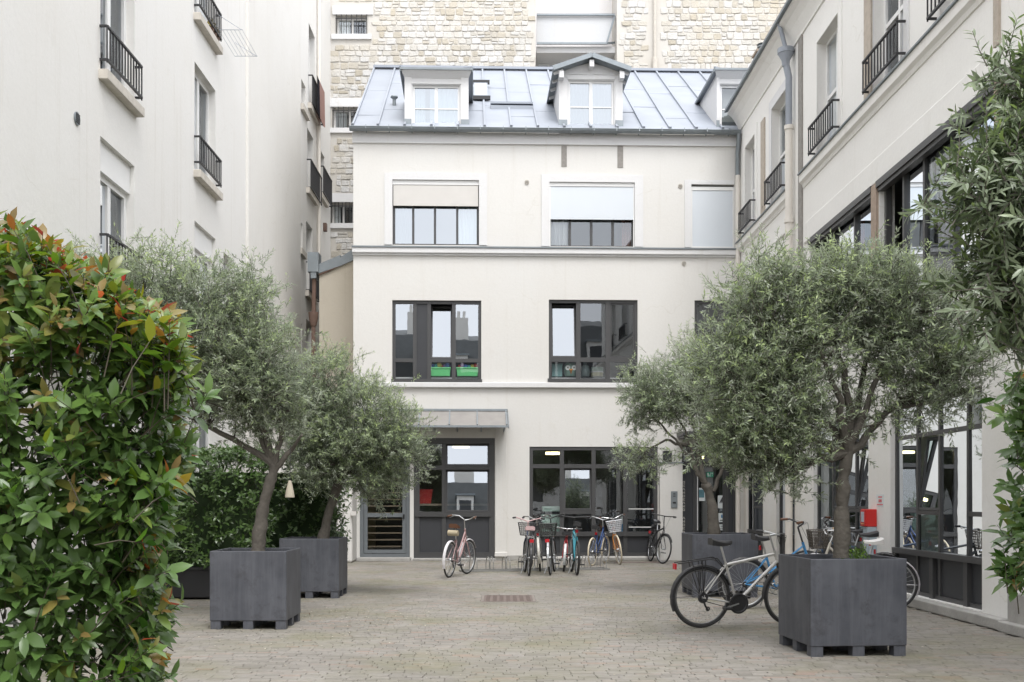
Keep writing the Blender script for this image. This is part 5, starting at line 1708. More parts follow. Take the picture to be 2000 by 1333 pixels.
# left rear olive
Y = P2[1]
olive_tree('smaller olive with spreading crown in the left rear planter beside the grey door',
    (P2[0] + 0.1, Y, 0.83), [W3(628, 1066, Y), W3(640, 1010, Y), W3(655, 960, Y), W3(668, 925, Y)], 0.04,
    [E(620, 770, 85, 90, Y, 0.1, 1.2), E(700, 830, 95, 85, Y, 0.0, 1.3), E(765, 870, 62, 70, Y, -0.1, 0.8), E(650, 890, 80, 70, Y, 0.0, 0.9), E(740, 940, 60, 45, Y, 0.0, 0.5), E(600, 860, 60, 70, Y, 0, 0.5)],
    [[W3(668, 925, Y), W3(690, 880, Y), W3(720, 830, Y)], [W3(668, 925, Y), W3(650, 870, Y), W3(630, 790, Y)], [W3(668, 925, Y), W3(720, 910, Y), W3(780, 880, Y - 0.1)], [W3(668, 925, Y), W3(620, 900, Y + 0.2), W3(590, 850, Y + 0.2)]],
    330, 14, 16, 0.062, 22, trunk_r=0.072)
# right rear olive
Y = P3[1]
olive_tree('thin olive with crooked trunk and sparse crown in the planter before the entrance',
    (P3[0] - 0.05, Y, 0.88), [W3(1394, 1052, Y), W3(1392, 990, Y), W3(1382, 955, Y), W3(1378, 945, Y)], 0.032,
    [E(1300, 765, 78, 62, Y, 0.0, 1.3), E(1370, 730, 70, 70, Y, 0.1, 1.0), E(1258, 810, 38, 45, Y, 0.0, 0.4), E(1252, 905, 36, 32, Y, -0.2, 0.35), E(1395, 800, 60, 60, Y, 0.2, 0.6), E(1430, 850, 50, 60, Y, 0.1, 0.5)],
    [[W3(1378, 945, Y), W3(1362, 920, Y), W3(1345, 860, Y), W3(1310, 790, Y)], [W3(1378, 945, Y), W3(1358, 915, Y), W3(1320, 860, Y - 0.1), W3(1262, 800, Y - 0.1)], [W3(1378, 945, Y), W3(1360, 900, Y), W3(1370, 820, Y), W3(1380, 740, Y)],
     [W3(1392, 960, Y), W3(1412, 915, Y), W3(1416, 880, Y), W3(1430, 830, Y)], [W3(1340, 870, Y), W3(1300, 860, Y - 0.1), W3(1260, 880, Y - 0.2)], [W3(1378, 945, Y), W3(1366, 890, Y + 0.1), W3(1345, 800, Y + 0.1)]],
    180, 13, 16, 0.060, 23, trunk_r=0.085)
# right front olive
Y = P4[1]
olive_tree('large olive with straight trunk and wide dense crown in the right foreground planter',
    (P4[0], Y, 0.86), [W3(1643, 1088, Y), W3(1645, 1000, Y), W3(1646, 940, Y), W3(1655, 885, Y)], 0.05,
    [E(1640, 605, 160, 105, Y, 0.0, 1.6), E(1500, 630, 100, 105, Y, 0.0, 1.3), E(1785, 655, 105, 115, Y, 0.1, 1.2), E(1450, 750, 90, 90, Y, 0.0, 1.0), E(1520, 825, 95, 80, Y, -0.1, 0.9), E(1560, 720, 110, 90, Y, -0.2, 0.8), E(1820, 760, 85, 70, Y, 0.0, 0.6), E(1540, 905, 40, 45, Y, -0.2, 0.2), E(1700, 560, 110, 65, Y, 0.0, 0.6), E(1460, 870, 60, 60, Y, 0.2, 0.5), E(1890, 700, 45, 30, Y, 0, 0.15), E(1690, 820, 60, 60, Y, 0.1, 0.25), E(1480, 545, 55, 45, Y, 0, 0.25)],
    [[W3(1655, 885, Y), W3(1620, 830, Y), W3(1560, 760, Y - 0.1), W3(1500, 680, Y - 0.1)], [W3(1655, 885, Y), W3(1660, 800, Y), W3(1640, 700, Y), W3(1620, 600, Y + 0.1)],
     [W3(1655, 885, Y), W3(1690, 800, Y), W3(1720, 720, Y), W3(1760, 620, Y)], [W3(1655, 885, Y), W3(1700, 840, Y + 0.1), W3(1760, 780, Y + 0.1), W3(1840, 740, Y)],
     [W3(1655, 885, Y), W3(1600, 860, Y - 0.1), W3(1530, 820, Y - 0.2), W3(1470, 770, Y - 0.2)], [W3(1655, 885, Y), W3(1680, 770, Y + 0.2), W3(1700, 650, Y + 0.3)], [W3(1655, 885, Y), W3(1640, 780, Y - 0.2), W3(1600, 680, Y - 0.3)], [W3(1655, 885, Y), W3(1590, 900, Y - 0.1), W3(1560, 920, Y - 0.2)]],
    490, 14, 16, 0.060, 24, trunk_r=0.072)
# near olive reaching in from the right
Y = 3.7
olive_tree('near olive whose branches reach in from the upper right edge', (2.15, 3.9, 0.0),
    [(2.15, 3.9, 0.0), (2.13, 3.88, 1.0), (2.12, 3.85, 1.8)], 0.035,
    [E(2035, 330, 60, 75, Y, 0.0, 1.1), E(2070, 460, 90, 100, Y, 0.1, 1.4), E(1962, 385, 48, 60, Y, -0.1, 0.7), E(2010, 190, 25, 45, Y, 0.0, 0.2), E(1995, 540, 50, 65, Y, -0.1, 0.6), E(2012, 640, 30, 45, Y, 0, 0.2), E(2140, 340, 90, 200, Y, 0.2, 1.2)],
    [[(2.12, 3.85, 1.8), (2.05, 3.8, 2.2), W3(2010, 420, Y)], [(2.12, 3.85, 1.8), (2.0, 3.8, 2.3), W3(1950, 350, Y)], [(2.12, 3.85, 1.8), (2.1, 3.85, 2.5), W3(2020, 200, Y)], [(2.12, 3.85, 1.8), (2.0, 3.8, 2.0), W3(1950, 560, Y)], [(2.12, 3.85, 1.8), (2.2, 3.9, 2.6), (2.2, 3.9, 3.1)]],
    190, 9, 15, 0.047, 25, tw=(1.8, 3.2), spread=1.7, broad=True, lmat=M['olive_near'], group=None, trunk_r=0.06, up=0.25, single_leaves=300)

# ------------------------------------------------------------------ broadleaf shrubs
def shrub(label, name, cat, base, shoots, inner, leaf_len, seed, mat, single_leaves=0, young=0.35, stems=True, ground_stems=8, group=None, wl=0.40, kmin=7, kmax=12, agez=None):
    """shoots: (tip point, outward direction, youth) list; leaves spiral on each shoot, the newest at the tip"""
    r_ = np.random.default_rng(seed)
    t = thing(name, label, cat, base, 0, group)
    b0 = np.array(base)
    P, D, N, A, LL = [], [], [], [], []
    st = MB()
    for tip, d, youth in shoots:
        d = unit(np.array(d, float)); tip = np.array(tip, float)
        ln = leaf_len * r_.uniform(1.1, 2.3)
        s = tip - d * ln
        if stems:
            inn = s - d * leaf_len * 0.9 + np.array([0, 0, -leaf_len * 0.3])
            st.tube([inn - b0, s - b0, tip - b0], [0.0026, 0.0021, 0.0012], 4, cap=False)
        side = unit(np.cross(d, r_.normal(size=3))); s2 = np.cross(d, side)
        m = int(r_.integers(kmin, kmax))
        newy = r_.random() < youth
        redness = 0.76 if r_.random() < 0.55 else 0.34
        for q in range(m):
            f = (q + 0.3) / m
            an = q * 2.4 + r_.normal(0, 0.2)
            o = side * math.cos(an) + s2 * math.sin(an)
            lift = 0.25 + 1.0 * f
            P.append(s + d * ln * f); D.append(o + d * lift + np.array([0, 0, -0.15]))
            N.append(d - o * 0.3 + np.array([0, 0, 0.6]))
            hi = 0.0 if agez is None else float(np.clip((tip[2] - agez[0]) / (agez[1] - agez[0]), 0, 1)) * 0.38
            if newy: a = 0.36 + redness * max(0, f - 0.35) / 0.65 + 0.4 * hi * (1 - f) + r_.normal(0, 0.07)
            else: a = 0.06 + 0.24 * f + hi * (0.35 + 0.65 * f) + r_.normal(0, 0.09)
            A.append(np.clip(a, 0, 1)); LL.append(leaf_len * r_.uniform(0.6, 1.18) * (1.0 if f < 0.8 else 0.75))
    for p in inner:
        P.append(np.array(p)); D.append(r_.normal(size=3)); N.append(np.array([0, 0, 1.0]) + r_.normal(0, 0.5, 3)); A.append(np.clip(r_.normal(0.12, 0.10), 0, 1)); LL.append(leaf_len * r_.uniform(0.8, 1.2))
    if ground_stems:
        tips = [np.array(s[0]) for s in shoots]
        for i in range(ground_stems):
            tp = tips[int(r_.integers(len(tips)))]
            e_ = np.array([b0[0] + 0.45 * (tp[0] - b0[0]), b0[1] + 0.15, tp[2] * 0.8])
            q = np.array([b0[0] + 0.35 * (tp[0] - b0[0]) * r_.random(), b0[1] + 0.1, 0.0])
            m_ = (q + e_) / 2 + r_.normal(0, 0.04, 3)
            st.tube([q - b0, m_ - b0, e_ - b0], [0.014, 0.009, 0.004], 6, cap=False)
    if stems or ground_stems: st.build('stems', M['twig'], t, smooth=True)['kind'] = 'stuff'
    P, D, N, A, L = np.array(P) - b0, np.array(D), np.array(N), np.array(A), np.array(LL)
    n = len(P); W = L * r_.uniform(wl * 0.85, wl * 1.15, n); rnd = r_.random(n)
    idx = np.arange(n)
    if single_leaves:
        Pw = P + b0
        u = X0 + Pw[:, 0] / Pw[:, 1] * F_PX; y = Y0 - (Pw[:, 2] - CAM_H) / Pw[:, 1] * F_PX
        inn = (u > 5) & (u < 1995) & (y > 0) & (y < 1325)
        order = np.argsort(Pw[:, 1] - L * 3 + np.where(inn, 0, 100))
        for i in order[:single_leaves]:
            me1 = leaf_mesh('leaf', np.zeros((1, 3)), D[i:i + 1], N[i:i + 1], L[i:i + 1], W[i:i + 1], A[i:i + 1], np.zeros(1), mat, True)
            o = bpy.data.objects.new('leaf', me1); COL.objects.link(o); o.parent = t; o.location = P[i]
        idx = order[single_leaves:]
    me = leaf_mesh('foliage', P[idx], D[idx], N[idx], L[idx], W[idx], A[idx], rnd[idx], mat, True)
    o = bpy.data.objects.new('foliage', me); COL.objects.link(o); o.parent = t; o["kind"] = 'stuff'
    return t

# near photinia hedge, its right face outlined by the profile below (x limit at a photo height, at Y = 4.3)
YH = 4.2
prof_y = [430, 470, 540, 600, 640, 720, 800, 900, 1000, 1100, 1200, 1333, 1500, 1900]
prof_x = [-80, 95, 222, 285, 335, 338, 328, 332, 300, 285, 298, 275, 262, 245]
r5 = np.random.default_rng(5)
shoots, inner = [], []
def lim_X(z, Yq):
    y = Y0 - (z - CAM_H) / YH * F_PX
    return (np.interp(y, prof_y, prof_x) - X0) / F_PX * YH
ztop = CAM_H + (Y0 - 500) / F_PX * YH
for _ in range(580):                                   # front face (towards the camera)
    z = r5.uniform(0.55, 2.55); xl = lim_X(z, YH)
    x = xl - r5.random() ** 1.1 * 1.0
    fy = YH - 0.42 + 0.5 * max(0, (x - xl + 0.35)) ** 2 * 3 + r5.normal(0, 0.06)
    shoots.append(((x, fy, z), (r5.normal(0.15, 0.45), -1 + r5.normal(0, 0.3), r5.normal(0.55, 0.35)), 0.16 + 0.40 * (z > 2.0)))
for _ in range(330):                                   # right face and the far flank
    z = r5.uniform(0.5, 2.35); fy = r5.uniform(YH - 0.4, YH + 0.7)
    x = lim_X(CAM_H + (z - CAM_H) * YH / fy, YH) * fy / YH + 0.02 + r5.normal(0, 0.035)
    shoots.append(((x, fy, z), (1 + r5.normal(0, 0.3), r5.normal(-0.35, 0.45), r5.normal(0.55, 0.35)), 0.38 + 0.25 * (z > 1.9)))
for _ in range(340):                                   # top
    fy = r5.uniform(YH - 0.4, YH + 0.6); x = r5.uniform(-2.6, (352 - X0) / F_PX * fy)
    zt = CAM_H + (Y0 - np.interp(X0 + x / fy * F_PX, [-80, 90, 215, 275, 335], [455, 485, 555, 610, 650])) / F_PX * fy
    shoots.append(((x, fy, zt + r5.normal(0.0, 0.04)), (r5.normal(0.1, 0.4), r5.normal(-0.2, 0.4), 1.0), 0.85))
for _ in range(2800):
    z = r5.uniform(0.1, 2.25); inner.append((lim_X(z, YH) - 0.06 - r5.random() * 1.2, YH - 0.15 + r5.random() * 0.6, z))
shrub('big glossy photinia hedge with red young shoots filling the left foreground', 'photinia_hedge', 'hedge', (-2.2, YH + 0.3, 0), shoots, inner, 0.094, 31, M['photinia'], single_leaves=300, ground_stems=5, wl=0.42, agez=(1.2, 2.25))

# dark photinia at the right edge
shoots, inner = [], []
YR = 4.4
for _ in range(150):
    z = r5.uniform(1.18, 2.02); fy = YR + r5.normal(0, 0.12)
    x = (2002 + 18 * math.sin(z * 9) - X0) / F_PX * YR + abs(r5.normal(0, 0.05))
    shoots.append(((x, fy, z), (-1 + r5.normal(0, 0.4), -0.5 + r5.normal(0, 0.4), r5.normal(0.5, 0.4)), 0.25))
for _ in range(260):
    z = r5.uniform(1.1, 2.0); inner.append(((2030 - X0) / F_PX * YR + r5.random() * 0.4, YR + r5.normal(0, 0.2), z))
shrub('dark broadleaf shrub just entering the right edge below the olive branches', 'edge_shrub', 'shrub', (2.75, YR, 0), shoots, inner, 0.085, 33, M['photinia'], ground_stems=6)

# clipped hedge in dark troughs on the left
def box_hedge(label, x0, x1, y0, y1, z0, z1, n, seed, leaf=0.095):
    r_ = np.random.default_rng(seed); sh, inn = [], []
    for _ in range(n):
        f = r_.random()
        x, y, z = r_.uniform(x0, x1), r_.uniform(y0, y1), r_.uniform(z0, z1)
        wob = 0.05 * math.sin(x * 5 + z * 4) + r_.normal(0, 0.03)
        if f < 0.55: sh.append(((x, y0 + wob, z), (r_.normal(0, 0.4), -1, r_.normal(0.5, 0.4)), 0.02))
        elif f < 0.75: sh.append(((x1 + wob, y, z), (1, r_.normal(-0.3, 0.4), r_.normal(0.5, 0.4)), 0.02))
        else: sh.append(((x, y, z1 + wob), (r_.normal(0, 0.4), r_.normal(-0.3, 0.4), 1), 0.12))
    for _ in range(n):
        inn.append((r_.uniform(x0, x1 - 0.05), y0 + 0.08 + r_.random() * 0.3, r_.uniform(z0, z1 - 0.05)))
    c = ((x0 + x1) / 2, (y0 + y1) / 2, 0)
    t = shrub(label, 'laurel_hedge', 'hedge', c, sh, inn, leaf, seed, M['laurel'], ground_stems=0, kmin=6, kmax=9, wl=0.46, group='clipped laurel hedges in dark troughs')
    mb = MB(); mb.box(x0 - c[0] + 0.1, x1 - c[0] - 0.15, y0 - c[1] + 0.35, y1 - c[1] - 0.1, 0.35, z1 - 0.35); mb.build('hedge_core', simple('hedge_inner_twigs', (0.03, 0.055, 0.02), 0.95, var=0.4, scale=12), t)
    tr = thing('trough', 'long black trough under the ' + ('front' if 'front' in label else 'rear') + ' clipped hedge on the left', 'trough', c, 0, 'black hedge troughs')
    mb = MB(); mb.box(x0 - c[0], x1 - c[0] - 0.08, y0 - c[1] + 0.1, y1 - c[1], 0.03, 0.48); mb.box(x0 - c[0] - 0.0, x1 - c[0] - 0.05, y0 - c[1] + 0.07, y1 - c[1] + 0.03, 0.44, 0.485); mb.build('box', M['black'], tr, bevel=0.01)
    fm = MB()
    for fx in (x0 - c[0] + 0.2, x1 - c[0] - 0.3): fm.box(fx - 0.06, fx + 0.06, y0 - c[1] + 0.15, y1 - c[1] - 0.05, 0, 0.029)
    fm.build('foot', M['black'], tr)
box_hedge('dark glossy clipped hedge at the rear behind the second left planter', -5.3, -2.72, 17.5, 18.5, 0.5, 2.28, 620, 41)
box_hedge('dark glossy clipped hedge at the front along the left wall', -5.35, -3.62, 15.9, 16.8, 0.5, 2.25, 420, 42)

# ferny weed in the near planter, cream bell in the left olive
wd = thing('weed', 'small feathery green weed growing behind the trunk in the right front planter', 'weed', (P4[0] + 0.14, P4[1] - 0.05, 0.86))
r6 = np.random.default_rng(6)
n = 260
P = np.stack([r6.normal(0.02, 0.05, n), r6.normal(0, 0.05, n), np.abs(r6.normal(0.07, 0.05, n))], 1)
me = leaf_mesh('foliage', P, r6.normal(0, 0.6, (n, 3)) + np.array([0, 0, 0.6]), r6.normal(size=(n, 3)), np.full(n, 0.045), np.full(n, 0.012), np.full(n, 0.45), r6.random(n), M['photinia'])
o = bpy.data.objects.new('foliage', me); COL.objects.link(o); o.parent = wd; o["kind"] = 'stuff'
bp = px(566, 972, P1[1] - 0.15)
bell = thing('hanging_bell', 'cream cone shaped cloth bell hanging in the left front olive', 'lantern', tuple(bp))
mb = MB(); mb.lathe([(0.0, 0.20), (0.016, 0.20), (0.03, 0.15), (0.045, 0.08), (0.056, 0.02), (0.056, 0.0), (0.04, 0.015), (0.0, 0.04)], (0, 0, 0), 14); mb.build('shade', cloth('cream_cloth', (0.55, 0.50, 0.40), 0.2), bell, smooth=True)
mb = MB(); mb.tube([(0, 0, 0.195), (0.004, 0.0, 0.42), (0.0, 0.02, 0.62)], 0.004, 5); mb.build('cord', M['black'], bell)
# lantern on the porch wall
u0_, z0_ = F(1296, 904.5, -0.12); u1_, z1_ = F(1311.5, 881, -0.12)
wp = FO + FUX * ((u0_ + u1_) / 2) + FUY * (-0.09)
lan = thing('lantern', 'black cube lantern standing on the white porch wall', 'lantern', (wp.x, wp.y, z0_ + 0.02), FA)
hw = (u1_ - u0_) / 2
mb = MB(); mb.box(-hw, hw, -0.085, 0.085, 0, 0.03); mb.box(-hw, hw, -0.085, 0.085, z1_ - z0_ - 0.05, z1_ - z0_ - 0.02)
for a in (-1, 1):
    for b in (-1, 1): mb.box(a * hw - a * 0.025, a * hw, b * 0.085 - b * 0.025, b * 0.085, 0.031, z1_ - z0_ - 0.051)
mb.build('frame', M['black'], lan)
mb = MB(); mb.box(-hw + 0.012, hw - 0.012, -0.073, 0.073, 0.032, z1_ - z0_ - 0.052); mb.build('panel', M['panel'], lan)

# ================================================================== red call box, post, notice
cu = (RY_(1713))
YB = 16.68
redm = simple('red_paint', (0.55, 0.022, 0.018), 0.35, var=0.08)
red = thing('call_box', 'red fire call box fixed to the white pier between the ground floor windows', 'box', (RX, YB + 0.12, 1.07))
mb = MB(); mb.box(-0.165, 0.0, -0.12, 0.12, 0, 0.27); mb.build('case', redm, red, bevel=0.006)
mb = MB(); mb.box(-0.180, -0.166, -0.112, 0.112, 0.008, 0.262); mb.build('door', redm, red, bevel=0.004)
mb = MB(); mb.box(-0.186, -0.181, -0.06, 0.07, 0.07, 0.23, 0); mb.box(-0.186, -0.181, -0.06, 0.07, 0.035, 0.05, 1); mb.build('label_plate', [simple('grey_plate', (0.42, 0.46, 0.52), 0.4), simple('orange_strip', (0.8, 0.45, 0.2), 0.5)], red)
pst = thing('steel_post', 'pale blue grey steel cabinet below the red call box', 'cabinet', (RX - 0.075, YB + 0.10, 0.13))
mb = MB(); mb.box(-0.075, 0.073, -0.10, 0.10, 0, 0.935); mb.build('case', simple('pale_steel', (0.36, 0.42, 0.46), 0.4, var=0.06), pst, bevel=0.004)
mb = MB(); mb.box(-0.079, -0.075, -0.085, 0.085, 0.05, 0.88); mb.build('door', simple('pale_steel_door', (0.40, 0.46, 0.50), 0.35, var=0.06), pst)
nt_ = thing('wall_notice', 'white notice with three red lines above the red call box', 'notice', (RX - 0.004, YB - 0.15, 1.38))
mb = MB(); mb.box(0, 0.003, -0.16, 0.16, 0, 0.19, 0)
for k, (w_, h_) in enumerate(((0.085, 0.02), (0.075, 0.045), (0.125, 0.02))):
    z = 0.15 - k * 0.058
    x = -w_
    while x < w_ - 0.01:                               # short red strokes, one per letter
        mb.box(-0.002, 0, x, x + 0.016, z - h_ / 2, z + h_ / 2, 1); x += 0.024
mb.build('sheet', [paper, simple('red_ink', (0.62, 0.10, 0.12), 0.6)], nt_)

# ================================================================== things seen inside the windows
def in_house(name, label, cat, x, y, v, group=None):
    u, z = F(x, y, v)
    p = FO + FUX * u + FUY * v
    return thing(name, label, cat, (p.x, p.y, z), FA, group)
greenp = simple('green_plastic', (0.14, 0.62, 0.22), 0.4)
ball_cols = [simple('ball_' + nm, c, 0.4) for nm, c in (('blue', (0.08, 0.18, 0.5)), ('red', (0.5, 0.06, 0.05)), ('teal', (0.05, 0.35, 0.35)), ('purple', (0.25, 0.12, 0.4)), ('yellow', (0.6, 0.5, 0.1)))]
for i, (x0, x1, lab) in enumerate(((841, 880, 'green toy tub full of balls, left one on the first floor sill'), (891.5, 934.5, 'green toy tub full of balls, right one beside the window jamb'))):
    t = in_house('toy_tub', lab, 'tub', (x0 + x1) / 2, 736, 0.235, 'green toy tubs on the first floor sill')
    w = (x1 - x0) / 2 * 26.4 / F_PX
    mb = MB()
    mb.prism([(-w * 0.93, -0.10, 0), (w * 0.93, -0.10, 0), (w, -0.11, 0.19), (-w, -0.11, 0.19)], (0, 0.2, 0)); mb.box(-w - 0.012, w + 0.012, -0.125, 0.10, 0.18, 0.215)
    mb.build('tub', greenp, t, bevel=0.01)
    for k in range(6):
        b = MB(); rr = random.uniform(0.05, 0.075); cx = -w + 0.07 + (2 * w - 0.14) * k / 5
        prof = [(rr * math.sin(PI * q / 8), rr - rr * math.cos(PI * q / 8)) for q in range(9)]
        b.lathe(prof, (cx, random.uniform(-0.05, 0.03), 0.19 + random.uniform(-0.03, 0.02)), 12); b.build('ball', ball_cols[(k * 2 + i) % 5], t, smooth=True)
shelf_z = F(1150, 737, 0.3)[1]
mb = MB(); mb.box(wML[0], wMC[1], 0.22, 0.55, shelf_z - 0.06, shelf_z - 0.025); mb.build('window_board', M['trim'], house)
t = in_house('plush_owl', 'plush owl with big white eyes and orange beak on the sill', 'toy', 1114, 736, 0.32)
mb = MB(); mb.lathe([(0.0, 0), (0.13, 0.0), (0.165, 0.08), (0.165, 0.2), (0.14, 0.31), (0.06, 0.36), (0, 0.37)], (0, 0, 0), 16); mb.build('body', simple('grey_green_plush', (0.20, 0.30, 0.25), 0.95, bump=0.6, bscale=120), t, smooth=True)
for s in (-1, 1):
    mb = MB(); c_ = (s * 0.075, -0.16, 0.20)
    mb.prism([(c_[0] + 0.062 * math.cos(a * PI / 8), c_[1], c_[2] + 0.062 * math.sin(a * PI / 8)) for a in range(16)], (0, 0.02, 0), 0)
    mb.prism([(c_[0] + 0.018 * math.cos(a * PI / 5), c_[1] - 0.008, c_[2] + 0.018 * math.sin(a * PI / 5)) for a in range(10)], (0, 0.006, 0), 1)
    mb.build('eye', [M['white'], M['black']], t)
mb = MB(); mb.add([(-0.05, -0.165, 0.17), (0.05, -0.165, 0.17), (0.0, -0.165, 0.04), (0.0, -0.21, 0.13)], [(0, 2, 3), (1, 3, 2), (0, 3, 1), (0, 1, 2)]); mb.build('beak', simple('orange_felt', (0.62, 0.24, 0.05), 0.9), t)
t = in_house('storage_box', 'pale teal lidded box on the sill left of the owl', 'box', 1088, 736, 0.34)
mb = MB(); mb.box(-0.13, 0.12, -0.09, 0.1, 0, 0.27); mb.box(-0.14, 0.13, -0.10, 0.11, 0.271, 0.31); mb.build('case', simple('teal_plastic', (0.22, 0.38, 0.38), 0.4), t)
t = in_house('toy_bag', 'clear bag of toys on the sill right of the owl', 'bag', 1143, 736, 0.32)
mb = MB(); mb.lathe([(0.0, 0), (0.10, 0.0), (0.12, 0.1), (0.10, 0.24), (0.04, 0.31), (0.06, 0.35), (0, 0.34)], (0, 0, 0), 9); mb.build('bag', simple('pale_bag', (0.35, 0.42, 0.42), 0.3, var=0.4, scale=14), t, smooth=True)
t = in_house('stacked_tin', 'pale striped round tin with a knob on the sill', 'tin', 1166, 736, 0.32)
mb = MB(); mb.lathe([(0, 0), (0.15, 0), (0.155, 0.09)], (0, 0, 0), 20, 0); mb.lathe([(0.155, 0.09), (0.16, 0.10), (0.155, 0.125)], (0, 0, 0), 20, 1); mb.lathe([(0.155, 0.125), (0.155, 0.21), (0.15, 0.225), (0, 0.235)], (0, 0, 0), 20, 2); mb.lathe([(0.02, 0.23), (0.03, 0.27), (0, 0.285)], (0, 0, 0), 10, 1)
mb.build('tin', [simple('yellow_enamel', (0.55, 0.52, 0.30), 0.3), M['white'], simple('mint_enamel', (0.40, 0.52, 0.46), 0.3)], t, smooth=True)
# ground floor rooms: drawers, red bin, lamps, blue file
t = in_house('filing_box', 'stack of pale green document boxes behind the wide window', 'boxes', 1078, 1046, 0.6)
gm = simple('pale_green_card', (0.38, 0.50, 0.44), 0.6)
for k, (z0_, z1_, x_) in enumerate(((0, 0.16, 0), (0.165, 0.33, 0.03), (0.335, 0.52, -0.02), (0.60, 0.72, 0.0))):
    mb = MB(); mb.box(-0.24 + x_, 0.24 + x_, -0.15, 0.15, z0_, z1_); mb.box(-0.25 + x_, 0.25 + x_, -0.16, 0.16, z1_ - 0.05, z1_ - 0.002); mb.build('box', gm, t)
mb = MB(); mb.box(-0.22, 0.22, -0.12, 0.12, 0.521, 0.598); mb.build('tray', M['black'], t)
tz = F(1078, 1046, 0.6)[1]
mb = MB(); mb.box(wGC[0] + 0.1, wGC[1] - 0.1, 0.4, 1.0, tz - 0.05, tz - 0.003); mb.build('desk', M['trim'], house)
t = in_house('blue_folder', 'upright blue and white folder behind the right part of the wide window', 'folder', 1215, 1044, 0.5)
mb = MB(); mb.box(-0.03, 0.03, -0.1, 0.1, 0, 0.26, 0); mb.box(-0.03, 0.03, -0.1, 0.1, 0.261, 0.44, 1); mb.build('case', [blue_ink, paper], t)
t = in_house('red_bin', 'red bin on the counter behind the left shop window', 'bin', 829, 984, 0.6)
mb = MB(); mb.prism([(-0.16, -0.15, 0), (0.16, -0.15, 0), (0.20, -0.17, 0.32), (-0.20, -0.17, 0.32)], (0, 0.3, 0)); mb.box(-0.21, 0.21, -0.19, 0.15, 0.321, 0.35); mb.build('bin', simple('bin_red', (0.5, 0.03, 0.03), 0.4), t)
tz = F(829, 984, 0.6)[1]
mb = MB(); mb.box(wGL[0] + 0.05, wGL[1] - 0.05, 0.3, 0.9, tz - 0.05, tz - 0.003); mb.build('counter', M['timber'], house)
def lampdisc(x, y, v, r):
    u, z = F(x, y, v)
    mb = MB(); mb.lathe([(0, z - 0.05), (r, z - 0.04), (r, z + 0.02), (0, z + 0.03)], (u, v, 0), 18); mb.build('ceiling_lamp', M['lamp'], house, smooth=True)
lampdisc(1080.5, 885, 1.4, 0.20); lampdisc(900, 872, 1.2, 0.22); lampdisc(1362.5, 893, 1.0, 0.05); lampdisc(1371.5, 893, 1.4, 0.05)

# ================================================================== bicycles
rubber = simple('tyre_rubber', (0.03, 0.03, 0.031), 0.7, var=0.2, scale=20)
rubber_cream = simple('cream_tyre', (0.62, 0.55, 0.42), 0.7, var=0.1)
alloy = simple('bike_alloy', (0.55, 0.56, 0.57), 0.32, metal=0.85, var=0.06)
chrome = simple('bike_chrome', (0.62, 0.62, 0.62), 0.2, metal=0.95, var=0.05)
blackp = simple('black_plastic', (0.03, 0.03, 0.032), 0.45)
redr = simple('red_reflector', (0.5, 0.02, 0.03), 0.25)
def paint(name, c): return simple(name, c, 0.3, var=0.06)
_wheel_cache = {}
def wheel_meshes(Rw, tr, tyre_m, rim_m, seg=40):
    key = (Rw, tr, tyre_m.name, rim_m.name, seg)
    if key not in _wheel_cache:
        a = MB(); a.ring((0, 0, 0), 'y', Rw - tr, tr, seg, 8)
        b = MB(); b.ring((0, 0, 0), 'y', Rw - 2 * tr - 0.006, 0.012, seg, 6, flat=0.8)
        c = MB()
        for k in range(28):
            an = 2 * PI * k / 28; off = 0.35 * (1 if k % 4 < 2 else -1); y = 0.03 if k % 2 else -0.03
            c.tube([(0.02 * math.cos(an + off), y, 0.02 * math.sin(an + off)), ((Rw - 2 * tr - 0.01) * math.cos(an), 0, (Rw - 2 * tr - 0.01) * math.sin(an))], 0.0013, 3, cap=False)
        h = MB(); h.tube([(0, -0.05, 0), (0, -0.035, 0), (0, -0.03, 0), (0, 0.03, 0), (0, 0.035, 0), (0, 0.05, 0)], [0.012, 0.012, 0.024, 0.024, 0.012, 0.012], 10)
        out = []
        for nm, m_, mt in (('tyre', a, tyre_m), ('rim', b, rim_m), ('spokes', c, alloy), ('hub', h, alloy)):
            me = m_.mesh(nm, mt); me.polygons.foreach_set("use_smooth", [True] * len(me.polygons)); out.append((nm, me))
        _wheel_cache[key] = out
    return _wheel_cache[key]

def saddle_mesh(mb, c, m=0, L=0.27, wb=0.085):
    n = 9
    rows = []
    for i in range(n):
        f = i / (n - 1)
        x = -L * 0.5 + L * f
        w = wb * (1 - f) ** 0.8 * (0.75 + 0.6 * min(1, f * 3)) + 0.018 if f < 0.99 else 0.012
        w = min(w, wb)
        h = 0.032 * (1 - f) ** 1.5 + 0.012 - 0.012 * math.sin(f * PI)
        d = 0.085 * (1 - f * 0.55)
        rows.append([(x, -w, h - d * 0.9), (x, -w, h - 0.012), (x, -w * 0.55, h + 0.006), (x, 0, h + 0.002), (x, w * 0.55, h + 0.006), (x, w, h - 0.012), (x, w, h - d * 0.9)])
    vs_ = [(p[0] + c[0], p[1] + c[1], p[2] + c[2]) for r_ in rows for p in r_]
    fs_ = []
    for i in range(n - 1):
        for j in range(7):
            j2 = (j + 1) % 7
            fs_.append((i * 7 + j, i * 7 + j2, (i + 1) * 7 + j2, (i + 1) * 7 + j))
    fs_.append(tuple(range(7))); fs_.append(tuple((n - 1) * 7 + j for j in range(7)))
    mb.add(vs_, fs_, m)

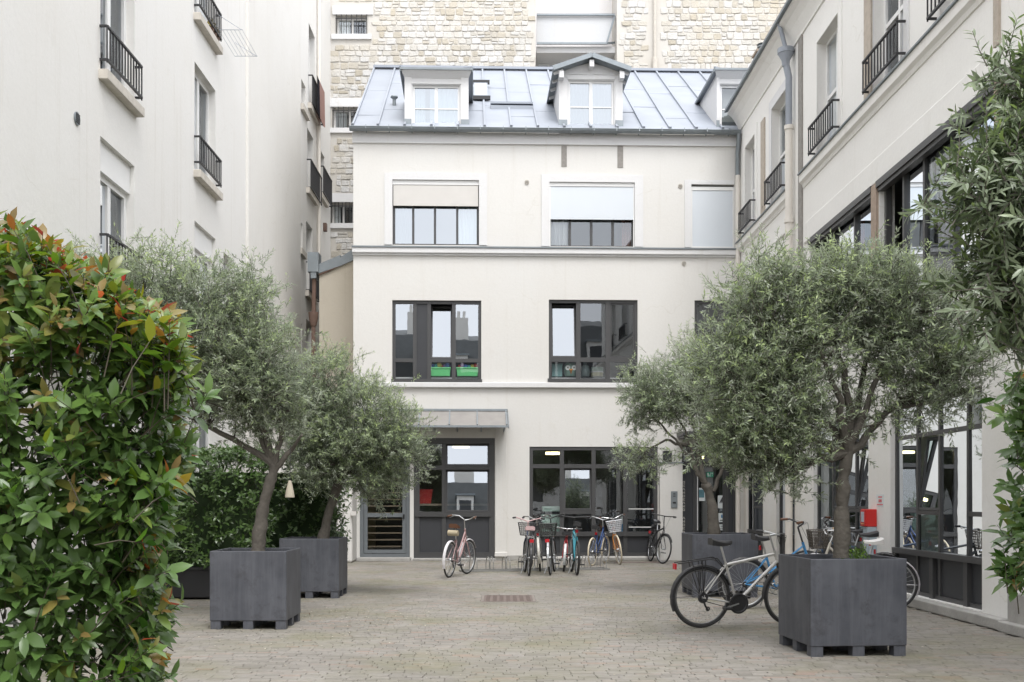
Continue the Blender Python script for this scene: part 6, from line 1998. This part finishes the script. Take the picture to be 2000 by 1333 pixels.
def basket(parent, c, w0, d0, w1, d1, h, mat, m_bot=None):
    mb = MB(); r_ = 0.0045
    def P_(fx, fy, t):
        return (c[0] + (d0 + (d1 - d0) * t) / 2 * fx, c[1] + (w0 + (w1 - w0) * t) / 2 * fy, c[2] + h * t)
    for t in [i / 6 for i in range(7)]:
        k = [P_(-1, -1, t), P_(1, -1, t), P_(1, 1, t), P_(-1, 1, t)]
        for p, q in zip(k, k[1:] + k[:1]): mb.tube([p, q], r_ * (1.8 if t in (0, 1) else 1), 4)
    for i in range(9):
        f = -1 + 2 * i / 8
        for s in (-1, 1):
            mb.tube([P_(f, s, 0), P_(f, s, 1)], r_, 4); mb.tube([P_(s, f, 0), P_(s, f, 1)], r_, 4)
        mb.tube([P_(f, -1, 0), P_(f, 1, 0)], r_, 4)
    return mb.build('basket', mat, parent)

def bicycle(label, loc, heading, lean=0.06, Rw=0.345, wb=1.06, frame_m=None, style='diamond', tyre=None, tr=0.019, bars='flat', bar_m=None, grip_m=None, saddle_m=None,
            guards=None, rack=None, bask=None, bask_m=None, chaincase=None, sad_h=0.93, bar_h=1.02, lights=True, group='parked bicycles', steer=0.0, fork_m=None, bag=None, kick=True, seg=40, rim_m=None, decal=None, guard_ring=None):
    """x runs forward; the bike stands on z = 0 and leans about its tyre line"""
    t = thing('bicycle', label, 'bicycle', loc, heading, group)
    t.rotation_mode = 'XYZ'
    t.rotation_euler = (lean, 0, heading)
    tyre = tyre or rubber; frame_m = frame_m or alloy; saddle_m = saddle_m or blackp; grip_m = grip_m or blackp; bar_m = bar_m or alloy; fork_m = fork_m or frame_m
    xr, xf = -wb / 2, wb / 2
    for x in (xr, xf):
        w = bpy.data.objects.new('wheel', None); COL.objects.link(w); w.parent = t; w.location = (x, 0, Rw); w.empty_display_size = 0.1
        if x == xf: w.rotation_euler = (0, 0, steer)
        for nm, me in wheel_meshes(Rw, tr, tyre, rim_m or alloy, seg):
            o = bpy.data.objects.new(nm, me); COL.objects.link(o); o.parent = w
    bb = Vector((xr + 0.44, 0, 0.285))
    st = Vector((-math.cos(R(72.5)), 0, math.sin(R(72.5))))
    sc_ = bb + st * (0.50 if style == 'diamond' else 0.46)
    hd = Vector((-math.cos(R(71)), 0, math.sin(R(71))))
    hb = Vector((xf - 0.045, 0, Rw)) + hd * (Rw + 0.045) + Vector((-0.012, 0, 0))
    ht = hb + hd * (0.15 if style == 'diamond' else 0.20)
    rh = Vector((xr, 0, Rw))
    mb = MB()
    mb.tube([bb, sc_], 0.0155, 10)
    mb.tube([hb - hd * 0.01, ht + hd * 0.01], 0.019, 10)
    if style == 'diamond':
        mb.tube([sc_ - st * 0.03, ht - hd * 0.03], 0.0175, 10)
        mb.tube([bb, hb + hd * 0.03], 0.021, 10)
    elif style == 'step':
        a, b = bb + st * 0.17, ht - hd * 0.05
        mb.tube([a, a.lerp(b, 0.45) + Vector((0, 0, -0.05)), b], 0.015, 10)
        mb.tube([bb, bb.lerp(hb, 0.5) + Vector((0, 0, -0.06)), hb + hd * 0.04], 0.0165, 10)
    elif style == 'mixte':
        for s in (-1, 1): mb.tube([rh + Vector((0, s * 0.05, 0.01)), bb + st * 0.24 + Vector((0, s * 0.022, 0)), ht - hd * 0.04 + Vector((0, s * 0.012, 0))], 0.0095, 8)
        mb.tube([bb, hb + hd * 0.03], 0.0165, 10)
    for s in (-1, 1):
        y = Vector((0, s * 0.055, 0))
        mb.tube([bb + Vector((-0.03, s * 0.03, 0)), rh + y], 0.0095, 8)
        mb.tube([sc_ + Vector((0, s * 0.018, -0.03)), rh + y], 0.0085, 8)
    mb.tube([bb + Vector((0, -0.035, 0)), bb + Vector((0, 0.035, 0))], 0.022, 10)
    if decal is not None:
        d0, d1 = bb, hb + hd * 0.03
        for k in range(9):
            f = 0.36 + 0.035 * k
            p = d0.lerp(d1, f); q = d0.lerp(d1, f + 0.018)
            for s in (-1, 1): mb.bar(p + Vector((0, s * 0.0205, 0)), q + Vector((0, s * 0.0205, 0)), 0.018, 0.004, 1, up=(0, 1, 0))
    mb.build('frame', [frame_m, decal or blackp], t, smooth=True)
    # fork turns with the bars
    fr = bpy.data.objects.new('steering', None)
    bpy.data.objects.remove(fr)
    mb = MB()
    cs, sn = math.cos(steer), math.sin(steer)
    ctr = Vector((xf, 0, Rw))
    def turn(p):
        d = Vector(p) - ctr
        return ctr + Vector((d.x * cs - d.y * sn, d.x * sn + d.y * cs, d.z))
    for s in (-1, 1):
        mb.tube([turn(hb + Vector((0, s * 0.02, -0.02))), turn(hb + Vector((0.035, s * 0.052, -0.10))), turn(hb.lerp(ctr, 0.65) + Vector((-0.005, s * 0.054, 0))), turn(ctr + Vector((0, s * 0.054, 0)))], [0.014, 0.013, 0.011, 0.008], 8)
    mb.tube([hb + Vector((0, 0, -0.03)), hb + hd * 0.01], 0.02, 8)
    mb.build('fork', fork_m, t, smooth=True)
    mb = MB()
    top = ht + hd * max(0.05, (bar_h - 0.03 - ht.z) / hd.z)
    mb.tube([ht, top], 0.0125, 8)
    ext = 0.07 if bars == 'flat' else 0.03
    hc = turn(top + Vector((ext, 0, 0.01))) if False else top + Vector((ext, 0, 0.015))
    mb.tube([top, hc], 0.0135, 8)
    def bt(p):
        d = Vector(p) - top
        return top + Vector((d.x * cs - d.y * sn, d.x * sn + d.y * cs, d.z))
    grips = []
    for s in (-1, 1):
        if bars == 'flat':
            pts = [hc, hc + Vector((0.0, s * 0.08, 0.005)), hc + Vector((-0.03, s * 0.20, 0.015)), hc + Vector((-0.075, s * 0.31, 0.015))]
        elif bars == 'swept':
            pts = [hc, hc + Vector((0.05, s * 0.07, 0.02)), hc + Vector((0.06, s * 0.17, 0.075)), hc + Vector((-0.04, s * 0.26, 0.085)), hc + Vector((-0.19, s * 0.29, 0.06))]
        else:
            pts = [hc, hc + Vector((0, s * 0.12, 0.04)), hc + Vector((-0.05, s * 0.25, 0.075)), hc + Vector((-0.15, s * 0.31, 0.065))]
        pts = [bt(p) for p in pts]
        mb.tube(pts, 0.0115, 8)
        grips.append((pts[-2].lerp(pts[-1], 0.25), pts[-1], s))
    hb_o = mb.build('handlebar', bar_m, t, smooth=True)
    for p, q, s in grips:
        g_ = MB(); g_.tube([p, q + (q - p).normalized() * 0.01], 0.0175, 8); g_.build('grip', grip_m, hb_o, smooth=True)
        g_ = MB(); d = (q - p).normalized(); g_.tube([p - d * 0.03, p - d * 0.02 + Vector((0.05, -s * 0.01, -0.02)), q.lerp(p, 0.3) + Vector((0.055, 0, -0.03))], 0.005, 5); g_.build('brake_lever', blackp if bars == 'flat' else alloy, hb_o)
        g_ = MB(); g_.tube([p - d * 0.03 + Vector((0.03, 0, 0)), p + Vector((0.12, -s * 0.10, -0.02)), ht + Vector((0.10, s * 0.02, 0.0)), hb + Vector((0.02, 0, 0.02))], 0.0028, 4, cap=False); g_.build('brake_cable', blackp, hb_o)
    # saddle, post
    mb = MB(); sp = sc_ + st * ((sad_h - 0.05 - sc_.z) / st.z); mb.tube([sc_ - st * 0.02, sp], 0.0130, 8); mb.tube([sp + Vector((-0.09, 0.022, 0.015)), sp + Vector((0.1, 0.018, 0.01))], 0.0035, 5); mb.tube([sp + Vector((-0.09, -0.022, 0.015)), sp + Vector((0.1, -0.018, 0.01))], 0.0035, 5)
    mb.build('seat_post', alloy, t, smooth=True)
    mb = MB(); saddle_mesh(mb, (sp.x + 0.0, 0, sad_h), 0, 0.27 if style == 'diamond' else 0.25, 0.075 if style == 'diamond' else 0.098); mb.build('saddle', saddle_m, t, smooth=True)
    # cranks, chain, sprockets
    mb = MB(); ca = random.uniform(-0.6, 0.6)
    mb.ring(bb + Vector((0, -0.045, 0)), 'y', 0.082, 0.008, 24, 5, flat=0.5)
    for k in range(5):
        an = 2 * PI * k / 5; mb.bar(bb + Vector((0, -0.045, 0)), bb + Vector((0.08 * math.cos(an), -0.045, 0.08 * math.sin(an))), 0.012, 0.005)
    ped = []
    for s in (-1, 1):
        e_ = bb + Vector((0.17 * math.cos(ca) * s, s * 0.075, 0.17 * math.sin(ca) * s))
        mb.bar(bb + Vector((0, s * 0.06, 0)), e_, 0.018, 0.014); ped.append((e_, s))
    cr = mb.build('crankset', alloy if chaincase is None else blackp, t)
    for e_, s in ped:
        g_ = MB(); g_.box(e_.x - 0.045, e_.x + 0.045, e_.y, e_.y + s * 0.10, e_.z - 0.012, e_.z + 0.012); g_.build('pedal', blackp, cr)
    mb = MB()
    for s in (-1, 1): mb.bar(bb + Vector((0, -0.045, s * 0.083)), rh + Vector((0, -0.045, s * 0.035)), 0.008, 0.008)
    mb.ring(rh + Vector((0, -0.045, 0)), 'y', 0.03, 0.012, 16, 6, flat=0.9)
    mb.build('chain', blackp, t)
    if chaincase is not None:
        mb = MB(); out = []
        for k in range(9): out.append((bb.x + 0.105 * math.sin(PI * k / 8), bb.z + 0.105 * math.cos(PI * k / 8)))
        for k in range(9): out.append((rh.x - 0.055 * math.sin(PI * k / 8), rh.z - 0.055 * math.cos(PI * k / 8)))
        mb.prism([(p[0], -0.075, p[1]) for p in out], (0, 0.02, 0)); mb.build('chain_case', chaincase, t)
    else:
        mb = MB(); mb.tube([rh + Vector((0.0, -0.06, -0.03)), rh + Vector((0.03, -0.06, -0.10)), rh + Vector((0.07, -0.055, -0.15))], 0.012, 6); mb.ring(rh + Vector((0.06, -0.055, -0.13)), 'y', 0.02, 0.008, 10, 5); mb.build('derailleur', blackp, t)
    if guard_ring is not None:
        mb = MB(); mb.ring(bb + Vector((0, -0.062, 0)), 'y', 0.105, 0.016, 28, 6, flat=0.5); mb.prism([tuple(bb + Vector((0.10 * math.cos(PI * k / 12), -0.06, 0.10 * math.sin(PI * k / 12)))) for k in range(24)], (0, 0.012, 0)); mb.build('chain_guard', guard_ring, t, smooth=True)
        mb = MB(); mb.ring(rh + Vector((0, -0.05, 0)), 'y', 0.045, 0.02, 18, 6, flat=0.8); mb.build('cassette', blackp, t)
    if guards is not None:
        for x, a0, a1 in ((xr, 20, 205), (xf, 0 + 28, 185)):
            mb = MB(); n = 14; rg = Rw + 0.018
            for k in range(n):
                def g_p(q, w_, dr):
                    a = R(a0 + (a1 - a0) * q / n)
                    return Vector((x + (rg + dr) * math.cos(a), w_, Rw + (rg + dr) * math.sin(a)))
                tf = turn if x == xf else (lambda p: Vector(p))
                ring_ = [(-0.028, -0.012), (-0.016, 0.004), (0.016, 0.004), (0.028, -0.012)]
                for (wa, da), (wb2, db) in zip(ring_[:-1], ring_[1:]):
                    mb.quad(tf(g_p(k, wa, da)), tf(g_p(k, wb2, db)), tf(g_p(k + 1, wb2, db)), tf(g_p(k + 1, wa, da)))
            a = R(a1 - 25) if x == xr else R(a1 - 30)
            for s in (-1, 1):
                p = Vector((x + rg * math.cos(a), s * 0.03, Rw + rg * math.sin(a))); q = Vector((x, s * 0.06, Rw))
                if x == xf: p, q = turn(p), turn(q)
                mb.tube([q, p], 0.0025, 4)
            mb.build('mudguard', guards, t, smooth=True)
    if rack is not None:
        mb = MB(); zr = 2 * Rw + 0.07
        for s in (-1, 1):
            mb.tube([(sc_.x - 0.02, s * 0.02, sc_.z - 0.06), (xr + 0.16, s * 0.06, zr + 0.03), (xr - 0.32, s * 0.06, zr - 0.03)], 0.0075, 6)
            for dx in (-0.15, -0.02, 0.02): mb.tube([(xr, s * 0.065, Rw + 0.01), (xr + dx, s * 0.06, zr)], 0.006, 5)
        for dx in (-0.22, -0.1, 0.02, 0.14): mb.tube([(xr + dx, -0.06, zr), (xr + dx, 0.06, zr)], 0.005, 5)
        mb.build('luggage_rack', rack, t)
        mb = MB(); mb.box(xr - 0.345, xr - 0.325, -0.04, 0.04, zr - 0.10, zr - 0.035); mb.build('rear_reflector', redr, t)
    elif lights:
        mb = MB(); mb.box(sp.x - 0.035, sp.x - 0.015, -0.025, 0.025, sp.z - 0.12, sp.z - 0.06); mb.build('rear_reflector', redr, t)
    if lights:
        mb = MB(); p = turn(hb + Vector((0.05, 0, 0.02))); mb.tube([p, p + Vector((0.06, 0, 0.0))], [0.024, 0.034], 10); mb.build('headlight', chrome, t)
    if bask == 'front':
        basket(t, (top.x + 0.21, 0, top.z - 0.27), 0.26, 0.20, 0.36, 0.27, 0.25, bask_m or blackp)
    if bask == 'rear':
        basket(t, (xr - 0.02, 0, 2 * Rw + 0.085), 0.26, 0.28, 0.34, 0.36, 0.24, bask_m or blackp)
    if bag is not None:
        mb = MB(); mb.tube([(sp.x - 0.12, -0.10, sad_h - 0.13), (sp.x - 0.12, 0.10, sad_h - 0.13)], 0.055, 12); mb.build('saddle_bag', bag, t, smooth=True)
    if kick:
        mb = MB(); mb.tube([bb + Vector((-0.10, 0.05, -0.03)), bb + Vector((-0.16, 0.14, -0.26))], 0.008, 6); mb.build('kickstand', alloy, t)
    return t

def gpt(x, y):
    """photo point on the ground"""
    Y = CAM_H * F_PX / (y - Y0)
    return Vector(((x - X0) / F_PX * Y, Y, 0))
brown = simple('brown_leather', (0.12, 0.055, 0.03), 0.5)
pink = paint('dusty_pink_paint', (0.42, 0.27, 0.27))
white_g = simple('white_mudguard', (0.72, 0.70, 0.72), 0.3)

def place(pr, pf, wb=1.06):
    """rear and front wheel ground points -> middle and heading"""
    d = (pf - pr); h = math.atan2(d.y, d.x)
    m = (pr + pf) / 2
    return (m.x, m.y, 0), h
# lone vintage bike left of the rack
r0 = gpt(877, 1129); h0 = math.atan2(1.0, 0.30)
d0 = Vector((math.cos(h0), math.sin(h0), 0))
c0 = r0 + d0 * 0.53
bicycle('dusty pink vintage bicycle with white mudguards standing alone left of the rack', tuple(c0), h0, 0.05, frame_m=pink, style='step', guards=white_g, bars='swept', bar_m=chrome, grip_m=brown, saddle_m=brown, rack=None, bag=simple('beige_canvas', (0.42, 0.36, 0.25), 0.8), bar_h=1.10, sad_h=0.98, steer=-0.15, lights=True, tr=0.017)
# bikes in the rack
def rack_bike(label, xr_, yr_, ang, **kw):
    r0 = gpt(xr_, yr_); h = R(90 + ang); d = Vector((math.cos(h), math.sin(h), 0))
    return bicycle(label, tuple(r0 + d * kw.get('wb', 1.06) / 2), h, **kw)
pale_pink = simple('pale_pink', (0.60, 0.42, 0.42), 0.5)
rack_bike('dark city bicycle with pale pink saddle and bars and a black front basket', 1033, 1125, 3, lean=0.04, frame_m=paint('deep_blue_paint', (0.03, 0.04, 0.07)), style='step', bars='cruiser', bar_m=pale_pink, saddle_m=pale_pink, bask='front', bask_m=blackp, guards=blackp, sad_h=0.92, bar_h=1.06, rack=alloy)
rack_bike('black bicycle with black saddle and swept bars in the rack', 1075, 1124, -7, lean=-0.05, frame_m=paint('black_paint', (0.025, 0.025, 0.028)), style='diamond', bars='cruiser', bar_m=blackp, guards=alloy, sad_h=0.95, bar_h=1.12, rack=blackp, bask='rear', bask_m=simple('dark_wire', (0.04, 0.045, 0.04), 0.6))
rack_bike('dark bicycle with pale mudguards just behind the pink saddled one', 1055, 1117, -2, lean=-0.07, frame_m=paint('charcoal_paint', (0.04, 0.04, 0.045)), style='step', bars='swept', bar_m=chrome, guards=simple('ivory_guard', (0.6, 0.58, 0.52), 0.35), sad_h=0.9, bar_h=1.08, fork_m=alloy)
rack_bike('bicycle with teal frame and wide dark flat bars in the rack', 1127, 1124, 2, lean=0.02, frame_m=paint('teal_paint', (0.05, 0.30, 0.38)), style='diamond', bars='flat', bar_m=blackp, sad_h=1.0, bar_h=1.14, guards=None, tr=0.023, fork_m=alloy)
rack_bike('small red and white bicycle squeezed between two others in the rack', 1101, 1117, -4, lean=0.07, Rw=0.28, wb=0.92, frame_m=paint('red_paint_frame', (0.42, 0.03, 0.04)), style='step', bars='flat', bar_m=chrome, sad_h=0.78, bar_h=0.88, guards=simple('pale_guard', (0.60, 0.62, 0.62), 0.35), fork_m=alloy)
rack_bike('dark blue bicycle with cream tyres behind the rack', 1156, 1106, -22, lean=0.03, frame_m=paint('navy_paint', (0.03, 0.07, 0.20)), style='step', tyre=rubber_cream, bars='cruiser', guards=None, sad_h=0.86, bar_h=1.03, wb=1.02, Rw=0.32)
# orange bike: its front wheel faces the viewer
pf = gpt(1211, 1103)
hh = math.atan2(-1.0, -0.05)
dd = Vector((math.cos(hh), math.sin(hh), 0))
bicycle('orange bicycle with cream tyres and a pale wire front basket', tuple(pf - dd * 0.53), hh, 0.14, frame_m=paint('orange_paint', (0.62, 0.22, 0.03)), style='diamond', tyre=rubber_cream, bars='cruiser', bar_m=chrome, grip_m=brown, saddle_m=brown, bask='front', bask_m=simple('pale_wire', (0.55, 0.56, 0.58), 0.4, metal=0.3), sad_h=0.95, bar_h=1.06, steer=0.16, fork_m=paint('orange_paint_fork', (0.62, 0.22, 0.03)))
# black bike leaning by the wide window
pf = Vector(((1292 - X0) / F_PX * 24.9, 24.9, 0)); pr = pf + Vector((-0.12, 0.98, 0))
loc, h = place(pr, pf)
bicycle('black bicycle leaning near the intercom under the wide window', loc, h, -0.13, frame_m=paint('matt_black_paint', (0.02, 0.02, 0.022)), style='diamond', bars='flat', bar_m=blackp, guards=blackp, rack=blackp, sad_h=0.97, bar_h=1.12, steer=0.25, bag=blackp)
# silver trekking bike in the right foreground
pr = gpt(1361, 1227); pf = gpt(1553, 1222)
loc, h = place(pr, pf)
wbS = 1.14
bicycle('silver trekking bicycle with black rack and mudguard behind the right front planter', loc, h, 0.05, Rw=0.36, wb=wbS, frame_m=simple('silver_paint', (0.64, 0.63, 0.61), 0.3, metal=0.3, var=0.05), style='diamond', bars='flat', bar_m=alloy, guards=blackp, rack=blackp, guard_ring=blackp, sad_h=1.0, bar_h=1.10, tr=0.019, seg=56, fork_m=simple('dark_fork', (0.06, 0.045, 0.035), 0.4), rim_m=simple('dark_alloy', (0.22, 0.22, 0.22), 0.35, metal=0.7), decal=simple('grey_decal', (0.16, 0.16, 0.16), 0.4))
# bikes parked against each other behind the planter
pr = gpt(1452, 1190); pf = pr + Vector((1.06, 0.10, 0))
loc, h = place(pr, pf)
bicycle('blue bicycle with black saddle between the silver bicycle and the planters', loc, h, 0.06, frame_m=paint('blue_paint', (0.05, 0.22, 0.45)), style='mixte', bars='cruiser', bar_m=blackp, grip_m=brown, guards=blackp, sad_h=0.98, bar_h=1.15)
pr = gpt(1742, 1192); pf = pr + Vector((-1.06, 0.12, 0))
loc, h = place(pr, pf)
bicycle('bicycle with white saddle and pale mudguards behind the right front planter', loc, h, -0.03, frame_m=paint('cream_paint_bike', (0.55, 0.52, 0.46)), style='step', bars='swept', bar_m=chrome, grip_m=simple('cork_grip', (0.50, 0.36, 0.22), 0.8), saddle_m=simple('white_saddle', (0.72, 0.70, 0.68), 0.45), guards=white_g, sad_h=0.93, bar_h=1.02)
pr = gpt(1726, 1172); pf = pr + Vector((-1.06, 0.05, 0))
loc, h = place(pr, pf)
bicycle('dark bicycle with black saddle nearest the pier behind the olive trunk', loc, h, -0.04, frame_m=paint('graphite_paint', (0.06, 0.065, 0.07)), style='diamond', bars='flat', guards=blackp, sad_h=0.98, bar_h=1.08, bask='front', bask_m=simple('brown_basket', (0.10, 0.085, 0.07), 0.7))
pr = gpt(1706, 1160); pf = pr + Vector((-1.06, 0.05, 0))
loc, h = place(pr, pf)
bicycle('second dark bicycle with black saddle just behind the first by the shop windows', loc, h, -0.03, frame_m=paint('dark_blue_paint', (0.04, 0.07, 0.13)), style='diamond', bars='cruiser', bar_m=blackp, grip_m=brown, sad_h=1.0, bar_h=1.14)

# ================================================================== bicycle rack
ra = gpt(905, 1118.5); rbb = gpt(1190, 1114)
dr = (rbb - ra); L = dr.length; ha = math.atan2(dr.y, dr.x)
rk = thing('bicycle_rack', 'low galvanised bicycle rack of paired wheel hoops in front of the shop windows', 'bicycle rack', tuple(ra), ha)
galv = simple('galvanised_steel', (0.33, 0.33, 0.32), 0.5, metal=0.6, var=0.2)
mb = MB(); mb.bar((0, 0, 0.025), (L, 0, 0.025), 0.03, 0.03); mb.bar((0, 0.42, 0.025), (L, 0.42, 0.025), 0.03, 0.03); mb.bar((0, 0, 0.022), (0, 0.42, 0.022), 0.03, 0.03); mb.bar((L, 0, 0.022), (L, 0.42, 0.022), 0.03, 0.03); mb.build('rail', galv, rk)
hm = MB()
for s in (-1, 1):
    pts = [(s * 0.036, 0.0, 0.03)]
    for k in range(9):
        a = PI - PI * k / 8
        pts.append((s * 0.036, 0.21 + 0.21 * math.cos(a), 0.10 + 0.20 * math.sin(a) ** 0.7 if 0 < k < 8 else 0.10))
    pts.append((s * 0.036, 0.42, 0.03))
    hm.tube(pts, 0.0085, 6)
hme = hm.mesh('hoop', galv)
n = 9
for k in range(n):
    o = bpy.data.objects.new('hoop', hme); COL.objects.link(o); o.parent = rk; o.location = (0.25 + (L - 0.35) * k / (n - 1), 0, 0)

# ================================================================== covers and litter on the ground
cv = thing('drain_cover', 'rusty brown rectangular iron cover set in the middle of the paving', 'drain cover', tuple(gpt(992.5, 1169.5)))
iron = simple('rusty_cover', (0.16, 0.125, 0.11), 0.8, var=0.25, scale=9, bump=0.5, bscale=50)
mb = MB(); mb.box(-0.36, 0.36, -0.5, 0.5, -0.012, 0.004); mb.build('plate', iron, cv)
mb = MB(); frame_rect(mb, -0.40, 0.40, -0.54, 0.54, -0.012, 0.008, 0.038)
mb.v = [(x, z, y) for x, y, z in mb.v]; mb.build('surround', simple('cover_surround', (0.22, 0.19, 0.17), 0.85, var=0.2), cv)
mb = MB()
for i in range(7):
    for j in range(10): mb.box(-0.33 + i * 0.1, -0.27 + i * 0.1, -0.46 + j * 0.095, -0.41 + j * 0.095, 0.0045, 0.008)
mb.build('tread', iron, cv)
c2 = thing('drain_cover', 'brown flush iron cover at the foot of the facade near the black bicycle', 'drain cover', tuple(gpt(1245, 1099)))
mb = MB(); mb.box(-0.55, 0.55, -0.22, 0.22, -0.01, 0.006); mb.build('plate', iron, c2)
c3 = thing('drain_cover', 'small grey channel grate left of the entrance planter', 'drain cover', tuple(gpt(1296, 1115)))
mb = MB(); mb.box(-0.30, 0.22, -0.12, 0.12, -0.01, 0.006)
mb.build('plate', M['timber_grey'], c3)
st_ = thing('loose_stone', 'loose brown stone lying against the kerb below the right window', 'stone', tuple(gpt(1851, 1186)))
mb = MB(); mb.lathe([(0, 0), (0.13, 0), (0.15, 0.04), (0.12, 0.09), (0, 0.10)], (0, 0, 0), 9); mb.v = [(x * 1.0, y * 0.6, z * random.uniform(0.85, 1.1)) for x, y, z in mb.v]; mb.build('stone', M['timber'], st_)
for i, (x, y, w_, lab) in enumerate(((1822, 1180, 0.14, 'flat grey slab fragment by the kerb left of the loose stone'), (1872, 1194, 0.17, 'flat grey slab fragment by the kerb right of the loose stone'))):
    t = thing('slab_fragment', lab, 'stone', tuple(gpt(x, y)), R(-60 + i * 20), 'slab fragments by the kerb')
    mb = MB(); mb.prism([(-w_, -0.05, 0.0), (w_, -0.07, 0.0), (w_ * 0.8, 0.06, 0.0), (-w_ * 0.9, 0.05, 0.0)], (0, 0, 0.022)); mb.build('slab', M['kerb'], t)
# pale fallen leaves and petals
r8 = np.random.default_rng(8)
n = 700
xs = r8.uniform(-4.2, 5.2, n); ys = 8.4 + (r8.random(n) ** 1.2) * 16
k2 = 420
xs[:k2] = P1[0] + 0.9 + r8.normal(0, 0.7, k2); ys[:k2] = P1[1] + 0.6 + r8.normal(0, 1.1, k2)
P = np.stack([xs, ys, np.full(n, 0.009)], 1)
D = np.stack([r8.normal(size=n), r8.normal(size=n), r8.normal(0.05, 0.08, n)], 1)
me = leaf_mesh('fallen_leaves', P, D, np.tile(np.array([0, 0, 1.0]), (n, 1)) + r8.normal(0, 0.15, (n, 3)), r8.uniform(0.02, 0.045, n), r8.uniform(0.012, 0.022, n), r8.random(n), r8.random(n),
               pieces_mat('fallen_leaf', [(0.0, (0.42, 0.38, 0.28)), (0.5, (0.52, 0.50, 0.42)), (1.0, (0.24, 0.17, 0.10))], 0.8, 40, 0.15, 0.2, 0.003))
o = bpy.data.objects.new('fallen_leaves', me); COL.objects.link(o); o["kind"] = 'stuff'; o["label"] = 'pale fallen olive leaves and petals scattered on the paving'
